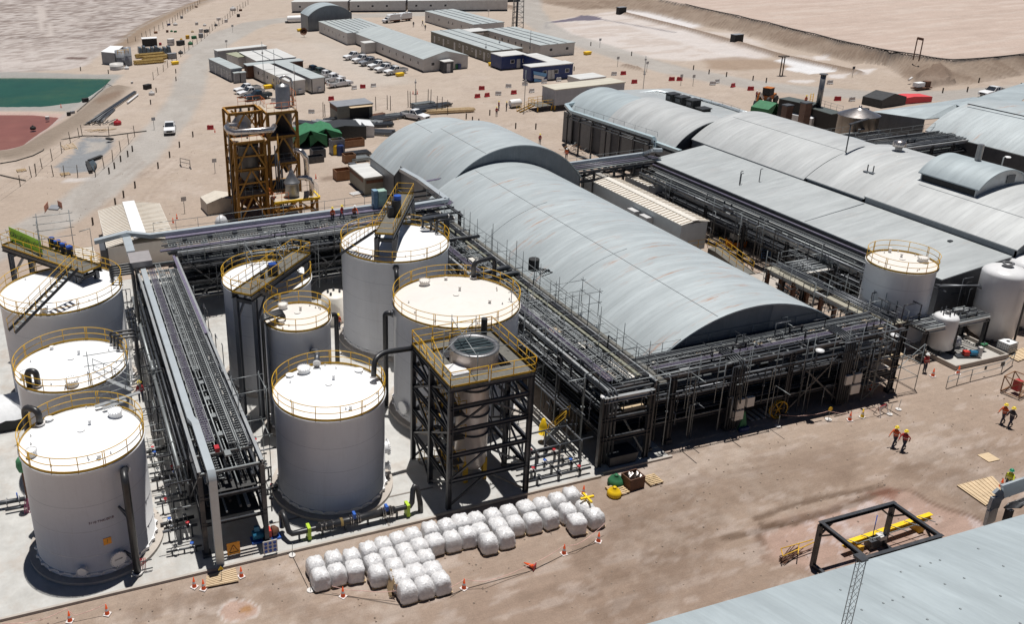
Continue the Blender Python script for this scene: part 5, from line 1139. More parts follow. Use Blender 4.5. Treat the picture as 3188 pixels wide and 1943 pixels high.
for x in(fl_.x+1.6,fl_.x+3.4,fr_.x+1.4,fr_.x+2.9):MB().ibeam((x,by0+6.55,0),(x,by0+6.55,13),.26,.26,up=(1,0,0)).obj('column',orange_s,og)
mb=MB();mb.lathe((fl_.x+2.2,by0+4.8,0),[(.3,.5),(1.3,1.4),(1.3,6.2),(.4,6.8)],24);mb.obj('vessel',rustw,og)
vx,vy=at(600,0,870,1025,13.4).xy
vessel(og,vx,yb+3.2,5.0,12.9,1.05,mat('dark_steel_vessel',(.10,.09,.09),.4,.5,.2),cone=1.5)
mb=MB();mb.lathe((vx,yb+3.2,0),[(1.15,13.45),(.95,13.55),(.95,15.9),(.8,16.1),(.3,16.35)],28);mb.obj('top_drum',inox_d,og)
mb=MB();mb.tube([(vx-.2,yb+3.2,16.3),(vx-.2,yb+3.2,17.0),(vx+.4,yb+3.2,17.2),(vx+1.1,yb+3.0,16.8),(vx+1.3,yb+3,16.0),(vx+1.3,yb+3,13.5)],.16,10);mb.obj('overhead_pipe',inox,og)
def ring_duct(par,L,r,m=inox,name='silver_duct'):
 MB().tube(L,r,14).obj(name,m,par)
q=[at(600,0,*p,12.3)for p in((760,1175),(740,1205),(650,1212),(400,1232),(345,1215),(322,1185),(345,1165),(430,1168))]
ring_duct(og,q,.36)
q=[at(600,400,*p,z)for p,z in(((950,185),10),((1010,195),10),((1045,245),9.2),((1055,330),7.5),((1055,430),5.4))]
ring_duct(og,q,.33)
mb=MB();[mb.tube([(fl_.x-.3-.12*k,yb+2.6-.5*k,.5),(fl_.x-.3-.12*k,yb+2.6-.5*k,12.5-2*k)],.06,6)for k in range(4)];mb.obj('side_pipes',pipe_g,og)
mb=MB();[mb.tube([(fr_.x+.5+.25*k,yb-.1,.5),(fr_.x+.5+.25*k,yb-.1,9.5-k)],.08,6)for k in range(4)];mb.obj('side_pipes',pipe_d,og)
stair('ochre stair flight at the top of the evaporator tower',(fl_.x+2.0,yb+4.2,10.4),(fl_.x+4.6,yb+6.0,13.2),.7,orange_s,galv)
for i in range(2):MB().beam((fl_.x+.8,yb+5.4-2*i,13.1),(fl_.x+2.6,yb+6.5-1*i,11.2),.2).obj('brace',orange_s,og)
og.scale.z=1.05;og.location.y-=2.7;og.location.x-=.6
ogl=thing('evaporator_skid','low ochre deck with grey cone topped vessel at the foot of the evaporator tower','skid',(27.5,106,0))
q=[at(600,400,x,y,4.1)for x,y in((800,688),(1168,650))]
x0,y0,x1=q[0].x,q[0].y,q[1].x
frame(ogl,x0,x1,y0,y0+2.4,[2.0,4.0],orange_s,.3);MB().box(x0-.5,y0-.3,4.18,x1+.2,y0+2.6,4.24).obj('deck',MATS['dusty_deck'],ogl)
for a,b in(((x0-.6,y0-.35),(x1+.3,y0-.35)),((x1+.3,y0-.35),(x1+.3,y0+2.7))):MB().ibeam((*a,4.1),(*b,4.1),.2,.32).obj('edge_girder',yellow_b,ogl)
rail_line(ogl,[(x0+1.3,y0-.3,4.2),(x0-.5,y0-.3,4.2),(x0-.5,y0+2.5,4.2)],hi=1.1,m=orange_r,post=.9);rail_line(ogl,[(x1+.2,y0,4.2),(x1+.2,y0+2.6,4.2),(x1-1.2,y0+2.6,4.2)],hi=1.5,m=galv,post=.9)
vx2=at(600,400,945,650,4.2).x
mb=MB();mb.lathe((vx2,y0+1.2,0),[(.85,4.25),(.9,4.4),(.9,5.9),(1.02,5.95),(1.02,6.15),(.95,6.2),(.3,7.3),(.28,7.6),(.1,7.7),(.1,8.0)],28);mb.obj('vessel',inox_d,ogl)
q=[at(600,400,*p,z)for p,z in(((985,462),7.1),((1060,455),7.2),((1100,475),6.9),((1112,520),6.2),((1108,620),4.6))]
ring_duct(ogl,q,.3)
vpipe('black pipe running down the right side of the front left tank',[(-1.24+3.7*math.cos(R(-52)),51.9+3.7*math.sin(R(-52)),7.15),(.93,48.3,7.35),(.93,47.75,7.1),(.93,47.64,.2)],.24,clamps=[((.93,47.64,4.6),(.3,48.5,4.9)),((.93,47.64,1.4),(.3,48.4,1.5))],flange='w')
def goose(label,base,top_xy,zt,zr,r):
 (x,y),(a,b)=base,top_xy
 vpipe(label,[(x,y,.2),(x,y,zt),(a,b,zt),(a,b,zr)],r,flange='w')
p=at(0,1100,355,290,8.6);g0=at(0,1100,270,260,8.8)
goose('black gooseneck pipe over the left rim of the second left tank',(g0.x,g0.y),(p.x,p.y),9.6,8.5,.22)
p=at(0,1100,375,650,8.4);g0=at(0,1100,280,600,8.6)
goose('black gooseneck pipe over the left rim of the front left tank',(g0.x-.3,g0.y+.3),(p.x,p.y),9.3,8.3,.22)
vpipe('kinked grey pipe from the narrow tank wall down to the centre front tank',[at(600,700,1062,1065,7.6),at(600,700,1085,1150,7.4)+Vector((0,-.5,0)),at(600,700,1165,1185,8.6),at(600,700,1160,1300,8.2)],.2,pipe_g,flange='w')
vpipe('black pipe from the column tower bending down onto the centre front tank',[at(600,700,2090,1150,9.4),at(600,700,1780,1195,9.6),at(600,700,1700,1260,9.4),at(600,700,1690,1435,8.2)],.19,flange='w')
vpipe('tall black pipe on the face of the tall white tank',[(26.5,68.35,9.1),(26.2,67.4,8.9),(26.2,67.4,.2)],.2)
a=R(180+52);vpipe('black pipe falling between the two wide tanks',[(28.15-4.9,60.6,8.7),(22.7,60.9,8.7),(22.7,60.9,.2)],.22)
vpipe('black pipe elbow beside the narrow cream tank',[(15.6+2.4,61.6,8.9),(18.9,61.8,8.9),(18.9,61.8,.2)],.19)
vpipe('pipe elbow on the right wall of the largest left tank',[at(0,700,1020,690,7.6),at(0,700,1110,720,7.5),at(0,700,1130,760,7.0),at(0,700,1140,1000,.4)],.26,flange='w')
for k in range(5):
 x=3.35+.0*k;y=72.5+.55*k
 vpipe('black hose bend, %s of the five between the largest left tank and the rack'%ordn(k),[(2.6,y,9.6),(2.6,y,10.4),(4.4,y,10.4),(4.4,y,5.5)],.11,n=8,group='black bends over the largest left tank',flange=False)
for k in range(3):
 y=62.5+.6*k
 vpipe('thin black gooseneck, %s of three on the right rim of the second left tank'%ordn(k),[(2.0-.2*k,y,8.5),(2.0-.2*k,y,9.4),(3.4,y,9.4),(3.4,y,4.5)],.1,n=8,group='goosenecks on the second left tank',flange='w')
for k in range(4):
 x0=13.3;y=60.2+.25*k
 vpipe('bundled black bend, %s of four on the left rim of the narrow tank'%ordn(k),[(14.4,y+.4,9.5),(14.4,y+.4,10.2),(12.6+.05*k,y,10.2),(12.6+.05*k,y,.3)],.13,n=8,group='bundled bends on the narrow tank',flange=False)
for k in range(3):
 a=(.55,.3,.1)[k];x,y=28.2+4.4*math.cos(a),73+4.4*math.sin(a)
 vpipe('black riser, %s of three at the right rim of the tall white tank'%ordn(k),[(x,y,9.6),(x,y,10.9),(x+1.8,y,10.9)],.13,n=8,group='risers at the tall tank rim',flange='w')
MB_=thing('pipe_support','thick dark post carrying the riser pipes right of the tall tank','post',(34.0,74.5,0));MB().box(33.9,74.3,0,34.3,74.8,10.8).obj('post',pipe_d,MB_);MB().box(31.5,74.2,10.8,34.4,74.9,11).obj('head_beam',pipe_d,MB_)
vpipe('large dark pipe crossing the wide rack beside the cream tank',[(33.6,68.8,6.9),(38.4,69.6,6.9),(38.4,69.6,5.2)],.25,pipe_d);vpipe('second large dark pipe crossing the wide rack',[(33.4,68.0,6.6),(38.9,68.8,6.6),(38.9,68.8,5)],.22,pipe_d)
vpipe('black gooseneck on the right rim of the cream tank',[(31.3,62.9,9.6),(31.3,62.9,11.0),(33.4,63.2,11.0),(33.4,63.2,6.5)],.2,flange='w')
hp=thing('header_pipe','black header pipe with strapped joints and blue valves on the slab front','pipe',(14,47.3,0))
MB().tube([(10.6,48.5,.5),(10.6,48.5,1.6),(10.65,48.3,1.85),(10.7,47.9,1.6),(10.8,47.4,.9),(11.0,47.3,.75),(11.5,47.3,.75),(19.3,47.3,.8),(19.5,47.4,1.0),(19.6,47.5,1.9),(19.75,47.6,2.1),(19.95,47.6,2.0),(20.1,47.4,.8),(20.1,47.3,.2)],.19,12).obj('pipe',hdpe,hp)
MB().tube([(12.6,47.3,.755),(18.2,47.3,.79)],.26,14).obj('thick_section',hdpe,hp)
bv=mat('valve_blue',(.02,.10,.42),.45,0,.1)
for x in(15.3,17.6):
 mb=MB();[mb.lathe((x+d,47.3,.78),[(.0,0),(.36,0),(.36,.07),(0,.07)],16,axis=(1,0,0))for d in(-.35,-.2,.15,.3)];mb.obj('flange',inox,hp);MB().box(x-.1,47.1,.8,x+.08,47.5,1.3).obj('valve',bv,hp)
for x in(12.9,13.2,13.7):MB().lathe((x,47.3,.77),[(0,0),(.33,0),(.33,.06),(0,.06)],16,axis=(1,0,0)).obj('flange',inox,hp)
MB().lathe((14.3,47.3,.78),[(0,0),(.29,0),(.29,.18),(0,.18)],16,axis=(1,0,0)).obj('coupling',mat('brass',(.5,.36,.15),.4,.6),hp)
lg=mat('lime_clamp',(.40,.58,.03),.5)
for x in(12.0,19.0):MB().box(x,47.02,.15,x+.22,47.6,1.08).obj('clamp_stand',lg,hp)
for x in(11.4,13.0,14.6,16.2,18.3):MB().box(x,47.2,.1,x+.1,47.4,.6).obj('pipe_stand',steel,hp)
pm=thing('pump_set','blue pump motor with red coupling beside the rack foot','pump',(9.4,48.2,.1))
mb=MB();mb.lathe((-.9,0,.5),[(0,0),(.32,.02),(.32,.75),(0,.77)],16,axis=(1,0,0));local(mb,'motor',mat('pump_blue',(.03,.17,.30),.45),pm);local(MB().box(-.1,-.28,.25,.35,.28,.75),'coupling_guard',mat('guard_red',(.5,.03,.02),.5),pm)
mb=MB();mb.lathe((.4,0,.5),[(0,0),(.35,.02),(.35,.25),(.15,.5),(0,.5)],16,axis=(1,0,0));local(mb,'pump_casing',rustw,pm);local(MB().box(-1,-.35,0,1,.35,.15),'base_frame',bv,pm);local(MB().box(-.75,-.1,.8,-.4,.1,1.15),'terminal_box',MATS['pump_blue'],pm)
wpan=mat('white_panel',(.56,.55,.53),.5,0,.07,.8,dirt=((.4,.36,.32),.5));gpan=mat('grey_panel',(.25,.26,.28),.5,.1,.1,.8);opan=mat('olive_panel',(.17,.16,.13),.6,0,.12,.8);shade=mat('window_blind',(.5,.5,.5),.6)
rgrey=roof_mat('prefab_roof_grey',(.46,.50,.50),1,.1,.8);rwhite=roof_mat('prefab_roof_white',(.66,.66,.64),1,.15,.5)
def bx(parent,name,m,x0,y0,z0,x1,y1,z1):return local(MB().box(x0,y0,z0,x1,y1,z1),name,m,parent)
def prefab(name,label,cat,x,y,L,W,h,rz=0,wm=None,rm=None,z0=.25,roof='flat',win=(),doors=(),group=None,ewin=(),edoors=(),skids=True,ridges=0):
 """box building: local x = width W (0..W), local y = length L (0..L); win/doors on the x=0 face as y positions, ewin/edoors on the y=0 face"""
 t=thing(name,label,cat,(x,y,0),R(rz),group);wm=wm or wpan;rm=rm or rwhite
 bx(t,'wall',wm,0,0,z0,W,L,h)
 o=.12
 if roof=='flat':
  mb=MB().hexa([(-o,-o,h+.002),(W+o,-o,h+.002),(W+o,L+o,h+.002),(-o,L+o,h+.002),(-o,-o,h+.14),(W+o,-o,h+.2),(W+o,L+o,h+.2),(-o,L+o,h+.14)])
 elif roof=='gable':
  r=h+W*.13;mb=MB()
  for s,(a,b_)in enumerate(((-o,W/2),(W+o,W/2))):
   za=h;mb.hexa([(a,-o,za),(b_,-o,r),(b_,L+o,r),(a,L+o,za),(a,-o,za+.1),(b_,-o,r+.1),(b_,L+o,r+.1),(a,L+o,za+.1)])
  m2=MB();m2.hexa([(0,.01,h),(W,.01,h),(W,.1,h),(0,.1,h),(W/2-.01,.01,r),(W/2+.01,.01,r),(W/2+.01,.1,r),(W/2-.01,.1,r)]);local(m2,'gable_wall',wm,t)
 mb.uv=[(mb.v[i][1],mb.v[i][0])for f in mb.f for i in f];local(mb,'roof',rm,t)
 for k in range(ridges):xx=W*(k+1)/(ridges+1);bx(t,'roof_ridge',steel_l,xx-.06,-o,h+.2,xx+.06,L+o,h+.32)
 if skids and z0>.1:
  for yy in(.2,L-.5):bx(t,'skid',darkwall,.1,yy,0,W-.1,yy+.3,z0-.002)
 for v in win:
  f=bx(t,'window',white,-.03,v-.45,h*.45,.02,v+.45,h*.45+.9);g=bx(f,'pane',glass,-.045,v-.36,h*.45+.08,-.032,v+.36,h*.45+.82)
 for v in doors:
  f=bx(t,'door',shade,-.03,v-.45,z0+.02,.02,v+.45,z0+2.05);bx(f,'handle',steel,-.07,v+.3,z0+1,-.032,v+.36,z0+1.1)
 for v in ewin:
  f=bx(t,'window',white,v-.5,-.03,h*.45,v+.5,.02,h*.45+.85);bx(f,'pane',glass,v-.4,-.045,h*.45+.08,v+.4,-.032,h*.45+.77)
 for v in edoors:
  f=bx(t,'door',shade,v-.45,-.03,z0+.02,v+.45,.02,z0+2.05);bx(f,'handle',steel,v+.3,-.07,z0+1,v+.36,-.032,z0+1.1)
 return t
hg=arched_hall('small far arched hangar at the head of the grey roofed row',77,91,271.5,280,4.6,7.4,roofD,steel_w)
t=prefab('office_block','low far building with broad ribbed grey roof joined to the hangar','building',79.3,241,27,13,3.2,0,wpan,rgrey,.1,win=(3,7,13,17,21),doors=(10,24),ridges=7)
t=prefab('office_block','long white gabled office with pale roof beside the parked pickups','building',82.6,195,48,11.4,2.95,1.0,wpan,rgrey,.1,'gable',win=(3,7.5,12,16.5,21,25.5,34),doors=(30,),ewin=(2.4,))
bx(t,'dado_strip',darkwall,-.04,0,.0,-.002,48,.35)
prefab('entry_porch','small dark glazed entrance porch on the gable end of the long office','porch',86.6,192.2,2.5,2.3,2.45,0,darkwall,rwhite,.05,edoors=(1.1,),skids=False)
prefab('entry_porch','white boxy porch on the long side of the gabled office','porch',79.0,225.5,3.2,3.0,2.6,0,wpan,rwhite,.05,skids=False)
t=prefab('dormitory','farthest white dormitory with ribbed grey roof','dormitory',116.3,238.5,35,9.6,3.3,0,wpan,rgrey,.1,win=(2.5,8,14,17,24,32),ridges=3)
t=prefab('dormitory','olive walled dormitory with pale door panels nearest the long office','dormitory',101.6,198.2,36.5,8.3,2.95,0,opan,rgrey,.1,win=(1.5,6,10.5,13.5,18,25,31),doors=(3.8,8.3,15.8,21,28,34),ridges=2)
t=prefab('dormitory','white and olive dormitory nearest the lattice mast','dormitory',115.8,200,31,9.6,2.95,0,wpan,rgrey,.1,win=(5,9.5,12.5,16.5,20,24,28),doors=(3,14.5,22),ewin=(3,7.5),ridges=3)
prefab('canopy','thin white canopy roof at the far end of the dormitory by the mast','canopy',110.6,228.5,5.5,5.2,2.9,0,opan,rwhite,2.6,skids=False)
t=prefab('site_office','navy site cabin with white roof and a white door, standing back','site cabin',99.7,189.3,5.4,6.4,3.15,0,bluep,rwhite,.25,ewin=(2.8,5.9),edoors=(4.4,))
t=prefab('site_office','navy site cabin with double glazed door facing the barriers','site cabin',98.9,174.2,3.4,10.3,3.2,0,bluep,rwhite,.25,ewin=(3.4,6.2,8.9),edoors=(4.6,5.4))
prefab('site_office','navy site cabin wing linking the two blue cabins','site cabin',105.2,177.9,11,3.2,3.2,0,bluep,rwhite,.25)
fg=thing('flag','pale blue and white flag hanging on the front of the navy cabin','flag',(99.8,173.8,0));pb_=mat('flag_blue',(.16,.36,.62),.7)
for k,m_ in enumerate((pb_,white,pb_)):MB().hexa([(99.3+.15*k,173.85,2.5-.8*k),(102.6-.5*k,173.75,1.7-.7*k),(102.4-.6*k,173.8,1.0-.5*k),(99.4+.1*k,173.9,1.75-.8*k),(99.3+.15*k,173.82,2.5-.8*k),(102.6-.5*k,173.72,1.7-.7*k),(102.4-.6*k,173.77,1.0-.5*k),(99.4+.1*k,173.87,1.75-.8*k)]).obj('flag_stripe',m_,fg)
for i,(x,y,L)in enumerate(((84.5,318.7,20),(103.0,309.2,19.5),(121,300,34))):
 t=prefab('container_row',['white container row farthest left on the top edge','white container row in the middle of the top edge','longest white container row on the top edge'][i],'container',x,y,12 if i else 8,L,3.6,-27,wpan,rwhite,.5,ewin=(3,8,13))
for i,(x,y)in enumerate(((109.6,306.5),(113.4,304.6))):
 t=prefab('shipping_container',['blue container left of the pair near the white rows','blue container right of the pair near the white rows'][i],'container',x,y,2.5,5.4,2.5,-20,bluep,bluep,.1,skids=False)
t=prefab('shipping_container','dark container block at the top edge above the far dormitory','container',133,320,5,13,2.8,-12,darkwall,gpan,.1);t=prefab('shipping_container','dark long container beyond the road at the top edge','container',147,313,4,22,2.6,-18,darkwall,gpan,.1)
t=prefab('shipping_container','grey container with row of doors beside toilets','container',39.1,203.4,16.2,2.6,2.9,7.7,gpan,rgrey,.1,doors=(3,7,11.5),win=(1.2,5,9,14))
for i in range(2):prefab('portable_toilet',['grey portable toilet on the left of the pair','grey portable toilet on the right of the pair'][i],'toilet',39.5+1.4*i,201.6,1.2,1.2,2.2,4,gpan,rgrey,.02,skids=False,edoors=())
t=prefab('shipping_container','white panel container nearest the waiting pickups, left of the pair','container',47.2,183.3,22.3,3.7,2.95,6.2,wpan,rwhite,.25,win=(6,9,13,16,19));
for yy in(7.4,14.8):bx(t,'joint_band',darkwall,-.05,yy,.25,3.75,yy+.12,3.16)
bx(t,'air_unit',shade,2.0,-.5,.4,2.9,-.03,1.1)
t=prefab('shipping_container','white panel container with black corner posts, right of the pair','container',52.2,183.2,21.5,3.0,3.1,6.2,wpan,rgrey,.25,doors=(1.8,),win=());bx(t,'air_unit',shade,1.3,-.5,.4,2.1,-.03,1.1)
for p in((0,0),(2.9,0)):bx(t,'corner_post',black,p[0]-.03,-.04,.2,p[0]+.12,.08,3.1)
t=prefab('shipping_container','rusty brown long container across the heads of the white ones','container',43.4,205.6,3.2,13.4,2.9,2,rustw,rgrey,.1)
t=prefab('site_office','broad white roofed cabin block behind the brown container','site cabin',46.5,209.6,14.5,9.7,3.1,4,wpan,rwhite,.2,ridges=2)
t=prefab('site_office','small cabin with mossy olive roof between the white roofs','site cabin',44.1,219,7.2,2.6,2.7,12,wpan,mat('olive_roof',(.30,.31,.22),.7),.2)
t=prefab('site_office','long low white cabin at the back of the container cluster','site cabin',41.4,231.3,3.0,13.4,2.6,8,gpan,rwhite,.2)
t=prefab('site_cabin','raised grey switch cabin with cream ribbed roof on yellow stilts','cabin',89.8,148.7,4.5,15.4,3.9,2,mat('cabin_grey',(.36,.38,.42),.5),roof_mat('cream_rib_roof',(.62,.58,.48),1,0,1),1.0,skids=False)
for v in(7.5,9.5):bx(t,'panel_window',glass,v-.5,-.04,2.0,v+.5,.0,3.2);bx(t,'awning',white,v-.6,-.35,3.22,v+.6,.0,3.3)
for xx in(.2,4,8,12,15):
 for yy in(.2,4.2):bx(t,'stilt',yellow,xx-.1,yy-.1,0,xx+.1,yy+.1,.998)
bx(t,'landing',grate,-3.4,.4,.95,-.002,4.0,1.02)
for q in((-3.3,.5),(-3.3,3.9),(-.3,.5)):bx(t,'stilt',yellow,q[0]-.08,q[1]-.08,0,q[0]+.08,q[1]+.08,.95)
rail_line(None,[(86.6,149.0,1.0),(89.7,149.0,1.0)],hi=1.1,m=yellow,post=1)if False else None
sc1=thing('guard_rail','yellow guard rail round the landing of the raised grey cabin','railing',(88,150,1));rail_line(sc1,[(89.6,149.0,1.0),(86.4,149.0,1.0),(86.3,152.4,1.0),(89.4,152.6,1.0)],hi=1.1,m=yellow,post=1.1,rw=.04)
stair('yellow steps climbing to the raised grey cabin',(83.2,150.6,.05),(86.4,150.8,1.0),1.0,yellow,yellow,treads=5)
wt_=thing('water_tank','small white horizontal tank beside the raised grey cabin steps','tank',(84.5,153.5,0));MB().lathe((83.3,154.2,.9),[(0,0),(.6,.06),(.75,.3),(.75,2.1),(.6,2.35),(0,2.4)],20,axis=(1,0,0)).obj('shell',white,wt_);MB().box(83.6,153.7,0,85.4,154.7,.35).obj('cradle',steel,wt_)
t=prefab('site_cabin','white roofed cabin peeking out behind the raised grey cabin','cabin',102.5,160.4,4.5,6,2.7,2,wpan,rwhite,.3)
crr=roof_mat('cream_container_roof',(.70,.67,.62),1,.1,1.0)
t=thing('site_cabin','very long cream container house with ribbed gable roof beside the long hall','cabin',(65.0,79.3,0))
local(MB().box(0,0,.7,3.5,20.6,4.0),'wall',mat('pale_blue_panel',(.45,.48,.50),.5,0,.06),t)
mb=MB()
for a,b_ in((-.15,1.75),(3.65,1.75)):mb.hexa([(a,-.2,4.0),(b_,-.2,4.32),(b_,20.8,4.32),(a,20.8,4.0),(a,-.2,4.08),(b_,-.2,4.4),(b_,20.8,4.4),(a,20.8,4.08)])
local(mb,'roof',cream,t)
rb=mat('rib_shadow_strip',(.42,.34,.25),.6)
for k in range(34):
 y=.1+k*.61;local(MB().beam((-.1,y,4.13),(1.3,y,4.36),.10,.05),'roof_rib',rb,t);local(MB().beam((3.6,y,4.13),(2.2,y,4.36),.10,.05),'roof_rib',rb,t)
local(MB().box(1.35,-.2,4.36,2.15,20.8,4.43),'ridge_cap',cream,t)
for y in(5.0,7.4):local(MB().box(-.9,y,2.4,-.02,y+1.5,3.3),'air_unit',shade,t)
for y in(.3,7,14,20):local(MB().box(.2,y,0,3.3,y+.3,.698),'pier',darkwall,t)
t=prefab('site_cabin','small cream cabin beside the far end of the container house','cabin',70.6,93.3,4.9,3.1,3.7,0,MATS['pale_blue_panel'],crr,.9,ridges=0)
for k in range(7):bx(t,'roof_rib',rb,-.1,.3+k*.7,3.85,3.2,.42+k*.7,3.95)
wf=thing('wheelchair_ramp','yellow railed ramp at the near end of the cream container house','ramp',(70,77,0))
MB().hexa([(68.6,77.6,0),(70,77.6,0),(70,78.8,0),(68.6,78.8,0),(68.6,77.6,.9),(70,77.6,.9),(70,78.8,.9),(68.6,78.8,.9)]).obj('landing',grate,wf)
MB().hexa([(68.6,72.6,0),(69.9,72.6,0),(70,77.58,0),(68.6,77.58,0),(68.6,72.6,.06),(69.9,72.6,.06),(70,77.58,.9),(68.6,77.58,.9)]).obj('ramp_deck',grate,wf)
rail_line(wf,[(70,78.8,.9),(70,77.6,.9),(69.9,73,.15)],hi=1.1,m=yellow,post=1.0,rw=.03);rail_line(wf,[(66,79,.9),(68.6,78.9,.9),(68.6,77.6,.9),(68.6,73,.15)],hi=1.1,m=yellow,post=1.2,rw=.03)
pd_=MB().box(67.2,68.6,.0,71,72.5,.05).obj('concrete_apron',curb);pd_['kind']='structure'
t=thing('ribbed_shed','shed with cream ribbed roof and clear ridge strip left of the back rack','shed',(3.5,99.2,0))
local(MB().box(0,0,0,7.5,13.4,3.0),'wall',cream,t);mb=MB()
for a,b_ in((-.15,3.75),(7.65,3.75)):mb.hexa([(a,-.2,3.0),(b_,-.2,3.75),(b_,13.6,3.75),(a,13.6,3.0),(a,-.2,3.08),(b_,-.2,3.83),(b_,13.6,3.83),(a,13.6,3.08)])
local(mb,'roof',cream,t)
for k in range(26):
 y=.05+k*.53;local(MB().beam((-.1,y,3.1),(3.0,y,3.72),.12,.05),'roof_rib',rb,t);local(MB().beam((7.6,y,3.1),(4.5,y,3.72),.12,.05),'roof_rib',rb,t)
local(MB().box(3.0,-.2,3.74,4.5,13.6,3.86),'ridge_strip',white,t);local(MB().box(-.8,1,0,-.02,4,2.4),'side_duct',pipe_g,t)
t=thing('ribbed_shed','small cream ribbed lean-to roof under the banner walkway','shed',tuple(at(0,400,760,1150,2.5)));q=[at(0,400,*p,2.6)for p in((690,1125),(870,1105),(930,1250),(740,1260))]
MB().hexa([p-Vector((0,0,.1))for p in(q[3],q[2],q[1],q[0])]+[q[3],q[2],q[1],q[0]]).obj('roof',cream,t);MB().hexa([Vector((p.x,p.y,0))for p in(q[3],q[2],q[1],q[0])]+[p-Vector((0,0,.11))for p in(q[3],q[2],q[1],q[0])]).obj('wall',gpan,t)
for k in range(8):MB().beam(q[0].lerp(q[3],k/8)+Vector((0,0,.03)),q[1].lerp(q[2],k/8)+Vector((0,0,.03)),.1,.05).obj('roof_rib',rb,t)
t=prefab('shipping_container','grey container with pale worn roof beside the rear hall wall','container',39.7,114.2,6.7,2.75,2.5,0,mat('drab_container',(.20,.20,.17),.6,0,.12),rwhite,.12);bx(t,'brown_band',rustw,-.04,.8,1.75,-.002,6.7,2.2);bx(t,'brown_band',rustw,.2,-.04,1.75,2.75,-.002,2.2)
t=prefab('yard_shed','open fronted container shed with plywood awning among steel stacks','shed',49.5,157.2,4.6,6.9,2.75,0,MATS['drab_container'],gpan,.1);bx(t,'awning',ply,2.2,-1.3,2.6,6.6,-.02,2.68);bx(t,'brown_band',rustw,-.03,.1,1.9,-.002,4.5,2.7);bx(t,'door_opening',black,2.4,-.05,.15,6.2,-.002,2.4)
def prof_extrude(mb,prof,w0,w1=None,taper=None):
 """side profile (x,z) extruded across y, w(z) half width"""
 n=len(prof);f=taper or(lambda x,z:w0);i=len(mb.v)
 for s in(-1,1):
  for x,z in prof:mb.v.append((x,s*f(x,z),z))
 mb.f.append(tuple(i+k for k in range(n)));mb.sm.append(False);mb.f.append(tuple(i+n+k for k in reversed(range(n))));mb.sm.append(False)
 for k in range(n):
  k2=(k+1)%n;mb.f.append((i+k,i+n+k,i+n+k2,i+k2));mb.sm.append(False)
carw=mat('car_white',(.78,.79,.80),.22,0,.03,2,dirt=((.5,.42,.35),.25));cars=mat('car_silver',(.33,.35,.38),.25,.3,.05,2);card=mat('car_dark',(.035,.06,.08),.25,.2,.1,2);carr=mat('car_grey_green',(.10,.14,.13),.3,.2,.1,2);car_l=mat('headlamp',(.8,.8,.8),.15);tail=mat('tail_lamp',(.4,.01,.01),.3)
def make_pickup(name='pickup_truck'):
 t=thing(name,'pickup','pickup truck',(0,0,-50))
 body=[(-2.65,.45),(-2.65,1.08),(-.55,1.1),(-.45,1.12),(.95,1.12),(2.2,1.02),(2.6,.9),(2.68,.6),(2.6,.42),(1.95,.42),(1.9,.62),(1.6,.78),(1.3,.62),(1.25,.40),(-1.2,.40),(-1.25,.62),(-1.55,.78),(-1.85,.62),(-1.9,.42)]
 mb=MB();prof_extrude(mb,body,.9,taper=lambda x,z:.92-(.05 if z>1 else 0)-max(0,abs(x)-2.2)*.18);local(mb,'body',carw,t)
 mb=MB();prof_extrude(mb,[(-.62,1.08),(-.5,1.72),(.35,1.76),(1.05,1.1)],.8,taper=lambda x,z:.84-(z-1.08)*.22);local(mb,'cabin_roof',carw,t)
 mb=MB();prof_extrude(mb,[(.47,1.70),(1.07,1.14),(1.09,1.16),(.5,1.72)],.6,taper=lambda x,z:.77-(z-1.08)*.2);local(mb,'windscreen',glass,t)
 for s in(-1,1):
  for a,b_ in(((-.42),.16),((.22),.78)):
   mb=MB();f=lambda z:s*(.845-(z-1.08)*.22+.004);top=1.62;mb.hexa([(a,f(1.18),1.18),(b_,f(1.18),1.18),(b_,f(1.18)-s*.02,1.18),(a,f(1.18)-s*.02,1.18),(a+.05,f(top),top),(b_-(.28 if b_>.5 else.02),f(top),top),(b_-(.28 if b_>.5 else.02),f(top)-s*.02,top),(a+.05,f(top)-s*.02,top)]);local(mb,'side_window',glass,t)
  mb=MB().box(2.5,s*.5-.16,.72,2.66,s*.5+.16,.88);local(mb,'headlight',car_l,t);local(MB().box(-2.68,s*.75-.08,.65,-2.655,s*.75+.08,.98),'tail_light',tail,t);local(MB().box(.75,s*.9-.1,1.12,.9,s*.9+.1,1.28),'wing_mirror',black,t)
 local(MB().box(-2.55,-.76,1.085,-.68,.76,1.115),'cargo_bed',black,t);local(MB().tube([(-.8,-.7,1.1),(-.8,-.7,1.6),(-.8,.7,1.6),(-.8,.7,1.1)],.04,6),'roll_bar',black,t)
 local(MB().box(2.62,-.45,.55,2.70,.45,.82),'grille',black,t);local(MB().box(-2.57,-.82,1.09,-2.53,.82,1.13),'tailgate_edge',carw,t)
 for x in(1.6,-1.55):
  for s in(-1,1):
   mb=MB();mb.lathe((x,s*.92-s*.26,.37),[(0,0),(.30,0),(.37,.05),(.37,.22),(.30,.27),(0,.27)],18,axis=(0,s,0));w_=local(mb,'wheel',black,t)
   mb=MB();mb.lathe((x,s*.92-s*.26,.37),[(0,.272),(.2,.272),(.22,.285),(0,.285)],14,axis=(0,s,0));local(mb,'rim',inox_d,w_)
 return t
PK=make_pickup()
def _sc(o):
 o.scale=(1.1,1.1,1.1);return o
def put_truck(x,y,rz,label,m=None,group='parked pickups'):
 global PKU
 return _sc(dup(PK,(x,y,.0),R(rz),label,group,mats={'car_white':m}if m else None))
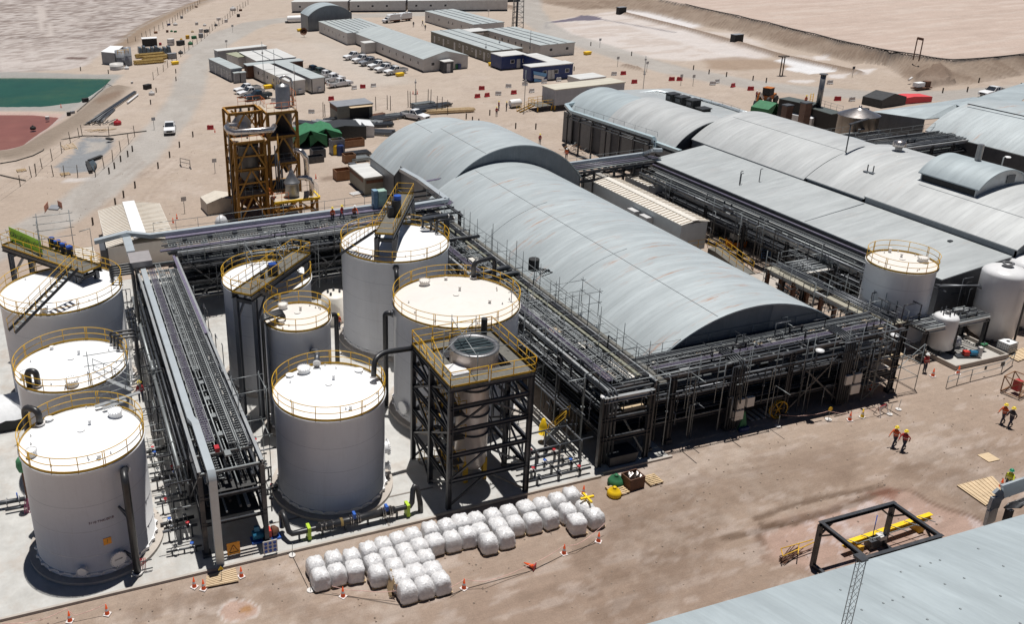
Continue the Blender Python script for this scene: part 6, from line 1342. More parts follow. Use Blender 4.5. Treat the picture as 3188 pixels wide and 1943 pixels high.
trs=[(39.9,190.8,195,'white pickup farthest back in the row of three by the white containers',None),(39.8,187.0,195,'white pickup in the middle of the row of three by the white containers',None),(40.4,182.8,195,'dark blue pickup at the near end of the row of three',card),(73.9,219.3,195,'white pickup farthest up the row beside the long office',None),(74.4,213.9,195,'white pickup second down the row beside the long office',None),(74.7,209.6,195,'silver pickup in the row beside the long office',cars),(75.2,204.6,195,'white pickup just below the silver one beside the long office',None),(75.2,199.9,195,'white pickup second nearest in the row beside the long office',None),(76.1,196.0,194,'white pickup nearest the gable corner in the row beside the long office',None),(59.0,205.6,10,'dark pickup farthest back in the row right of the white containers',card),(59.4,201.9,10,'grey green pickup in the row right of the white containers',carr),(59.8,198,10,'white pickup third in the row right of the white containers',None),(60.0,193.5,10,'white pickup fourth in the row right of the white containers',None),(59.9,187.9,10,'white pickup nearest in the row right of the white containers',None),(63.3,153.2,-62,'white pickup parked nose down beside the rear hall and the steel racks',None),(19.3,162.6,-100,'white pickup driving along the gravel road',None),(170.3,125.3,182,'white pickup on the road near the top right corner',None)]
for x,y,rz,lb,m_ in trs:put_truck(x,y,rz,lb,m_,'pickups' if y>170 else None)
def rmtree(o):
 for c in list(o.children):rmtree(c)
 bpy.data.objects.remove(o)
rmtree(PK)
def van(x,y,rz,label):
 t=thing('camper_truck',label,'truck',(x,y,0),R(rz),'box bodied trucks')
 mb=MB();prof_extrude(mb,[(-2.6,.9),(-2.6,2.6),(.9,2.6),(1.2,2.3),(1.2,.9)],1.1);local(mb,'box_body',carw,t);local(MB().box(-2.6,-1.05,.5,1.2,1.05,.898),'brown_skirt',rustw,t)
 mb=MB();prof_extrude(mb,[(1.22,.5),(1.22,1.75),(1.7,1.75),(2.1,1.25),(3.0,1.1),(3.1,.5)],.95);local(mb,'cab',carw,t);mb=MB();prof_extrude(mb,[(1.75,1.7),(2.1,1.3),(2.13,1.33),(1.78,1.73)],.8);local(mb,'windscreen',glass,t)
 for x_ in(-1.6,2.3):
  for s in(-1,1):mb=MB();mb.lathe((x_,s*.7,.45),[(0,0),(.45,0),(.45,.3),(0,.3)],16,False,axis=(0,s,0));local(mb,'wheel',black,t)
 local(MB().box(-1.5,-.4,2.6,-.7,.4,2.85),'roof_unit',shade,t);local(MB().box(-1.6,-1.12,1.5,-.6,-1.1,2.1),'side_window',glass,t);return t
p=at(600,0,1880,215,0);van(p.x,p.y+2,190,'white box bodied truck on the left of the far pair');p=at(600,0,1990,205,0);van(p.x+.5,p.y+3,190,'white box bodied truck on the right of the far pair')
def proto_barrier(m_):
 t=thing('traffic_barrier','x','barrier',(0,0,-50));mb=MB()
 P=[(-.25,0),(-.25,.12),(-.12,.35),(-.09,.8),(.09,.8),(.12,.35),(.25,.12),(.25,0)]
 n=len(P);i=len(mb.v)
 for x in(-.6,.6):mb.v+=[(x,a,b_)for a,b_ in P]
 mb.f+=[tuple(i+k for k in reversed(range(n))),tuple(i+n+k for k in range(n))];mb.sm+=[False]*2
 for k in range(n):k2=(k+1)%n;mb.f.append((i+k,i+k2,i+n+k2,i+n+k));mb.sm.append(False)
 local(mb,'barrier_body',m_,t);
 for x in(-.35,.15):local(MB().box(x,-.27,.0,x+.2,.27,.13),'fork_slot',black,t)
 local(MB().box(-.5,-.07,.802,-.2,.07,.86),'top_lug',m_,t);return t
BW,BR=proto_barrier(whitepl),proto_barrier(redp)
barr=[(A_,'w')for A_ in()]
bl={'white':[(61.84,183.87),(66.37,184.22),(42.92,179.29),(46.99,165.88),(86.72,165.52),(92.07,171.29),(94.06,164.94),(96.25,171.78),(101.02,172.03),(104.94,172.72),(107.69,172.7),(119.1,173.22),(131.09,155.66),(133.3,157.0),(144.08,132.62),(152.5,146.5),(149.5,128.2)],'red':[(63.89,184.14),(26.45,161.28),(81.78,165.01),(83.98,165.1),(86.04,171.72),(90.03,165.1),(121.24,172.87),(117.87,163.9),(126.49,162.93),(127.93,162.23),(133.28,152.18),(134.23,148.19),(142.09,134.06),(146.01,130.19),(54.0,175.5),(41.5,174.6)]}
near={(61.84,183.87):'between the nearest white pickup and a red barrier',(66.37,184.22):'right of the red barrier by the pickups',(42.92,179.29):'below the dark blue pickup',(46.99,165.88):'left of the yard shed'}
for k_,P_ in bl.items():
 P_=sorted(P_)
 for i,(x,y)in enumerate(P_):
  pos=near.get((x,y))or('%s from the left among the %s ones'%(ordn(i),k_))
  dup(BW if k_=='white' else BR,(x,y,.0),R(rng.uniform(-20,20)),'%s plastic traffic barrier, %s'%(k_,pos),k_+' traffic barriers')
rmtree(BW);rmtree(BR)
def cone_proto():
 t=thing('traffic_cone','x','cone',(0,0,-50));local(MB().box(-.2,-.2,.0,.2,.2,.05),'base',whitepl,t)
 mb=MB();mb.lathe((0,0,.05),[(.15,0),(.025,.72),(0,.73)],14);local(mb,'cone_body',orange_c,t);mb=MB();mb.lathe((0,0,.05),[(.112,.25),(.085,.4)],14);local(mb,'reflective_band',white,t);return t
CP=cone_proto()
cones=[((0,1443),(655,1480),'cone at the bottom edge left of the striped board'),((0,1443),(1003,1415),'cone below the slab edge under the front left tank'),((0,1443),(1818,1160),'short cone left of the plywood board by the rack foot'),((0,1443),(1905,1180),'cone at the left corner of the plywood board by the rack foot'),((0,1443),(2258,1062),'cone at the right corner of the plywood board by the rack foot'),((700,1443),(1105,1250),'cone in front of the bulk bags, left of the leaning pallet'),((1400,1443),(133,1175),'cone right of the nearest bulk bags'),((1400,1443),(1068,850),'cone on the curved tape line right of the bags'),((1400,1443),(1390,735),'largest cone at the right end of the tape line'),((1400,1443),(1250,292),'cone behind the yellow cross on the bags'),((2388,800),(1548,1118),'cone by the corner of the walled pump pad'),((2388,800),(1785,1095),'cone at the handrail beside the pump pad'),((2388,800),(970,1250),'cone in the shade at the right end of the front rack'),((2388,1200),(772,330),'cone between the yellow sign and the folding barrier'),((2388,1200),(2185,960),'cone beside the person in yellow'),((0,400),(1620,885),'cone right of the ribbed shed, nearer one'),((0,400),(1655,848),'cone right of the ribbed shed, farther one'),((600,400),(1152,470),'cone between the evaporator skid and the grey container'),((0,0),(572,1005),'cone on the liner between the two ponds'),((600,0),(208,1238),'cone left of the evaporator tower'),((600,0),(2060,880),'small cone left of the sign pole'),((600,0),(2100,880),'small cone right of the sign pole')]
for o_,p_,lb in cones:
 q=at(*o_,*p_,.1 if o_==(0,1443)and p_[1]<1100 and p_[0]<1700 else 0);c_=dup(CP,(q.x,q.y,0),rng.uniform(0,1.5),'orange '+lb,'orange cones')
q=at(2388,1200,888,300,0);dup(CP,(q.x,q.y,0),.3,'yellow cone between the orange cone and the folding barrier',None,mats={'cone_orange':yellow_b})
rmtree(CP)
fc=thing('traffic_cone','orange red cone knocked over on its side on the tape line','cone',tuple(at(1400,1443,790,985,.1)),2.2,'orange cones');mb=MB();mb.lathe((0,0,.12),[(.15,0),(.03,.7),(0,.71)],12,axis=(1,0,.0));local(mb,'cone_body',orange_c,fc);local(MB().box(-.05,-.2,-.06,0,.2,.32),'base',redp,fc)
def bag_mesh(seed):
 bm=bmesh.new();bmesh.ops.create_cube(bm,size=1.0);bmesh.ops.subdivide_edges(bm,edges=bm.edges,cuts=9,use_grid_fill=True);rr=np.random.RandomState(seed);ph=rr.uniform(0,6,8)
 for v in bm.verts:
  x,y,z=v.co;n_=Vector((x*2,y*2,z*2));k=max(abs(n_.x),abs(n_.y));a=math.atan2(y,x)
  r2=math.hypot(x,y);rad=.5*(abs(math.cos(a))**5+abs(math.sin(a))**5)**(-1/5);f=r2/(.5*max(1e-6,(1/max(abs(math.cos(a)),abs(math.sin(a))))))if r2>1e-6 else 0
  nr=f*rad*(1.0+.05*math.sin(z*6+ph[0])-.30*max(0,z*2)**4.5)*(1+.02*math.sin(7*a+ph[1])+.014*math.sin(13*a+z*9+ph[2]))
  zz=z+(.04*math.sin(x*9+ph[3])*math.cos(y*8+ph[4])+.13*(1-(f)**3)*.8+.03*math.sin(14*a+ph[5])*f if z>.3 else 0)
  v.co=(nr*math.cos(a)*1.12,nr*math.sin(a)*1.12,zz*.98)
 me=bpy.data.meshes.new('bulk_bag');bm.to_mesh(me);bm.free();me.polygons.foreach_set('use_smooth',[True]*len(me.polygons));me.materials.append(pe);return me
bagm=[bag_mesh(i)for i in range(5)]
pmb=MB()
for k in range(6):pmb.box(-.52+k*.2,-.52,.1,-.42+k*.2,.52,.125)
for y in(-.5,-.05,.4):pmb.box(-.52,y,.02,.52,y+.1,.098)
pme=pmb.obj('pallet',wood);pme_d=pme.data;bpy.data.objects.remove(pme)
t7=[(845,900),(1015,850),(1185,830),(1340,765),(1478,720),(1620,672),(1757,630),(1920,575),(2075,545),(2210,505),(2352,482),(890,1010),(1047,970),(1215,940),(1390,880),(1430,980),(1525,820),(1585,920),(1635,1030),(1680,780),(1730,865),(1785,980),(1820,730),(1880,840),(1945,955),(1705,1130),(1865,1090),(2020,1050),(1965,690),(2125,660),(2268,622),(2390,588)]
t14=[(405,450),(555,415),(715,375),(862,345),(1010,300),(1140,250),(1268,368),(1360,445),(1195,500),(455,540),(615,515),(775,490),(935,450),(1105,400),(365,680),(520,628)]
BG=sorted(set([at(700,1443,x,y,1.15).xy.to_tuple()for x,y in t7]+[at(1400,1443,x,y,1.15).xy.to_tuple()for x,y in t14]))
rows_={b_:int(round((max(q[1]for q in BG)-b_[1])/1.05))for b_ in BG}
for i,(x,y)in enumerate(BG):
 rw_=rows_[(x,y)];mates=sorted(b_[0]for b_ in BG if rows_[b_]==rw_);ci=mates.index(x)
 t=thing('bulk_bag','wrapped bulk bag, %s from the left in the %s row counted from the slab'%(ordn(ci),ordn(rw_)),'bulk bag',(x,y,0),R(rng.uniform(-6,6)),'wrapped white bulk bags on pallets')
 o=bpy.data.objects.new('bag',bagm[i%5]);COL.objects.link(o);o.parent=t;o.location=(0,0,.63);o.rotation_euler=(0,0,pi/2*(i%4));o.scale=(1,1,1.04)
 o=bpy.data.objects.new('pallet',pme_d);COL.objects.link(o);o.parent=t;o.location=(0,0,-.01)
yc=thing('yellow_cross','yellow four armed spreader lying on top of a bulk bag','lifting gear',tuple(at(1400,1443,1285,330,1.4)));local(MB().box(-.5,-.07,0,.5,.07,.14),'arm',yellow_b,yc);local(MB().box(-.07,-.55,.002,.07,.5,.138),'arm',yellow_b,yc)
lp_=thing('leaning_pallet','wooden pallet leaning on the nearest bag with an orange danger sign','pallet',tuple(at(700,1443,1590,1180,.0)));q=at(700,1443,1560,1270,0)
for k in range(6):MB().beam((q.x-.1+.04*k,q.y+.1+.22*k*.9,.05),(q.x+.25+.04*k,q.y+.2+.22*k*.9,1.15),.1,.03).obj('slat',wood,lp_)
for z in(.15,.6,1.0):MB().beam((q.x-.02+z*.25,q.y+.02,z),(q.x+.2+z*.25,q.y+1.35,z),.05,.08).obj('rail',wood,lp_)
MB().hexa([(q.x+.3,q.y-.0,.35),(q.x+.75,q.y-.15,.35),(q.x+.75,q.y-.12,.35),(q.x+.3,q.y+.03,.35),(q.x+.33,q.y+.0,.95),(q.x+.78,q.y-.15,.95),(q.x+.78,q.y-.12,.95),(q.x+.33,q.y+.03,.95)]).obj('warning_sign',sign_o,lp_)
def rope(label,P,r,m_,name='barrier_tape',cat='tape'):
 t=MB();Q=[]
 for a,b_ in zip(P,P[1:]):
  for k in range(6):u=k/6;p=a.lerp(b_,u);Q.append(p-Vector((0,0,.18*4*u*(1-u)*min(1,(a-b_).length/4)if p.z>.3 else 0)))
 Q.append(P[-1]);t.tube(Q,r,5);o=t.obj(name,m_);tag(o,label,cat);return o
tm=mat('tape_red_white',(.62,.38,.33),.6,0,.4,4)
rope('red and white tape strung between cones right of the bulk bags',[at(700,1443,2110,1160,.7),at(1400,1443,138,1085,.7),at(1400,1443,330,1105,.5),at(1400,1443,750,950,.5),at(1400,1443,1070,770,.7),at(1400,1443,1190,760,.6),at(1400,1443,1390,620,.7),at(1400,1443,1450,560,.9)],.018,tm)
rope('red and white tape running below the first bulk bags',[at(700,1443,1000,1150,.5),at(700,1443,1300,1195,.5),at(700,1443,1600,1195,.7)],.018,tm)
rope('pale tape sagging between the cones at the bottom left',[at(0,1443,20,1500,.5),at(0,1443,400,1460,.5),at(0,1443,620,1360,.75),at(0,1443,700,1425,.4),at(0,1443,990,1315,.75)],.018,tm)
rope('thin cord lying from the slab corner round the bulk bags',[at(700,1443,630,750,.15),at(700,1443,635,870,.05),at(700,1443,800,1210,.03),at(700,1443,1250,1260,.03),at(700,1443,1620,1325,.03),at(700,1443,2100,1240,.03),at(1400,1443,130,1180,.03),at(1400,1443,790,1000,.03),at(1400,1443,1070,855,.03),at(1400,1443,1380,740,.03)],.014,black,'cord','cord')
rope('tape hung between small posts in front of the front rack',[at(2388,1200,100,270,.7),at(2388,1200,330,285,.6),at(2388,1200,580,240,.9),at(2388,1200,770,265,.7),at(2388,1200,1060,200,.7)],.016,tm)
cf_=thing('portal_frame','free standing dark steel box frame on a damp pink patch','steel frame',(42.5,32,0))
X0,X1,Y0,Y1,Z=41.0,46.6,31.0,34.3,3.1
for x in(X0,X1):
 for y in(Y0,Y1):MB().beam((x,y,0),(x,y,Z),.24).obj('post',steel,cf_)
for y in(Y0,Y1):MB().ibeam((X0-.15,y,Z+.15),(X1+.15,y,Z+.15),.22,.26).obj('top_beam',steel,cf_)
for x in(X0,X1):MB().ibeam((x,Y0+.12,Z+.15),(x,Y1-.12,Z+.15),.22,.26).obj('top_beam',steel,cf_)
MB().beam((X0,Y0+.12,.15),(X0,Y1-.12,.15),.2).obj('base_beam',steel,cf_);MB().beam((X1,Y0+.12,.15),(X1,Y1-.12,.15),.2).obj('base_beam',steel,cf_);MB().beam((X0,Y0,.15),(X1,Y0,.15),.2).obj('base_beam',steel,cf_)
for x in(X0,X1):
 for y,s in((Y0,1),(Y1,-1)):MB().beam((x,y,Z-.8),(x,y+s*.9,Z),.1).obj('knee_brace',steel,cf_)
for y in(Y0,Y1):
 for x,s in((X0,1),(X1,-1)):MB().beam((x,y,Z-.8),(x+s*.9,y,Z),.1).obj('knee_brace',steel,cf_)
a,b_=at(2388,1443,720,765,.75),at(2388,1443,1530,490,.75)
yb_=thing('yellow_beam','bright yellow steel beam lying across inside the box frame','beam',tuple(a));MB().ibeam(a,b_,.3,.36).obj('beam',yellow_b,yb_)
for k,(u)in enumerate((.15,.85)):p=a.lerp(b_,u);MB().box(p.x-.2,p.y-.4,0,p.x+.2,p.y+.4,.55).obj('trestle',yellow,yb_)
ht=thing('hoist_trolley','grey hoist trolley hanging below the yellow beam','hoist',tuple(at(2388,1443,1000,760,.4)));q=at(2388,1443,990,770,.1)
MB().box(q.x-.5,q.y-.25,.1,q.x+.4,q.y+.25,.65).obj('hoist_body',pipe_g,ht);MB().box(q.x+.1,q.y-.35,.66,q.x+.6,q.y+.1,.95).obj('control_box',whitepl,ht);MB().tube([(q.x-.2,q.y,.65),(q.x-.1,q.y+.1,2.4)],.03,6).obj('hoist_rod',bv,ht)
rl=[at(2388,1443,830,755,.95),at(2388,1443,1500,540,.95)];MB().tube(rl,.035,6).obj('conductor_rail',galv,ht)
for k in range(6):p=rl[0].lerp(rl[1],k/5);MB().beam(p+Vector((-.3,.45,.1)),p+Vector((.25,-.35,.1)),.04).obj('rail_hanger',galv,ht)
ct=thing('curved_truss_duct','pale curved duct on a lattice truss rising over the bottom right roof edge','duct',(51,29,0))
L4=[at(2388,1443,2075,560,5.2),at(2388,1443,2110,420,6.4),at(2388,1443,2150,310,7.2),at(2388,1443,2200,265,7.5),at(2388,1443,2403,195,7.7),at(2388,1443,2700,100,7.9)]
mb=MB();[mb.beam(p,q,.75,.18,up=(0,-1,.3))for p,q in zip(L4,L4[1:])];mb.obj('cover_sheet',duct,ct)
mb=MB();off=Vector((.5,-1.0,-.2))
for p,q in zip(L4[2:],L4[3:]):
 mb.tube([p+off,q+off],.05,6);mb.tube([p+off*.4-Vector((0,0,.5)),q+off*.4-Vector((0,0,.5))],.05,6)
 for k in range(6):a,b_=p.lerp(q,k/6),p.lerp(q,(k+.5)/6);mb.tube([a+off,b_+off*.4-Vector((0,0,.5))],.03,5);mb.tube([b_+off*.4-Vector((0,0,.5)),p.lerp(q,(k+1)/6)+off],.03,5)
mb.obj('lattice_truss',steel,ct);MB().beam((L4[0].x+.4,L4[0].y-.6,0),(L4[0].x+.4,L4[0].y-.6,6.5),.3).obj('support_post',steel,ct)
mm_=thing('guyed_mast','slender lattice mast crossing in front of the bottom right roof','mast',(0,0,0));a=at(2388,1443,890,880,9.5);bq=at(2388,1443,740,1502,12.2);
mb=MB()
skin=mat('skin',(.42,.24,.16),.6);hiv=mat('orange_vest',(.72,.13,.03),.6,0,.1,6);redj=mat('red_jacket',(.42,.03,.03),.6,0,.1,6);navy=mat('navy_trousers',(.035,.045,.08),.7,0,.15,5);darkj=mat('dark_jacket',(.05,.05,.06),.7,0,.1,5);helm=mat('yellow_helmet',(.80,.60,.05),.3);helmw=mat('white_helmet',(.8,.8,.78),.3);helmg=mat('green_helmet',(.02,.25,.14),.3);hivy=mat('lime_vest',(.62,.68,.04),.6);boots=mat('boots',(.03,.025,.02),.7)
def skin_body(J,E,name,mats_f):
 me=bpy.data.meshes.new(name);me.from_pydata([j[0]for j in J],E,[]);o=bpy.data.objects.new(name,me);COL.objects.link(o)
 md=o.modifiers.new('s','SKIN');md.use_smooth_shade=True;md2=o.modifiers.new('u','SUBSURF');md2.levels=1;md2.render_levels=1
 for i,j in enumerate(J):me.skin_vertices[0].data[i].radius=(j[1],j[2]if len(j)>2 else j[1]);me.skin_vertices[0].data[i].use_root=i==0
 dg=bpy.context.evaluated_depsgraph_get();m2=bpy.data.meshes.new_from_object(o.evaluated_get(dg));bpy.data.objects.remove(o)
 for m_ in mats_f[0]:m2.materials.append(m_)
 for p in m2.polygons:p.material_index=mats_f[1](p.center);p.use_smooth=True
 return m2
def body(stride=.0,arm=(0,0),lean=0.0,name='person_body'):
 s=stride;H=[((0,0,.96),.16,.12),((lean*.3,0,1.15),.155,.11),((lean*.8,0,1.38),.18,.115),((lean,0,1.50),.07),((lean,0,1.60),.075),((lean+.02,0,1.68),.10),((lean,0,1.76),.07)]
 J=list(H);E=[(0,1),(1,2),(2,3),(3,4),(4,5),(5,6)]
 for sd,st,am in((1,s,arm[0]),(-1,-s,arm[1])):
  b0=len(J);hx=st*.5
  J+=[((0,sd*.1,.90),.10),((hx*.55+.05,sd*.11,.50),.072),((hx-.08*(st<0),sd*.11,.10 if st>=0 else.14),.05),((hx+.13-.08*(st<0),sd*.12,.05 if st>=0 else.08),.045)]
  E+=[(0,b0),(b0,b0+1),(b0+1,b0+2),(b0+2,b0+3)]
  b1=len(J);sh=(lean*.9,sd*.18,1.42);el=(lean*.6-am*.22,sd*.245,1.16);ha=(lean*.5-am*.3+.12,sd*.22,.93)
  J+=[(sh,.062),(el,.045),(ha,.036),((ha[0]+.05,ha[1],ha[2]-.07),.038)]
  E+=[(2,b1),(b1,b1+1),(b1+1,b1+2),(b1+2,b1+3)]
 return J,E
POSES=[body(0),body(.55,(.7,-.7),.05),body(.85,(1,-1),.08),body(.15,(-1.2,.4),.12)]
def person(x,y,z,rz,pose,top,legs_,hat,label,group=None):
 key=(pose,top.name,legs_.name)
 if key not in DM:
  J,E=POSES[pose];DM[key]=skin_body(J,E,'person_body',([skin,top,legs_,boots],lambda c:3 if c.z<.16 else(2 if c.z<.98 and abs(c.y)<.2 else(0 if c.z>1.53 or c.z<1.0 else 1))))
 t=thing('person',label,'person',(x,y,z),rz,group);o=bpy.data.objects.new('body',DM[key]);COL.objects.link(o);o.parent=t
 ln=POSES[pose][0][3][0][0]
 mb=MB();mb.lathe((ln,0,1.71),[(.16,0),(.13,.012),(.125,.08),(.08,.135),(0,.15)],14);mb.box(ln+.1,-.07,1.70,ln+.19,.07,1.718);local(mb,'hard_hat',hat,t)
 mb=MB();mb.lathe((ln*.7,0,1.06),[(.175,0),(.2,.1),(.215,.3),(.15,.42),(.1,.44)],14);mb.v=[(a*.78 if False else ln*.7+(a-ln*.7)*.72,b_,c)for a,b_,c in mb.v];v_=local(mb,'vest',top,t);mb=MB();mb.lathe((ln*.7,0,1.16),[(.208,0),(.216,.05)],14);mb.v=[(ln*.7+(a-ln*.7)*.74,b_,c)for a,b_,c in mb.v];local(mb,'reflective_band',whitep,v_)
ppl=[((1200,0),(262,250),0,0,darkj,helmw,'person in dark clothes left of the three by the far dormitories',1.2),((1200,0),(348,240),0,1,darkj,helm,'person in dark clothes farthest back of the three by the far dormitories',2),((1200,0),(372,280),0,1,darkj,helm,'person in dark clothes nearest of the three by the far dormitories',4),((1200,0),(1058,1030),0,0,redj,helm,'person in red overalls at the back of the yard group',0),((1200,0),(1038,1085),0,0,redj,helm,'person in red overalls at the front of the yard group',4.6),((1200,0),(1132,1035),0,0,darkj,helm,'person in dark vest facing the two in red',3),((1200,0),(1442,1350),0,0,redj,helm,'lone person in red overalls behind the barn roof',4.5),((1200,400),(1690,290),0,0,hiv,helmw,'person in orange seen just past the barn corner',4),((600,700),(1365,990),.1,0,hiv,helm,'person in orange vest standing between the tanks',4.7),((2388,800),(1465,1078),0,0,redj,helmw,'person in red vest and white helmet by the pump pad corner',4.7),((2388,1200),(1182,575),0,2,hiv,helm,'person in orange vest walking, left of the nearest pair',3.3),((2388,1200),(1268,612),0,2,redj,helm,'person in red top walking, right of the nearest pair',3.3),((2388,1200),(2195,362),0,1,hiv,helm,'person in orange vest walking, left of the pair near the right edge',3.0),((2388,1200),(2265,395),0,1,darkj,helm,'person in dark jacket walking, right of the pair near the right edge',3.0),((2388,1200),(2238,985),0,3,hivy,helmg,'person in lime vest and green helmet by the bottom right duct',3.6),((600,400),(1310,885),6.95,0,hiv,helm,'person in orange vest standing on the back rack, left one',4.7),((600,400),(1395,865),6.95,1,redj,helm,'person in red standing on the back rack with an arm out',5.2),((600,400),(1515,862),6.4,3,hiv,helmw,'person in orange vest crouching low on the back rack',4.7),((0,1100),(1325,470),6.7,0,redj,helm,'person in red on the scaffold boards by the second tank',1.5),((2388,800),(893,955),2.45,0,redj,helm,'person in red on the scaffold bay at the end of the front rack',3.9)]
for o_,p_,z_,ps,tp,hat,lb,rz_ in ppl:
 q=at(*o_,*p_,z_);person(q.x,q.y,z_,rz_,ps,tp,navy,hat,lb)
bpy.data.objects.remove(mm_)
def pvessel(label,x,y,r,h,legs=0,m=whitep):
 t=thing('pressure_vessel',label,'vessel',(x,y,0));mb=MB()
 P=[(0,legs-.25*r),(r*.6,legs-.15*r),(r,legs+.15*r),(r,h-.4*r)]+[(r*math.cos(a),h-.4*r+.38*r*math.sin(a))for a in(.3,.6,.9,1.2)]+[(r*.22,h-.05*r)]
 local((mb.lathe((0,0,0),P,44),mb)[1],'shell',m,t);mb=MB();mb.cyl((0,0,h-.12),r*.2,.3,16);mb.lathe((0,0,h+.18),[(r*.16,0),(r*.27,0),(r*.27,.08),(r*.16,.08)],18);local(mb,'top_nozzle',inox_d,t)
 for k in range(4):
  a=pi/4+k*pi/2;local(MB().beam((r*.85*math.cos(a),r*.85*math.sin(a),0),(r*.85*math.cos(a),r*.85*math.sin(a),legs+.3),.16),'leg',pipe_g,t)
 return t
pvessel('tall white domed pressure vessel with an open top ring beside the cut off one',79.2,53.2,1.8,7.1,.3)
pvessel('white domed vessel partly cut off by the right edge',84.2,54.4,2.2,6.9,.3)
for(x,y,lb,zt)in((79.2,50.95,'dark drop pipe on the face of the tall domed vessel',5.4),(83.4,52.1,'dark drop pipe on the vessel at the right edge',5.5)):vpipe(lb,[(x,y+.3,zt),(x,y,zt),(x,y,.6)],.09,pipe_d,flange=False)
sv=pvessel('small white vessel with crowded top nozzles on the pump pad',72.3,52.5,.98,3.9,.5)
mb=MB()
for k in range(6):a=k*1.05;mb.tube([(72.3+.5*math.cos(a),52.5+.5*math.sin(a),3.7),(72.3+.5*math.cos(a),52.5+.5*math.sin(a),4.3)],.05,6)
mb.obj('top_pipes',pipe_d,sv);MB().tube([(72.9,51.8,4.1),(72.6,51.5,1.0)],.05,6).obj('side_pipe',pipe_d,sv)
pad=thing('walled_pad','concrete pump pad with low walls at the right of the front rack','concrete pad',(74,52,0));X0,X1,Y0,Y1=70.9,76.7,49.7,55.1
MB().box(X0,Y0,0,X1,Y1,.08).obj('floor',mat('pad_concrete',(.42,.40,.37),.85,0,.08),pad)
for q in((X0-.15,Y0-.15,X1+.15,Y0),(X0-.15,Y0+.002,X0,Y1),(X1,Y0+.002,X1+.15,Y1),(X0+.002,53.9,X1-.002,54.05)):MB().box(q[0],q[1],0,q[2],q[3],.42).obj('wall',curb,pad)
for i,(x,y)in enumerate(((73.6,50.9),(74.3,52.9))):
 pm2=thing('pump_set',['blue pump with red guard on the walled pad','film wrapped valve cluster on the walled pad'][i],'pump',(x,y,.08),R(-20))
 if i==0:local(MB().lathe((.2,0,.4),[(0,0),(.25,.02),(.25,.6),(0,.62)],14,axis=(1,0,0)),'motor',MATS['pump_blue'],pm2);local(MB().box(-.3,-.2,.2,.15,.2,.6),'coupling_guard',MATS['guard_red'],pm2);local(MB().box(-.9,-.3,0,.9,.3,.15),'base_frame',steel,pm2);local(MB().box(.9,-.2,.1,1.2,.1,1.0),'control_box',whitepl,pm2)
 else:local(MB().lathe((0,0,0),[(.4,0),(.75,.4),(.6,.9),(.2,1.1),(0,1.12)],14),'wrap',pe,pm2);[local(MB().tube([(a,.3,0),(a,.3,1.5),(a+.4,.3,1.5)],.06,6),'pipe',pipe_d,pm2)for a in(-.5,.1,.5)]
bt=thing('valve_stand','small green valve stand on the walled pad','valve',(75.9,51.2,.08));local(MB().tube([(0,0,0),(0,0,.9)],.06,8),'stem',pipe_g,bt);local(MB().box(-.3,-.15,.6,.3,.15,.75),'valve_body',greent,bt)
def ibc(label,x,y,z=0,rz=0,base=None):
 t=thing('liquid_tote',label,'tote',(x,y,z),rz);mb=MB();P=.58
 local(MB().box(-.55,-.48,.16,.55,.48,1.08),'tank',white,t);local(MB().cyl((0,0,1.08),.14,.05,12),'lid',steel,t)
 mb=MB()
 for z_ in(.2,.42,.64,.86,1.09):
  for s in(-1,1):mb.beam((-.6,s*.51,z_),(.6,s*.51,z_),.025);mb.beam((s*.6,-.51,z_),(s*.6,.51,z_),.025)
 for k in range(7):
  for s in(-1,1):mb.beam((-.6+.2*k,s*.51,.15),(-.6+.2*k,s*.51,1.09),.022);mb.beam((s*.6,-.51+.17*k,.15),(s*.6,-.51+.17*k,1.09),.022)
 local(mb,'cage',galv,t);local(MB().box(-.6,-.5,0,.6,.5,.14),'pallet',base or steel,t);return t
ibc('caged white tote beside the domed vessels',77.6,50.4,.05,.1)
sp_=at(1800,400,1475,1060,.5)
ct2=thing('spill_tray','orange spill tray under a caged tote in the alley','tray',(sp_.x,sp_.y,0),-.1);local(MB().hexa([(-.85,-.75,0),(.85,-.75,0),(.85,.75,0),(-.85,.75,0),(-.9,-.8,.7),(.9,-.8,.7),(.9,.8,.7),(-.9,.8,.7)]),'tray',mat('tray_orange',(.70,.20,.01),.5),ct2);local(MB().box(-.8,-.7,.702,.8,.7,.76),'grid',black,ct2)
ibc('caged white tote standing on the orange spill tray',sp_.x+.05,sp_.y,.77,-.1)
q=at(1800,400,1740,1200,0);bs_=thing('mobile_steps','blue mobile steps standing in the alley by the dark wall','steps',(q.x,q.y,0),-.5);bst=mat('step_blue',(.10,.19,.35),.5)
for k in range(8):local(MB().box(-.45,-.9+.22*k,.22*(k+1)-.04,.45,-.68+.22*k,.22*(k+1)),'tread',bst,bs_)
for s in(-.47,.47):local(MB().beam((s,-.9,.1),(s,.9,1.85),.04,.16),'stringer',bst,bs_);local(MB().tube([(s,.9,0),(s,.9,2.8),(s,.6,2.85),(s,-.8,1.1)],.03,5),'handrail',bst,bs_)
local(MB().box(-.5,.9,1.8,.5,1.6,1.85),'top_platform',steel_l,bs_);local(MB().tube([(.45,1.6,0),(.45,1.6,2.8)],.03,5),'handrail',bst,bs_)
db_=thing('boiler_house','black walled boiler house with two flat roof levels behind the barrel halls','building',(113,118,0))
q1=[at(2388,0,*p,4.6)for p in((115,918),(410,980),(480,960),(210,903))]
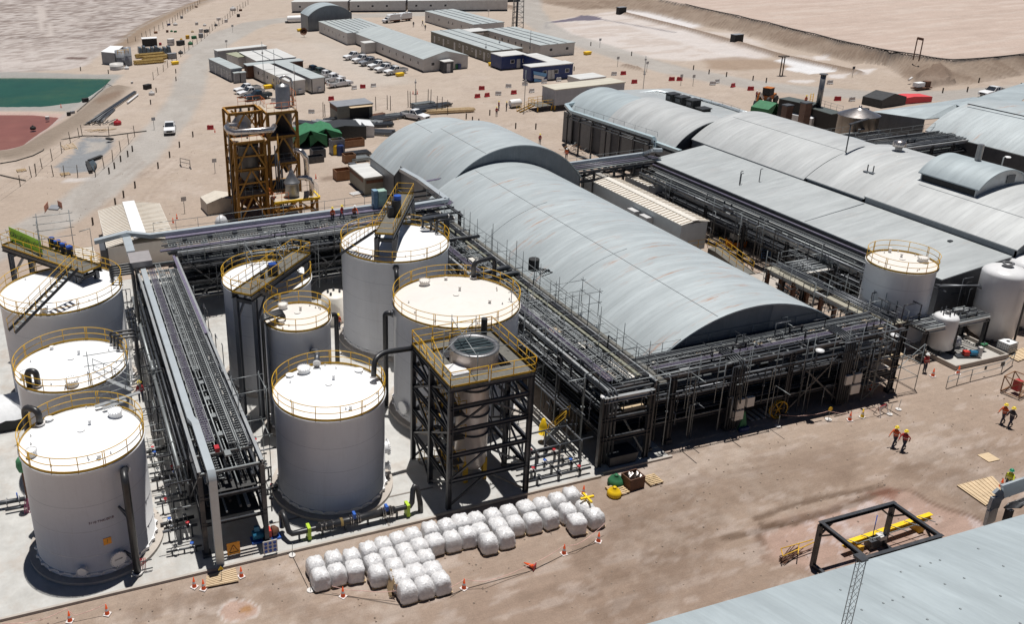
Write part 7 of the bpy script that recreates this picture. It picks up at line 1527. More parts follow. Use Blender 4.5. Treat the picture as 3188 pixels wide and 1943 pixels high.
def block(parent,Q,zt,wm,rm,th=.1):
 base=[Vector((p.x,p.y,0))for p in Q];MB().hexa(base+[Vector((p.x,p.y,zt-th))for p in Q]).obj('wall',wm,parent)
 c=sum(Q,Vector())/4;O=[p+(p-c).normalized()*.12 for p in Q];MB().hexa([Vector((p.x,p.y,zt-th+.002))for p in O]+[Vector((p.x,p.y,zt))for p in O]).obj('roof',rm,parent)
dkr=mat('dark_roof',(.085,.10,.095),.5,.1,.15)
block(db_,q1,4.6,black,dkr);q2=[at(2388,0,*p,4.0)for p in((425,1012),(600,1065),(705,1048),(480,985))];block(db_,q2,4.0,black,dkr)
rail_line(db_,[q2[0]+Vector((0,0,0)),q2[3],q2[2]],hi=1.0,post=1.2);MB().tube([(q2[3].x-.5,q2[3].y-.5,3.9),(q2[3].x-.5,q2[3].y-.5,9.3)],.42,16).obj('chimney',inox_d,db_);MB().lathe((q2[3].x-.5,q2[3].y-.5,9.35),[(0,.25),(.65,.12),(.65,0),(0,0)],16).obj('rain_cap',inox_d,db_)
ys=thing('stairway','yellow ladder cage on the boiler house corner','ladder',tuple(at(2388,0,385,1060,0)));p=at(2388,0,390,1080,1.5)
for s in(-.3,.3):MB().tube([(p.x+s,p.y,.5),(p.x+s,p.y,5.4)],.06,6).obj('rail',yellow,ys)
for k in range(12):MB().beam((p.x-.3,p.y,.8+.4*k),(p.x+.3,p.y,.8+.4*k),.05).obj('rung',yellow,ys)
for i,(u,v,u2,v2)in enumerate(((160,1212,195,985),(320,1262,345,965))):
 b_=at(2388,0,u,v,6.0);h=.0;y=b_.y;d=CR*((2388+u2/3.00375-U0)/F_)+CD*((v2/3.00375-V0)/F_)+CF;z=CAMZ+d.z*y/d.y
 t=thing('rusty_stack',['rust brown square stack on the left behind the barrel hall','rust brown square stack on the right behind the barrel hall'][i],'stack',(b_.x,y,0));local(MB().box(-.55,-.5,0,.55,.5,z),'stack_body',rustw,t);local(MB().box(-.62,-.57,z+.002,.62,.57,z+.15),'cap_ring',darkwall,t)
def tent(label,x,y,w_,d_,h,e,m_,rz=0,openf=True):
 t=thing('tent',label,'tent',(x,y,0),R(rz));a,b_=w_/2,d_/2
 mb=MB();mb.face((-a,-b_,e),(0,-b_,h),(0,b_,h),(-a,b_,e));mb.face((0,-b_,h),(a,-b_,e),(a,b_,e),(0,b_,h));mb.face((-a,-b_,0),(-a,-b_,e),(-a,b_,e),(-a,b_,0));mb.face((a,-b_,e),(a,-b_,0),(a,b_,0),(a,b_,e));mb.face((-a,b_,0),(-a,b_,e),(0,b_,h),(a,b_,e),(a,b_,0))
 if openf:mb.face((-a,-b_,0),(-a*.35,-b_,e*.7),(0,-b_,h),(-a,-b_,e));mb.face((a,-b_,0),(a,-b_,e),(0,-b_,h),(a*.35,-b_,e*.7))
 else:mb.face((-a,-b_,0),(a,-b_,0),(a,-b_,e),(0,-b_,h),(-a,-b_,e))
 o=local(mb,'canvas',m_,t);md=o.modifiers.new('s','SOLIDIFY');md.thickness=.04
 for s in(-a+.1,a-.1):local(MB().tube([(s,-b_+.1,0),(s,-b_+.1,e-.1)],.04,5),'pole',galv,t)
 return t
q=at(2388,0,60,1105,0);tent('green tent beside the boiler house behind the barrel hall',q.x-.3,q.y+1.5,4.6,3.4,2.8,1.9,greent,15)
wt2=mat('white_tarp',(.62,.63,.64),.6,0,.08,2,bump=.5,bscale=2)
q=at(2388,0,420,1215,0);tent('white tarpaulin shelter between the rusty stacks and the steel tank',q.x,q.y+1.5,5.0,5.5,3.4,2.5,wt2,10,False)
q=at(2388,0,1150,990,0);tent('black and grey tarpaulin tent behind the steel tank',q.x,q.y+1.5,6.4,4.0,2.4,1.5,blackt,5,False);MB().hexa([(q.x-2.6,q.y+.2,2.55),(q.x+1.8,q.y+.2,2.9),(q.x+1.6,q.y+3.5,3.2),(q.x-2.2,q.y+3.5,2.9),(q.x-2.6,q.y+.2,2.6),(q.x+1.8,q.y+.2,2.95),(q.x+1.6,q.y+3.5,3.25),(q.x-2.2,q.y+3.5,2.95)]).obj('grey_sheet',gpan)if False else None
q=at(2388,0,1320,965,0);tent('low bright red tarpaulin roof right of the black tent',q.x+.8,q.y+1,8.0,3.0,1.3,1.0,mat('red_tarp',(.62,.06,.07),.6,0,.08),-5,False)
ss=thing('steel_tank','dull stainless tank with low cone roof behind the barrel halls','tank',(108.2,95.8,0));c=at(2388,0,860,1072,6.6);mb=MB();mb.lathe((c.x,c.y,0),[(2.75,0),(2.75,6.55),(2.9,6.58),(2.88,6.68)],56);mb.obj('shell',mat('brown_stainless',(.27,.26,.25),.33,.85,.12,.8,streak=[((2,2,.3),(.16,.12,.10),.45,.65,.6)]),ss)
mb=MB();mb.lathe((c.x,c.y,6.68),[(2.88,0),(2.2,.3),(1.0,.8),(.2,1.05),(.2,1.3),(0,1.3)],56);mb.obj('roof',inox,ss);MB().cyl((c.x+1.3,c.y+.1,7.0),.42,.45,18).obj('roof_hatch',black,ss)
ex=thing('excavator','orange and black backhoe loader parked beyond the flat wing','excavator',tuple(at(2388,0,0,960,0)),R(200));eo=mat('machine_orange',(.45,.14,.02),.5,0,.2)
local(MB().hexa([(-1.8,-.8,.8),(1.2,-.8,.8),(1.2,.8,.8),(-1.8,.8,.8),(-1.8,-.7,1.7),(1.0,-.7,1.5),(1.0,.7,1.5),(-1.8,.7,1.7)]),'body',eo,ex);local(MB().box(-.6,-.75,1.62,.9,.75,2.9),'cab',black,ex);local(MB().box(-.65,-.8,2.902,.95,.8,3.0),'cab_roof',eo,ex)
for x in(-1.3,1.2):
 for s in(-1,1):mb=MB();mb.lathe((x,s*.7,.7),[(0,0),(.7,0),(.7,.4),(.3,.45),(0,.45)],18,False,axis=(0,s,0));local(mb,'wheel',black,ex)
local(MB().beam((1.8,.0,1.2),(3.4,0,2.6),.3),'boom_arm',whitepl,ex);local(MB().beam((3.4,0,2.6),(3.9,0,.9),.25),'dipper_arm',eo,ex);local(MB().hexa([(3.6,-.5,.3),(4.3,-.5,.3),(4.3,.5,.3),(3.6,.5,.3),(3.7,-.5,1),(4.0,-.5,1),(4.0,.5,1),(3.7,.5,1)]),'bucket',steel,ex)
q=at(2388,0,365,935,5.6);person(q.x,q.y,4.62,3.2,0,hiv,navy,helm,'person in orange standing on the boiler house roof')
q=at(1800,0,1662,930,0);person(q.x,q.y,0,0,0,redj,navy,helmw,'person in dark red beside the backhoe loader')
lm_=thing('lattice_mast','tall grey lattice radio mast cut by the top edge','mast',(134.5,246,0));c0=at(1200,0,1235,262,0)
for dx,dy in((-1.9,0),(1.9,0),(0,2.6)):MB().tube([(c0.x+dx,c0.y+dy,0),(c0.x+dx*.45,c0.y+dy*.45,38)],.12,6).obj('mast_leg',galv,lm_)
L_=[Vector((-1.9,0,0)),Vector((1.9,0,0)),Vector((0,2.6,0))]
for k in range(24):
 z0,z1=k*1.55,(k+1)*1.55;f0,f1=1-.55*z0/38,1-.55*z1/38;mb=MB()
 for i in range(3):a,b_=L_[i],L_[(i+1)%3];mb.tube([Vector((c0.x,c0.y,z0))+a*f0,Vector((c0.x,c0.y,z1))+b_*f1],.05,4);mb.tube([Vector((c0.x,c0.y,z1))+a*f1,Vector((c0.x,c0.y,z1))+b_*f1],.05,4)
 mb.obj('lattice_panel',galv,lm_)
mb=MB().box(c0.x-.3,c0.y+.4,0,c0.x+.2,c0.y+.8,37);mb.obj('cable_ladder',pipe_d,lm_)
postm=mat('fence_post',(.09,.07,.055),.8,0,.2);wire=mat('fence_wire',(.22,.2,.18),.5,.3,.1)
def fence(label,P,h=1.7,r=.05,spacing=None,tile=None,wires=2,name='wire_fence'):
 P=[Vector((p[0],p[1],0))for p in P];t=thing(name,label,'fence',tuple(P[0]))
 for i,p in enumerate(P):
  lean=Vector((rng.uniform(-.1,.1),rng.uniform(-.1,.1),h*rng.uniform(.9,1.1)));MB().tube([p-Vector((0,0,.1)),p+lean],r,6).obj('post',postm,t)
 for k in range(wires):
  z=h*(.35+.5*k/max(1,wires-1));MB().tube([p+Vector((0,0,z))for p in P],.012,4).obj('wire',wire,t)
 return t
def line_pts(o,L,n):
 Q=[at(*o,*p)for p in L];D=[0]
 for a,b_ in zip(Q,Q[1:]):D.append(D[-1]+(a-b_).length)
 out=[]
 for i in range(n):
  d=D[-1]*i/(n-1);k=max(j for j in range(len(Q))if D[j]<=d+1e-6);k=min(k,len(Q)-2);out.append(Q[k].lerp(Q[k+1],(d-D[k])/(D[k+1]-D[k]+1e-9)))
 return out
fence('long post and wire fence along the dirt bank of the salt flat',line_pts((0,0),[(1200,420),(1320,380),(1420,320),(1560,250),(1720,135),(1870,40)],22),2.0,.08)
fence('wire fence along the gravel road side of the scrap strip',line_pts((0,0),[(1570,630),(1700,520),(1800,440),(1900,370),(2000,270),(2080,220),(2200,120),(2320,40)],26),2.0,.08)
fence('fence around the lined sump, far and right side',[at(0,0,*p)for p in((770,1270),(1020,1270),(1262,1278))]+[at(0,400,*p)for p in((1205,148),(1130,218),(1055,305),(975,372),(893,450),(728,455),(605,452),(500,445),(338,442))],1.9,.07)
fence('fence around the lined sump, left side running off to the pond',[at(0,0,*p)for p in((742,1287),(660,1335))]+[at(0,400,*p)for p in((578,230),(490,300),(395,375),(338,442),(295,455),(190,540),(-20,690))],1.9,.07)
fence('short row of leaning posts between sump and road bend',[at(0,0,*p)for p in((1435,745),(1480,700),(1528,668),(1570,630))],1.8,.07)
fence('rail fence of the steel yard beyond the shed',[at(600,0,*p)for p in((1220,1090),(1238,1090),(1290,1085))]+[at(600,0,*p)for p in((1713,1030),(1820,1020),(1850,1030))],2.6,.07)
fence('scaffold pole fence behind the steel yard',[at(600,0,*p)for p in((2015,1000),(2035,1000),(2087,980),(2200,970),(2225,985),(2282,1050),(2330,1050),(2385,1070))],3.0,.07)
bolls=[((0,400),p)for p in((1240,215),(1197,262),(1130,308),(1072,373),(1022,422),(1265,555),(1158,645),(1080,715),(870,900),(1480,372),(1588,270),(1680,175),(1805,78))]+[((0,0),p)for p in((1645,682),(1647,755),(1410,975),(1462,862),(755,660),(1015,688))]+[((1800,0),p)for p in((117,425),(498,518),(1077,650),(1385,715),(1633,750),(1222,690),(1757,770))]+[((2388,0),p)for p in((1870,858),(1640,868),(1978,772),(2368,820))]+[((1200,0),p)for p in((755,1110),(813,1140),(872,1160),(975,1075),(1217,1200),(1405,1205),(1763,660))]
bp0=thing('marker_post','x','post',(0,0,-50));local(MB().cyl((0,0,0),.12,.95,8),'post',postm,bp0);local(MB().cyl((0,0,.952),.13,.06,8),'cap',postm,bp0)
bolls.sort(key=lambda b_:(b_[0],b_[1][0]))
for i,(o_,p_)in enumerate(bolls):
 nth=sum(1 for b_ in bolls[:i]if b_[0]==o_)
 q=at(*o_,*p_);area={(0,400):'between the sump and the ribbed shed',(0,0):'in the pond side yard',(1800,0):'along the salt side edge of the road',(2388,0):'at the foot of the embankment',(1200,0):'behind the arched halls'}[o_]
 dup(bp0,(q.x,q.y,0),0,'short dark marker post %s, %s from the left'%(area,ordn(nth)),'marker posts '+area)
rmtree(bp0)
def sign_post(label,q,h=2.2,w_=.7,hh=.6,m_=shade,rz=0):
 t=thing('sign_post',label,'sign',(q.x,q.y,0),rz);local(MB().tube([(0,0,0),(0,0,h)],.045,6),'post',galv,t);local(MB().box(-w_/2,-.04,h-hh,w_/2,-.046+.03-.03,h),'sign_plate',m_,t);return t
sg=[((1200,0),(963,150),'square sign by the spoil heap near the mast'),((1200,0),(2003,440),'sign on the salt beyond the road, far one'),((1800,0),(367,620),'sign by the road at the left end of the small dirt heap'),((1800,0),(640,668),'sign by the road at the right end of the small dirt heap'),((1800,0),(1072,800),'white plate sign among the barriers by the road'),((1800,0),(958,795),'wide plate sign on two legs among the barriers'),((0,0),(2177,300),'sign on the gravel road side near the scrap strip'),((0,0),(2120,450),'small sign above the long low white cabin'),((0,400),(2012,415),'tall sign left of the evaporator tower'),((0,400),(1728,790),'disc topped pole right of the ribbed shed'),((2388,0),(795,720),'dark signal sign on the salt patch under the embankment'),((0,0),(1443,1210),'white leaning sign beside the white driving pickup')]
for o_,p_,lb in sg:sign_post('small '+lb,at(*o_,*p_),2.3,m_=darkwall if 'dark' in lb else shade)
for o_,p_,h,lb in(((600,0),(668,790),9.5,'tall thin antenna pole against the left white container'),((600,0),(775,830),8.5,'tall thin antenna pole between the white containers'),((600,0),(958,890),6.5,'thin pole at the near corner of the white containers'),((1200,0),(1345,600),8.0,'flag pole beside the navy cabin'),((1200,0),(1062,520),4.5,'thin pole behind the navy cabin'),((1200,0),(935,570),4.5,'thin pole at the olive dormitory corner'),((1800,0),(620,670),3.6,'bare pole by the road near the small dirt heap'),((1200,0),(1295,1050),8.0,'tall pole with boxes left of the raised cabin steps'),((600,0),(2083,880),3.2,'thick short sign pole in the open yard'),((1800,0),(605,850),4.6,'signal pole with small plates near the raised cabin')):
 q=at(*o_,*p_);t=thing('pole',lb,'pole',(q.x,q.y,0));local(MB().tube([(0,0,0),(0,0,h)],.06,6),'pole',galv,t);local(MB().box(-.18,-.12,h*.72,.18,.12,h*.72+.4),'bracket_box',shade,t);local(MB().box(-.25,-.25,0,.25,.25,.12),'foot',curb,t)
for o_,p_,lb in(((600,0),(705,825),'yellow bin behind the dark blue pickup'),((600,0),(1937,710),'yellow bin in front of the nearest office pickup'),((1800,0),(86,508),'yellow bin alone by the far road'),((1200,0),(1000,612),'yellow bin by the navy cabin corner'),((600,0),(1005,290),'yellow bin left of the far hangar'),((0,0),(1638,600),'yellow bin at the end of the scrap strip')):
 q=at(*o_,*p_);t=thing('skip_bin',lb,'bin',(q.x,q.y,0),.2,'yellow bins');local(MB().hexa([(-.75,-.5,0),(.75,-.5,0),(.75,.5,0),(-.75,.5,0),(-.9,-.6,.7),(.9,-.6,.7),(.9,.6,.7),(-.9,.6,.7)]),'bin_body',yellow_b,t);local(MB().box(-.92,-.62,.702,.92,.62,.76),'bin_lid',yellow_b,t)
for i,(mm,c_)in enumerate(((yellow_b,'yellow'),(greent,'green'),(bluep,'blue'))):
 q=at(1200,0,638+25*i,645,0);t=thing('wheelie_bin','%s waste bin at the gable end of the long office'%c_,'bin',(q.x,q.y,0));local(MB().hexa([(-.3,-.3,0),(.3,-.3,0),(.3,.3,0),(-.3,.3,0),(-.38,-.38,1.1),(.38,-.38,1.1),(.38,.38,1.1),(-.38,.38,1.1)]),'bin_body',mm,t);local(MB().box(-.4,-.4,1.102,.4,.4,1.18),'bin_lid',mm,t)
for(u,v,mm,lb)in((1338,240,yellow_b,'yellow drum in the tent yard'),(1380,245,bluep,'blue drum in the tent yard')):
 q=at(600,400,u,v,0);t=thing('drum',lb,'drum',(q.x,q.y,0));local(MB().cyl((0,0,0),.6,1.5,18),'drum_body',mm,t);local(MB().cyl((0,0,1.502),.5,.12,18),'lid',mm,t)
sd_=thing('satellite_dish','rusty round dish standing left of the far office row','dish',tuple(at(600,0,1042,345,0)));local(MB().lathe((0,0,1.6),[(0,.1),(.6,.15),(1.1,.4),(1.12,.4),(.6,.1),(0,.05)],18,axis=(-.5,-.8,.3)),'dish',rustw,sd_);local(MB().tube([(0,0,0),(0,.2,1.6)],.06,6),'stand',galv,sd_)
lt=thing('fuel_tank','long white horizontal tank left of the far hangar','tank',tuple(at(600,0,950,215,0)));q=at(600,0,890,215,0);local(MB().lathe((q.x-lt.location.x,2.0,1.2),[(0,0),(.9,.1),(1.1,.5),(1.1,7.5),(.9,7.9),(0,8)],20,axis=(1,-.2,0)),'shell',white,lt);local(MB().box(-2.5,1.2,0,3,2.4,.6),'cradle',steel,lt)
def bundle(label,x,y,L,W,rz,m_,n=8,h=.25,layers=2,r=.09,cat='steel bundle'):
 t=thing('steel_bundle',label,cat,(x,y,0),R(rz));mb=MB();rr=random.Random(int(x*10+y))
 for k in range(layers):
  for i in range(n-k):
   yy=-W/2+W*(i+.5+k*.5)/n+rr.uniform(-.06,.06);o_=rr.uniform(-.25,.25)*L*.2;a_=rr.uniform(-.12,.12);local(MB().beam((-L/2+o_,yy-a_,.2+k*h+r),(L/2+o_,yy+a_,.2+k*h+r),r*2,r*2),'section',m_,t)
 for x_ in(-L*.3,L*.3):local(MB().box(x_-.08,-W/2,0,x_+.08,W/2,.2),'bearer',wood,t)
 return t
yd=[((600,0),(1120,1175),7,2.6,-48,pipe_g,'grey steel sections laid at a slant by the green tents'),((600,0),(1275,1165),6.5,2.2,-45,steel_l,'pale steel sections slanting below the plywood awning shed'),((600,0),(1050,1215),5,1.5,-40,steel_l,'pale thin sections left of the grey slanting stack'),((600,0),(1330,1130),4,1.6,5,pipe_d,'dark frames in front of the awning shed'),((600,0),(1450,1120),4,1.8,0,pipe_g,'grey rack of parts under the awning'),((600,0),(1480,1180),4.5,2.5,-30,pipe_g,'grey stack second row of the yard'),((600,0),(1580,1185),4.5,2.5,-30,galv,'galvanised stack second row of the yard'),((600,0),(1650,1160),5,2.5,-40,steel_l,'pale beams right of the galvanised stack'),((600,0),(1800,1115),6,3.4,8,pipe_g,'large pile of grey steel nearest the barn'),((600,0),(1740,1180),5,2.5,-15,pipe_d,'dark steel pile under the large grey pile'),((600,0),(1730,1095),3,1.5,10,rustw,'rusty crate of parts in the steel yard'),((600,0),(1890,1095),4,2,8,galv,'galvanised ends pile right of the large pile'),((600,0),(2200,1020),6,3,6,pipe_g,'grey pile behind the white nose down pickup'),((600,0),(2210,1040),5,2.2,6,pipe_d,'dark pile at the right of the white nose down pickup'),((600,0),(2320,995),4,2.2,6,steel,'black stacked frames by the pole fence'),((600,0),(2150,985),4.5,2,5,galv,'galvanised tubes by the pole fence'),((1200,0),(600,1050),9,2.4,-12,wood,'planks and tubes just behind the rear barn roof'),((600,0),(1720,1250),6,3,-35,pipe_g,'grey tube heap between white tarp and barn'),((600,400),(1540,250),4,2.2,0,steel,'dark mesh frames left of the rear barn wall'),((600,400),(1560,300),3,2,0,galv,'galvanised frames at the rear barn wall'),((600,0),(1540,1100),3,1.6,8,rustw,'rust brown beams in front of the awning shed')]
for o_,p_,L,W,rz,m_,lb in yd:q=at(*o_,*p_);bundle(lb,q.x,q.y,L,W,rz,m_)
q=at(600,0,1080,1390,0);gt1=at(600,0,1090,1310,1);tent('green ridge tent on the left of the joined pair',gt1.x+.3,gt1.y+1.5,5.5,6,3.0,2.0,greent,-8);gt2=at(600,0,1245,1290,1);tent('green ridge tent on the right of the joined pair',gt2.x,gt2.y+1.5,5.5,6,3.0,2.0,greent,-8)
q=at(600,0,1420,1300,0);tent('black shade net shelter right of the green tents',q.x,q.y+1.5,7.5,5,2.6,2.2,blackt,-5,False);q=at(600,0,1565,1270,0);tent('white tarpaulin cover over stacked goods near the rear barn',q.x,q.y+1,5,4.5,2.3,1.9,wt2,-10,False)
def crate(label,q,w_,d_,h,m_,rz=0,opn=True,cat='crate'):
 t=thing('open_crate',label,cat,(q.x,q.y,0),R(rz))
 for n_,a in(('side_panel',(-w_/2,-d_/2,0,w_/2,-d_/2+.06,h)),('side_panel',(-w_/2,d_/2-.06,0,w_/2,d_/2,h)),('side_panel',(-w_/2,-d_/2+.062,0,-w_/2+.06,d_/2-.062,h)),('side_panel',(w_/2-.06,-d_/2+.062,0,w_/2,d_/2-.062,h)),('floor_panel',(-w_/2+.062,-d_/2+.062,.05,w_/2-.062,d_/2-.062,.1 if opn else h-.05))):local(MB().box(*a),n_,m_,t)
 return t
brn=mat('rust_crate',(.27,.14,.07),.7,0,.2)
for o_,p_,w_,d_,h,m_,lb in(((600,400),(1400,470),2.4,1.8,1.5,brn,'rusty open bin beside the black cabinet near the grey container'),((600,400),(1462,310),1.8,1.6,1.3,brn,'rusty open bin by the barn wall frames'),((600,400),(1145,310),2.6,1.4,1.0,steel,'black open skid with red rag near the tents'),((600,400),(1170,260),2.2,1.8,1.3,darkwall,'dark lidded box behind the black skid'),((600,400),(1490,165),4,1.5,1.2,brn,'long rusty bin below the black shelter'),((600,400),(1350,230),2.2,1.6,2.4,gpan,'grey cabinet behind the yellow drum')):crate(lb,at(*o_,*p_),w_,d_,h,m_,2)
q=at(600,400,1462,455,0);t=thing('cabinet','black cabinet between rusty bin and grey container','cabinet',(q.x+.6,q.y,0));local(MB().box(-.5,-.6,0,.5,.6,2.0),'cabinet_body',black,t);local(MB().box(-.52,-.62,2.002,.52,.62,2.08),'cabinet_top',darkwall,t)
q=at(600,400,1535,612,0);t=thing('white_pallet','white plastic pallet lying left of the grey container','pallet',(q.x,q.y,0),.2);[local(MB().box(-.9,-.5+.25*k,.1,.9,-.36+.25*k,.16),'slat',white,t)for k in range(5)];local(MB().box(-.9,-.5,0,-.7,.6,.098),'runner',white,t)
q=at(600,400,235,790,0);tent('off white canvas cover left of the evaporator tower foot',q.x+.5,q.y+1.5,4.2,3.5,2.2,1.6,mat('canvas',(.55,.50,.43),.8),5,False)
q=at(600,400,275,900,0);t=thing('wrapped_load','white wrapped bundle on the back rack left end','bundle',tuple(at(600,400,270,905,6.9)));local(MB().lathe((0,0,0),[(.6,0),(.75,.35),(.5,.9),(.15,1.15),(0,1.18)],14),'wrap',pe,t);local(MB().beam((-.6,-.1,.2),(.6,.1,.3),.1),'strap',orange_r,t)
hl=[(13.2,241.9),(16.2,238.0),(19.4,248.4),(16.3,250.8)]
hu=thing('pump_hut','white walled pump hut with pale roof beside the green pond','hut',(16,245,0));block(hu,[Vector((x,y,3))for x,y in hl],3.2,gpan,white)
bb=thing('black_cabin','black cabin with white roof in the scrap strip','cabin',(28.2,267,0));block(bb,[Vector((26.2,266,3)),Vector((30.3,265.5,3)),Vector((30.5,268.5,3)),Vector((26.4,269,3))],2.2,black,white)
tt=[((1100,655),1.7,1.4,whitepl,'open topped grey round tank in front of the pump hut'),((1150,610),1.6,3.6,gpan,'taller round tank right of the pump hut'),((1210,615),.9,4.6,gpan,'slim tall round tank right of the pump hut')]
for(p_,r,h,m_,lb)in tt:
 q=at(0,0,*p_);t=thing('round_tank',lb,'tank',(q.x,q.y+r,0));mb=MB();mb.lathe((0,0,0),[(r,0),(r,h),(r*.92,h),(r*.92,h*.75),(0,h*.75)],28);local(mb,'shell',m_,t);local(MB().lathe((0,0,h*.5),[(r*1.02,0),(r*1.02,.12)],28),'hoop',darkwall,t)
q=at(0,0,1150,520,3);sc2=thing('guard_rail','yellow rail on top of the tank beside the pump hut','railing',(q.x,q.y,3.6));rail_line(sc2,[(q.x-1.3,q.y-1,3.6),(q.x+1.3,q.y-1,3.6),(q.x+1.5,q.y+1,3.6)],hi=1.0,m=yellow,post=1.0,rw=.06)
q=at(0,0,1340,470,1);tarp=thing('tarp_load','long load wrapped in dark plastic sheeting on the scrap strip','covered load',(q.x,q.y,0));mb=MB();P0,P1=at(0,0,1300,500,0),at(0,0,1610,500,0);d=P1-P0
for i in range(8):
 a=P0+d*i/8;b_=P0+d*(i+.93)/8;h0=1.5+.3*math.sin(i*2.1);MB().hexa([a,b_,b_+Vector((0,3.4,0)),a+Vector((0,3.4,0)),a+Vector((.2,.5,h0)),b_+Vector((-.15,.5,h0*.95)),b_+Vector((-.1,3,h0)),a+Vector((.1,3,h0*1.05))]).obj('bundle',mat('slate_sheet',(.09,.11,.125),.4,0,.35,1.5,bump=.4),tarp)
yf=[((1400,530),'yellow scaffold frame pile behind the black tarp, farther one'),((1400,590),'yellow scaffold frame pile in front, nearer one'),((1470,550),'yellow timber pile at the right of the frames')]
for p_,lb in yf:q=at(0,0,*p_);bundle(lb,q.x,q.y,7.5,3.0,4,mat('ochre_timber',(.36,.24,.07),.7,0,.2),6,.5,2,.12,'timber stack')
jk=[((1750,100),.9,whitepl,'white'),((1835,70),.9,rustw,'brown'),((1700,170),1.2,gpan,'grey'),((1640,235),1.6,whitepl,'white'),((1580,235),.9,bluep,'blue'),((1840,230),1.3,whitepl,'white'),((1915,240),1.2,whitepl,'white'),((2045,185),1.2,whitepl,'white'),((2115,205),1.4,whitepl,'white'),((2180,95),2.4,whitepl,'white'),((2250,100),1.0,rustw,'brown'),((2230,155),1.4,black,'black'),((2020,240),1.2,darkwall,'dark'),((1457,310),1.0,brn,'brown'),((1565,300),1.0,rustw,'brown'),((1605,295),.9,greent,'green'),((1640,300),.8,greent,'green'),((1755,360),1.5,yellow,'yellow'),((1695,370),.8,yellow,'yellow'),((1815,360),1.3,greent,'green'),((1880,350),1.8,gpan,'grey'),((1780,415),1.5,greent,'green'),((1690,420),2.0,blackt,'black'),((1600,420),2.6,whitepl,'white'),((1690,500),1.4,darkwall,'dark'),((1610,545),2.2,gpan,'grey'),((1500,420),1.0,redp,'red'),((1420,885),1.4,whitepl,'white'),((1380,830),1.6,black,'black'),((1235,780),.7,whitepl,'white'),((1100,1165),1.6,redp,'dark red'),((680,1060),.8,gpan,'grey'),((645,1080),1.0,black,'black'),((1185,645),1.3,white,'white'),((800,950),1.2,black,'black'),((1880,300),1.6,whitepl,'white'),((1800,300),1.0,ply,'wooden'),((1930,300),1.4,darkwall,'dark'),((445,1120),1.0,whitepl,'white'),((310,1210),1.2,black,'black')]
zone=lambda x,y:('by the pond liner' if x<900 else 'near the open yard by the pipes' if y>700 else 'in the near part of the scrap strip' if y>330 else 'in the far part of the scrap strip')
for i,(p_,s_,m_,cn)in enumerate(jk):
 q=at(0,0,*p_);t=thing(('plastic_sack','lidded_box','round_drum')[i%3],'%s %s %s'%(cn,('sack','lidded box','drum')[i%3],zone(*p_)),('sack','box','drum')[i%3],(q.x,q.y,0),R(rng.uniform(0,40)),'scrap items '+zone(*p_));s=s_*.5
 if i%3==0:local(MB().lathe((0,0,0),[(s*.8,0),(s,s*.4),(s*.8,s*.9),(s*.2,s*1.15),(s*.25,s*1.35),(0,s*1.4)],12),'sack',m_,t)
 elif i%3==1:local(MB().box(-s,-s*.7,0,s,s*.7,s*1.2),'box_body',m_,t);local(MB().box(-s*1.04,-s*.74,s*1.202,s*1.04,s*.74,s*1.3),'lid',m_,t)
 else:local(MB().cyl((0,0,0),s*.8,s*1.4,14),'drum_body',m_,t);local(MB().lathe((0,0,s*.7),[(s*.83,0),(s*.83,.06)],14),'hoop',darkwall,t)
pb2=thing('pipe_stack','long stack of dark grey pipes laid at a slant by the pond bank','pipe stack',tuple(at(0,0,1000,1030,0)))
for k in range(12):
 a=at(0,0,800+14*k,1150-2*k,.15+.1*(k%3));b_=at(0,0,1255+4*k,850+1*k,.15+.1*(k%3))if k<6 else at(0,0,1010+6*k,1000+2*k,.15);MB().tube([a,b_],.11,6).obj('pipe',(pipe_d,pipe_g)[k%2],pb2)
MB().tube([at(0,0,1190,960,.3),at(0,0,1290,880,.3)],.18,8).obj('white_pipe',white,pb2)
for k in range(14):a=at(0,0,780+20*k,1165-6*(k%4),.2);MB().tube([a,a+Vector((rng.uniform(-2,2),rng.uniform(-1,2),rng.uniform(0,.5)))],.09,5).obj('offcut',(black,pipe_g)[k%2],pb2)
for k in range(8):a=at(0,0,790+26*k,1215+8*(k%3),.1);MB().beam(a,a+Vector((rng.uniform(1,3),rng.uniform(-.6,.9),.1)),.15,.05).obj('plank',wood,pb2)
ol=mat('dark_liner',(.06,.075,.085),.35,0,.3,1.5)
for nm_,P_,r_ in(('black hose snaking along the pond bank to the sump fence',[at(0,400,0,325,.1),at(0,400,150,300,.1),at(0,400,310,250,.1),at(0,400,400,205,.1),at(0,400,450,150,.1),at(0,400,560,105,.1),at(0,400,780,65,.1),at(0,400,1000,68,.1),at(0,400,1370,20,.1)],.09),('thin black hose at the left edge under the pond bank',[at(0,400,0,432,.1),at(0,400,100,455,.1),at(0,400,240,485,.1)],.08),('black hose curving from the liner into the green pond',[at(0,0,1110,815,.6),at(0,0,1000,780,.4),at(0,0,880,900,.2),at(0,0,720,1040,.3)],.07)):rope(nm_,P_,r_,black,'hose','hose')
lf=thing('torn_liner','folded black liner edge lying in the sump','liner',tuple(at(0,400,880,280,0)))
for a,b_ in(((830,300),(950,255)),((815,310),(850,400)),((1000,90),(1050,100))):MB().beam(at(0,400,*a,.25),at(0,400,*b_,.35),.6,.3).obj('liner_fold',black,lf)
MB().hexa([at(0,400,830,310,.1),at(0,400,880,400,.1),at(0,400,905,330,.1),at(0,400,870,290,.1),at(0,400,830,310,.5),at(0,400,880,400,.2),at(0,400,905,330,.6),at(0,400,870,290,.6)]).obj('liner_fold',ol,lf)
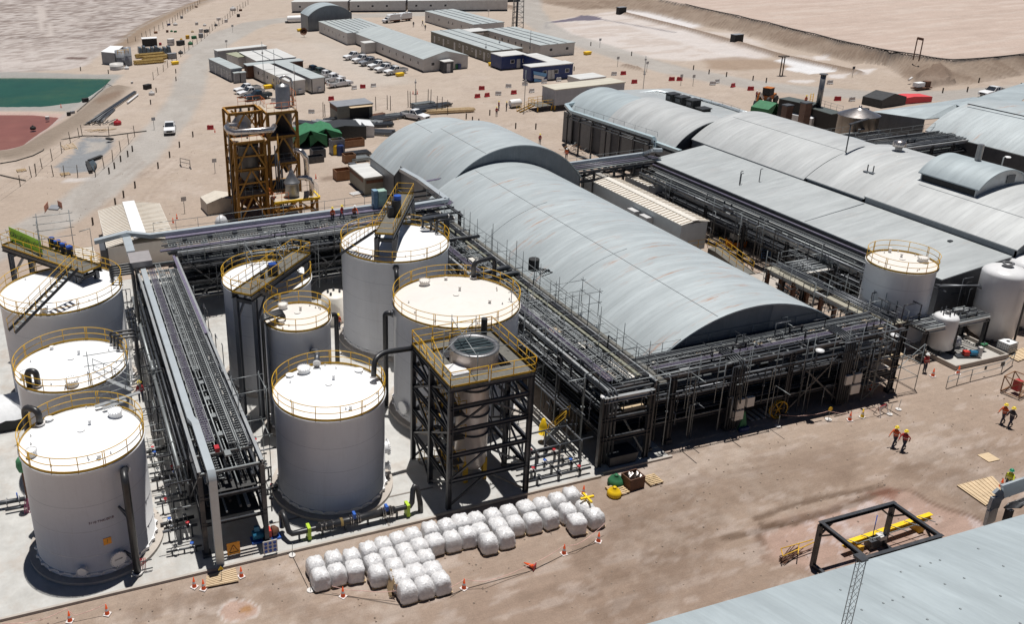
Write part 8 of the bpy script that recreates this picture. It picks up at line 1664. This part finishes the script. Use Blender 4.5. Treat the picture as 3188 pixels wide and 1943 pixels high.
def pallet_thing(label,q,rz,tilt=0,w_=1.4,m_=wood):
 t=thing('pallet',label,'pallet',(q.x,q.y,.05),R(rz));t.rotation_euler=(tilt,0,R(rz))
 for k in range(6):local(MB().box(-w_/2,-w_/2+w_*k/6,.1,w_/2,-w_/2+w_*k/6+.12,.13),'slat',m_,t)
 for k in range(3):local(MB().box(-w_/2+k*(w_-.1)/2,-w_/2,0,-w_/2+k*(w_-.1)/2+.1,w_/2,.098),'runner',m_,t)
pallet_thing('tilted wooden pallet at the left rim of the sump',at(0,400,655,175,.2),30,.5,2.2);pallet_thing('dark rimmed pallet on the pond side flat',at(0,400,200,395),10);pallet_thing('wooden pallet in the sump near corner',at(0,400,610,430),10)
pallet_thing('light wooden pallet with scraps right of the rubbish crate',at(1800,1150,690,1045),2,0,1.1);pallet_thing('short wooden pallet under the green bags by the rack corner',at(1800,1150,365,1140),5,0,1.2)
for n_,P_,lb in(((0,400),[(1690,350),(1780,370)],'free standing low rail left of the evaporator tower'),):
 a,b_=at(*n_,*P_[0],.0),at(*n_,*P_[1],0);t=thing('barrier_rail',lb,'barrier',tuple(a));[MB().tube([p,p+Vector((0,0,1.3))],.06,6).obj('post',wire,t)for p in(a,b_)];[MB().beam(a+Vector((0,0,z)),b_+Vector((0,0,z)),.08).obj('rail',wire,t)for z in(.7,1.3)];[MB().box(p.x-.1,p.y-.7,0,p.x+.1,p.y+.7,.1).obj('foot',steel,t)for p in(a,b_)]
hc=thing('pit_cover','grey slab ringed by an orange net left of the ribbed shed','pit cover',tuple(at(0,400,510,740,0)));q=[at(0,400,*p,.15)for p in((450,750),(540,755),(570,715),(480,712))];MB().hexa([p-Vector((0,0,.14))for p in q]+q).obj('cover_plate',gpan,hc);net=mat('orange_net',(.62,.28,.18),.7)
for a,b_ in(((415,755),(450,710)),((580,720),(540,700))):MB().beam(at(0,400,*a,.5),at(0,400,*b_,.5),.03,.9).obj('net_panel',net,hc)
bp2=thing('lift_basket','small brown steel skid beside the long low roof barrels at the embankment foot','skid',tuple(at(2388,0,1450,830,0)));p=at(2388,0,1450,835,0);MB().box(p.x-2,p.y-.6,.7,p.x-.2,p.y+.6,1.5).obj('tank',white,bp2);MB().box(p.x-2.2,p.y-.8,.3,p.x+1.6,p.y+.8,.5).obj('base_frame',rustw,bp2);MB().box(p.x+.3,p.y-.5,.5,p.x+1.4,p.y+.5,1.6).obj('engine',rustw,bp2)
for(u,v,lb)in((400,130,'left'),(1478,400,'right')):q=at(1800,0,u,v,0);t=thing('pump_box','dark box with pale top on the salt dike, %s one'%lb,'box',(q.x,q.y,0));local(MB().box(-1.3,-.9,0,1.3,.9,2.2),'box_body',black,t);local(MB().box(-1.35,-.95,2.202,1.35,.95,2.32),'top_plate',gpan,t)
gf=thing('goal_frame','tall thin portal frame standing on the embankment crest','frame',tuple(at(2388,0,1400,530,3)));a,b_=at(2388,0,1370,535,3),at(2388,0,1423,548,3)
for p in(a,b_):MB().beam(p-Vector((0,0,.5)),p+Vector((0,0,4.2)),.16).obj('post',rustw,gf)
MB().beam(a+Vector((0,0,4.1)),b_+Vector((0,0,4.1)),.16,.5).obj('cross_bar',rustw,gf)
lg_=thing('log','short pale log on the embankment slope','log',tuple(at(2388,0,1340,735,.8)));MB().tube([at(2388,0,1325,748,.8),at(2388,0,1355,722,1.2)],.2,8).obj('log',whitepl,lg_)
for(u,v)in((1885,700),(1908,705)):q=at(1800,0,u,v,0);t=thing('float_post','dark post with flat head on the brown spoil by the white salt, %s'%('left' if u<1900 else 'right'),'post',(q.x,q.y,0));local(MB().tube([(0,0,0),(0,0,4)],.12,6),'post',postm,t);local(MB().box(-.9,-.3,4,.9,.3,4.2),'head',postm,t)
rope('twin black hoses following the embankment crest',[p.to_3d()+Vector((0,0,3.25))for p in crest[3:11]],.12,black,'hose','hose')
def plyboard(label,q4,m_,ribs=0):
 t=thing('plywood_board',label,'board',tuple(q4[0]));MB().hexa([p-Vector((0,0,.05))for p in q4]+q4).obj('board',m_,t)
 for k in range(ribs):a=q4[0].lerp(q4[3],(k+.5)/ribs);b_=q4[1].lerp(q4[2],(k+.5)/ribs);MB().beam(a+Vector((0,0,.02)),b_+Vector((0,0,.02)),.09,.04).obj('batten',m_,t)
plyboard('ribbed plywood platform lying near the bottom right, biggest one',[at(2388,1443,*p,.1)for p in((1775,205),(2045,395),(2240,260),(2110,120))][::1],ply,9)
plyboard('plain plywood sheet lying alone on the right',[at(2388,1200,*p,.06)for p in((1965,650),(2075,718),(2180,695),(2070,628))],ply)
plyboard('pale board at the far right edge by the pump pad',[at(2388,800,*p,.1)for p in((2205,905),(2350,975),(2500,920),(2400,850))],ply,5)
plyboard('plywood board bridging the slab edge at the rack foot',[at(0,1443,*p,.14)for p in((1925,1160),(2232,1100),(2200,975),(1930,1060))],ply,7)
def rect_sign(label,q,w_,h,z0,m_,txt=None,rz=0,legs=True,sub=None,ts=.2,ink=None):
 t=thing('sign_board',label,'sign',(q.x,q.y,0),rz);local(MB().box(-w_/2,-.02,z0,w_/2,.02,z0+h),'sign_plate',m_,t)
 if legs:[local(MB().tube([(s,.04,0),(s,.04,z0+h)],.025,5),'post',galv,t)for s in(-w_*.4,w_*.4)]
 if txt:
  o=text(txt,ts,Matrix.Translation((0,-.026,z0+h/2))@Matrix.Rotation(pi/2,4,'X'),ink or inkb,None);o.parent=t;
 return t
s1=rect_sign('orange warning triangle board at the foot of the front rack',at(0,1443,2190,870,.1),.85,.95,.25,sign_o)
mb=MB();[mb.beam(a,b_,.02,.06,up=(0,1,0))for a,b_ in zip([(-.3,-.03,.45),(.3,-.03,.45),(0,-.03,1.02)],[(.3,-.03,.45),(0,-.03,1.02),(-.3,-.03,.45)])];local(mb,'triangle',inkb,s1);o=text('!',.3,Matrix.Translation((0,-.03,.66))@Matrix.Rotation(pi/2,4,'X'),inkb,None);o.parent=s1
s2=rect_sign('white sign board with nine blue round symbols at the rack foot',at(700,1443,430,860,.1),.95,.95,.3,whitepl)
for i in range(3):
 for j in range(3):local(MB().lathe((-.3+.3*i,-.022,.48+.29*j),[(0,.02),(.11,.02),(.11,0)],12,False,axis=(0,-1,0)),'safety_symbol',bm1,s2)
for k in range(2):
 for p_,lb,w_,m_ in((((2388,1200),(572,325)),'small yellow disc sign on a round base before the front rack',.35,yellow_b),)if k==0 else((((0,1443),(2075,1105)),'small yellow triangle sign standing on the plywood board',.35,yellow_b),):
  q=at(*p_[0],*p_[1]);t=thing('sign_stand',lb,'sign',(q.x,q.y,0));local(MB().cyl((0,0,0),.25,.08,14),'foot',whitepl,t);local(MB().tube([(0,0,.08),(0,0,.9)],.02,5),'post',galv,t);local(MB().lathe((0,.0,1.0),[(0,.02),(.2,.02),(.2,0),(0,0)],12 if k==0 else 3,False,axis=(0,-1,0)),'sign_plate',m_,t)
for o_,p_,lb in(((2388,800),(1130,1025),'pole stand with round foot left of the person in white helmet'),((2388,800),(1228,1430),'pole stand with round foot behind the folding barrier'),((2388,800),(1145,1475),'pole stand with round foot beside the folding barrier'),((2388,1200),(98,385),'white footed short stand left of the yellow disc sign'),((700,1443),(630,865),'round footed post at the slab corner left of the bags'),((700,1443),(800,1195),'round footed post in front of the first bags')):
 q=at(*o_,*p_);t=thing('tape_stand',lb,'stand',(q.x,q.y,0));local(MB().cyl((0,0,0),.22,.07,14),'foot',whitepl,t);local(MB().tube([(0,0,.07),(.06,0,.95)],.02,5),'post',galv,t)
q=at(2388,1200,1065,270);t=thing('folding_barrier','red and white folding barrier in front of the front rack end','barrier',(q.x,q.y,0),.2);local(MB().box(-.5,-.02,.45,.5,.02,.8),'board',redp,t);[local(MB().beam((s,sy,0),(s,0,.85),.05),'leg',whitepl,t)for s in(-.5,.5)for sy in(-.3,.3)];local(MB().box(-.35,-.03,.5,.35,-.022,.75),'panel',whitepl,t)
gr_=thing('guard_rail','galvanised hand rail with small plates beside the pump pad','railing',tuple(at(2388,800,1675,1230)));L_=[at(2388,800,*p)for p in((1672,1228),(1772,1195),(1898,1160),(2188,1085),(2290,1010))];rail_line(gr_,L_,hi=1.1,m=galv,post=30,rw=.03);MB().box(L_[3].x-.3,L_[3].y-.05,.7,L_[3].x+.1,L_[3].y,1.05).obj('sign_plate',steel,gr_);MB().box(L_[2].x+1.7,L_[2].y+.2,.6,L_[2].x+1.9,L_[2].y+.25,.95).obj('sign_plate',steel,gr_)
cg=thing('mesh_crate','rusty red mesh crate at the right edge','crate',tuple(at(2388,800,2350,1330)));q=at(2388,800,2350,1330);mb=MB();c8=[Vector((q.x+a,q.y+b_,z))for z in(.1,1.5)for a,b_ in((0,0),(1.5,.3),(1.2,1.6),(-.3,1.3))]
for a,b_ in((0,1),(1,2),(2,3),(3,0),(4,5),(5,6),(6,7),(7,4),(0,4),(1,5),(2,6),(3,7),(0,5),(1,6),(2,7),(3,4)):mb.beam(c8[a],c8[b_],.06)
mb.obj('frame',brn,cg);MB().box(q.x+.4,q.y+.5,.3,q.x+.9,q.y+1,1.2).obj('red_cylinder',redp,cg)
rc=at(1800,1150,505,1090);crate('brown rubbish crate filled with foil scraps beside the slab',rc,1.3,1.0,.95,rustw,5)
fs=thing('foil_scraps','crumpled foil scraps heaped in the rubbish crate','scraps',(rc.x,rc.y,.5));
for k in range(9):a=rng.uniform(-.4,.4);b_=rng.uniform(-.3,.3);local(MB().hexa([(a-.2,b_-.1,.1),(a+.15,b_-.15,.15),(a+.2,b_+.15,.1),(a-.1,b_+.2,.2),(a-.1,b_-.1,.4),(a+.1,b_-.05,.5),(a+.05,b_+.1,.55),(a-.1,b_+.1,.35)]),'foil_piece',inox,fs)
for(u,v,s_,m_,lb)in((350,1075,.75,greent,'crumpled green bag left of the rubbish crate'),(412,1050,.5,pe,'small clear bag between the green bag and the crate'),(335,1180,.65,yellow_b,'round yellow bag in front of the short pallet')):
 q=at(1800,1150,u,v);t=thing('plastic_bag',lb,'bag',(q.x,q.y,0));local(MB().lathe((0,0,0),[(s_*.7,0),(s_*.8,s_*.3),(s_*.6,s_*.7),(s_*.15,s_*.95),(s_*.2,s_*1.1),(0,s_*1.12)],11),'bag',m_,t);local(MB().lathe((0,0,s_*.93),[(s_*.17,0),(s_*.17,.05)],8),'tie',black,t)
q=at(1800,1150,1530,560);t=thing('green_net','green net hanging at the front rack edge','net',(q.x,q.y,0));local(MB().hexa([(-.4,-.1,.0),(.4,-.1,0),(.4,.1,0),(-.4,.1,0),(-.05,-.05,1.6),(.05,-.05,1.6),(.05,.05,1.6),(-.05,.05,1.6)]),'net',greent,t);local(MB().box(-.45,-.35,0,.4,-.12,.3),'blue_bag',bluep,t)
def spool(label,x0,x1,y,z,r,m_=pipe_d,valves=2,rz=0,stands=3,vm=None,group=None):
 t=thing('pipe_spool',label,'pipe',((x0+x1)/2,y,.1),rz,group);L=x1-x0
 local(MB().tube([(-L/2,0,z),(L/2,0,z)],r,10),'pipe',m_,t)
 for k in range(valves):
  x=-L/2+L*(k+.6)/(valves+.2);mb=MB();[mb.lathe((x+d_,0,z),[(0,0),(r*1.8,0),(r*1.8,.04),(0,.04)],12,False,axis=(1,0,0))for d_ in(-.14,.12)];local(mb,'flange',inox_d,t);local(MB().tube([(x,0,z),(x,0,z+.35)],.03,6).lathe((x,0,z+.35),[(0,0),(.13,0),(.13,.03),(0,.03)],10),'valve',vm or((pipe_g,redp,hdpe,bv,pipe_d)[(k+int(y*2))%5]),t)
 for k in range(stands):x=-L/2+L*(k+.5)/stands;local(MB().box(x-.05,-.1,0,x+.05,.1,z-r),'stand',steel,t)
 return t
for i in range(9):
 y=48.6+i*1.5;spool('pipe spool on the slab between front left tank and rack, %s row from the front'%ordn(i),2.9,5.2,y,.35+.5*(i%2),.07+.03*(i%3),(pipe_d,pipe_g,hdpe)[i%3],2,.05*(i%3-1),group='spools left of the first rack')
for i in range(6):
 y=52.8+i*1.7;spool('low pipe spool left of the centre front tank, %s row from the front'%ordn(i),9.9,11.4,y,.4+.6*(i%2),.08,(pipe_d,pipe_g)[i%2],2,group='spools right of the first rack')
for i in range(5):
 spool('pipe run with red valves right of the column tower, %s from the front'%ordn(i),28.2,33.4-.3*i,47.3+.75*i,.45+.15*(i%2),.09,(pipe_d,pipe_d,pipe_g)[i%3],3,group='pipe runs right of the column tower')
for y,z in((48.4,2.2),(50.4,2.2)):vpipe('raised dark pipe bridge right of the column tower, %s'%('nearer' if y<49 else 'farther'),[(28.0,y,z),(34.2,y+.1,z)],.07,pipe_d,flange=False)
frm=thing('pipe_trestle','low grey pipe support frame right of the column tower','frame',(31,49,0))
for x in(29.5,31.4,33.2):MB().box(x-.06,48.3,.1,x+.06,48.42,2.15).obj('post',pipe_g,frm);MB().box(x-.06,50.3,.1,x+.06,50.42,2.15).obj('post',pipe_g,frm);MB().beam((x,48.3,2.2),(x,50.5,2.2),.1).obj('cross_bar',pipe_g,frm)
lpz=thing('pipe_spool','grey flanged pipe run at the left edge under the front left tank','pipe',(-7,51,0));a,b_=at(0,1443,-200,410,.6),at(0,1443,270,325,.6)
MB().tube([a,b_],.17,10).obj('pipe',pipe_d,lpz);MB().tube([at(0,1443,50,440,.4),at(0,1443,280,395,.4)],.09,8).obj('pipe',pipe_d,lpz)
for u in(.55,.8,.93):p=a.lerp(b_,u);MB().lathe(p,[(0,0),(.27,0),(.27,.06),(0,.06)],14,False,axis=(b_-a)).obj('flange',inox_d,lpz)
p=a.lerp(b_,.78);MB().tube([p,p+Vector((0,0,.6))],.05,6).obj('valve',bv,lpz);
vl=thing('magenta_hose_rack','magenta and green covered hydrant riser left of the front left tank','hydrant',tuple(at(0,1443,255,500,0)));p=at(0,1443,265,480,0);mg=mat('magenta',(.45,.12,.22),.6)
for k in range(5):MB().tube([(p.x-.25+.1*k,p.y,.1),(p.x-.05+.1*k,p.y+.2,1.2)],.03,5).obj('hose',mg,vl)
MB().box(p.x+.0,p.y+.5,0,p.x+.15,p.y+.65,3.3).obj('riser',rustw,vl);MB().lathe((p.x+.05,p.y+.6,3.2),[(.22,0),(.34,.4),(.3,.9),(.12,1.15),(0,1.17)],12).obj('green_cover',mat('green_cloth',(.06,.22,.10),.7,0,.2,3,bump=.4),vl)
rdx=thing('hydrant_riser','red striped hose rack beside the black drop pipe of the front left tank','hydrant',(1.3,47.7,.1))
for k in range(4):MB().tube([(1.15+.1*k,47.75,.12),(1.2+.1*k,47.8,1.1)],.025,5).obj('hose',redp,rdx)
for z in(.25,.9):MB().box(1.0,47.68,z,1.9,47.74,z+.05).obj('rack_bar',steel,rdx)
q=at(0,1100,40,600,1.2);wc=thing('white_cover','white tarpaulin cover with dark base at the left edge behind the front tank','cover',(q.x,q.y,0));mb=MB();x0,x1=q.x-5,at(0,1100,205,560,1.5).x;y0=at(0,1100,100,740,0).y
MB().hexa([(x0,y0,0),(x1,y0,0),(x1,y0+4,0),(x0,y0+4,0),(x0,y0,1.0),(x1,y0,1.0),(x1,y0+4,1.0),(x0,y0+4,1.0)]).obj('base_box',black,wc)
N=10
for i in range(N):
 for j in range(5):
  f=lambda a,b_:(x0+(x1-x0)*a/N,y0-.06+4.12*b_/5,1.02+1.1*math.sin(pi*b_/5)**.6+.14*math.sin(a*1.7)*math.sin(b_+a));mb.face(f(i,j),f(i+1,j),f(i+1,j+1),f(i,j+1),smooth=True)
o=mb.obj('tarpaulin',wt2,wc);import_weld(o)
sm_t=thing('small_tank','small cream round tank with fittings between the tall white and narrow tanks','tank',(21.3,80.5,0));c=at(600,700,1320,680,2.6);mb=MB();mb.lathe((c.x,c.y,0),[(1.25,0),(1.25,2.9),(1.1,3.05),(0,3.1)],28);mb.obj('shell',cream,sm_t);mb=MB();[mb.cyl((c.x+.6*math.cos(a),c.y+.6*math.sin(a),3.0),.12,.35,8)for a in(0,1.3,2.6,3.9)];mb.obj('top_fittings',steel,sm_t)
yp=thing('yellow_cover','yellow plastic wrap hanging on a stair rail by the wide rack','cover',tuple(at(1200,1100,1475,700,1.5)));p=at(1200,1100,1475,700,1.3);MB().lathe((p.x,p.y,p.z-.7),[(0,0),(.35,.2),(.3,.9),(.12,1.5),(0,1.6)],10).obj('wrap',yellow_b,yp)
stair('yellow railed stair rising beside the wide rack near the column tower',at(1200,1100,1500,800,.2),at(1200,1100,1700,620,2.4),.9)
gs=thing('grey_tote','grey scrap tub under the corner of the front rack','tub',tuple(at(1200,1100,2180,1000,0)));p=at(1200,1100,2180,1020,0);MB().hexa([(p.x-1.1,p.y-.5,.1),(p.x+1.1,p.y-.5,.1),(p.x+1.1,p.y+.7,.1),(p.x-1.1,p.y+.7,.1),(p.x-1.2,p.y-.6,1.0),(p.x+1.2,p.y-.6,1.0),(p.x+1.2,p.y+.8,1.0),(p.x-1.2,p.y+.8,1.0)]).obj('tub',pipe_d,gs)
rb_=thing('rail_scrap','yellow rail pieces and rebar heaped left of the box frame','scrap heap',tuple(at(2388,1443,250,850,0)))
for k in range(9):a=at(2388,1443,100+rng.uniform(0,60),890+rng.uniform(0,60),.1);MB().tube([a,a+Vector((rng.uniform(1.2,2.6),rng.uniform(.2,.9),rng.uniform(0,.3)))],.03,5).obj('rebar',rustw,rb_)
for a,b_ in(((130,800),(430,715)),((150,870),(440,740)),((130,800),(150,870)),((300,750),(290,850))):MB().tube([at(2388,1443,*a,.5),at(2388,1443,*b_,.7)],.035,5).obj('yellow_rail',yellow,rb_)
tw=thing('tangled_steel','tangle of bent steel strips beside the dark side wall','scrap heap',tuple(at(1200,0,1850,1380,0)));q=at(1200,0,1850,1400,0)
for k in range(22):a=q+Vector((rng.uniform(-2.5,2.5),rng.uniform(-1.6,1.6),rng.uniform(.05,1.2)));b_=a+Vector((rng.uniform(-1.6,1.6),rng.uniform(-1.3,1.3),rng.uniform(-.4,.5)));c=b_+Vector((rng.uniform(-.8,.8),rng.uniform(-.8,.8),.1));MB().tube([a,b_,c],.045,5).obj('steel_strip',brn if k%2 else galv,tw)
wrd=thing('pipe_rack_stub','row of dark pallets and planks lying in the alley under the deck rack','pallets',tuple(at(1800,800,2000,320,0)));p=at(1800,800,2000,330,0)
for k in range(12):MB().beam((p.x-1+.35*k,p.y-1.5,.2),(p.x-.6+.35*k,p.y+1.6,.3+.05*(k%3)),.18,.08).obj('plank',rustw if k%2 else steel,wrd)
mb=MB();
for k in range(1500):
 x=rng.uniform(-6,90);y=rng.uniform(26,46)if k%3 else rng.uniform(98,170)
 if 21.9<x and y<26.5:continue
 s=rng.uniform(.02,.07);mb.hexa([(x-s,y-s,0),(x+s,y-s*.7,0),(x+s*.8,y+s,0),(x-s*.9,y+s*.8,0),(x-s*.4,y-s*.4,s*1.1),(x+s*.5,y-s*.3,s),(x+s*.3,y+s*.5,s*1.2),(x-s*.5,y+s*.4,s)])
o=mb.obj('loose_stones',mat('stone',(.33,.26,.21),.9,0,.3,3));o['kind']='stuff'
gm=thing('lattice_mast','slender grey lattice mast standing on the bottom right roof','mast',(23.6,18,10))
L_=[Vector((-.14,-.08,0)),Vector((.14,-.08,0)),Vector((0,.16,0))]
for q in L_:MB().tube([Vector((23.6,18,9.9))+q,Vector((23.6,18,18.7))+q],.017,5).obj('mast_leg',galv,gm)
for k in range(29):
 z0=9.9+.3*k;mb=MB()
 for i in range(3):a,b_=L_[i],L_[(i+1)%3];mb.tube([Vector((23.6,18,z0))+a,Vector((23.6,18,z0+.3))+b_],.008,4)
 mb.obj('lattice_panel',galv,gm)
MB().box(23.45,17.85,18.7,23.75,18.2,18.78).obj('top_plate',steel,gm)
lab_={}
for o in COL.objects:
 if o.parent is None and 'label' in o:lab_.setdefault(o['label'],[]).append(o)
for k_,L_ in lab_.items():
 if 1<len(L_)<=18:
  L_.sort(key=lambda o:o.location.x/max(1,o.location.y))
  for i,o in enumerate(L_):o['label']=k_+', '+ordn(i)+' from the left'
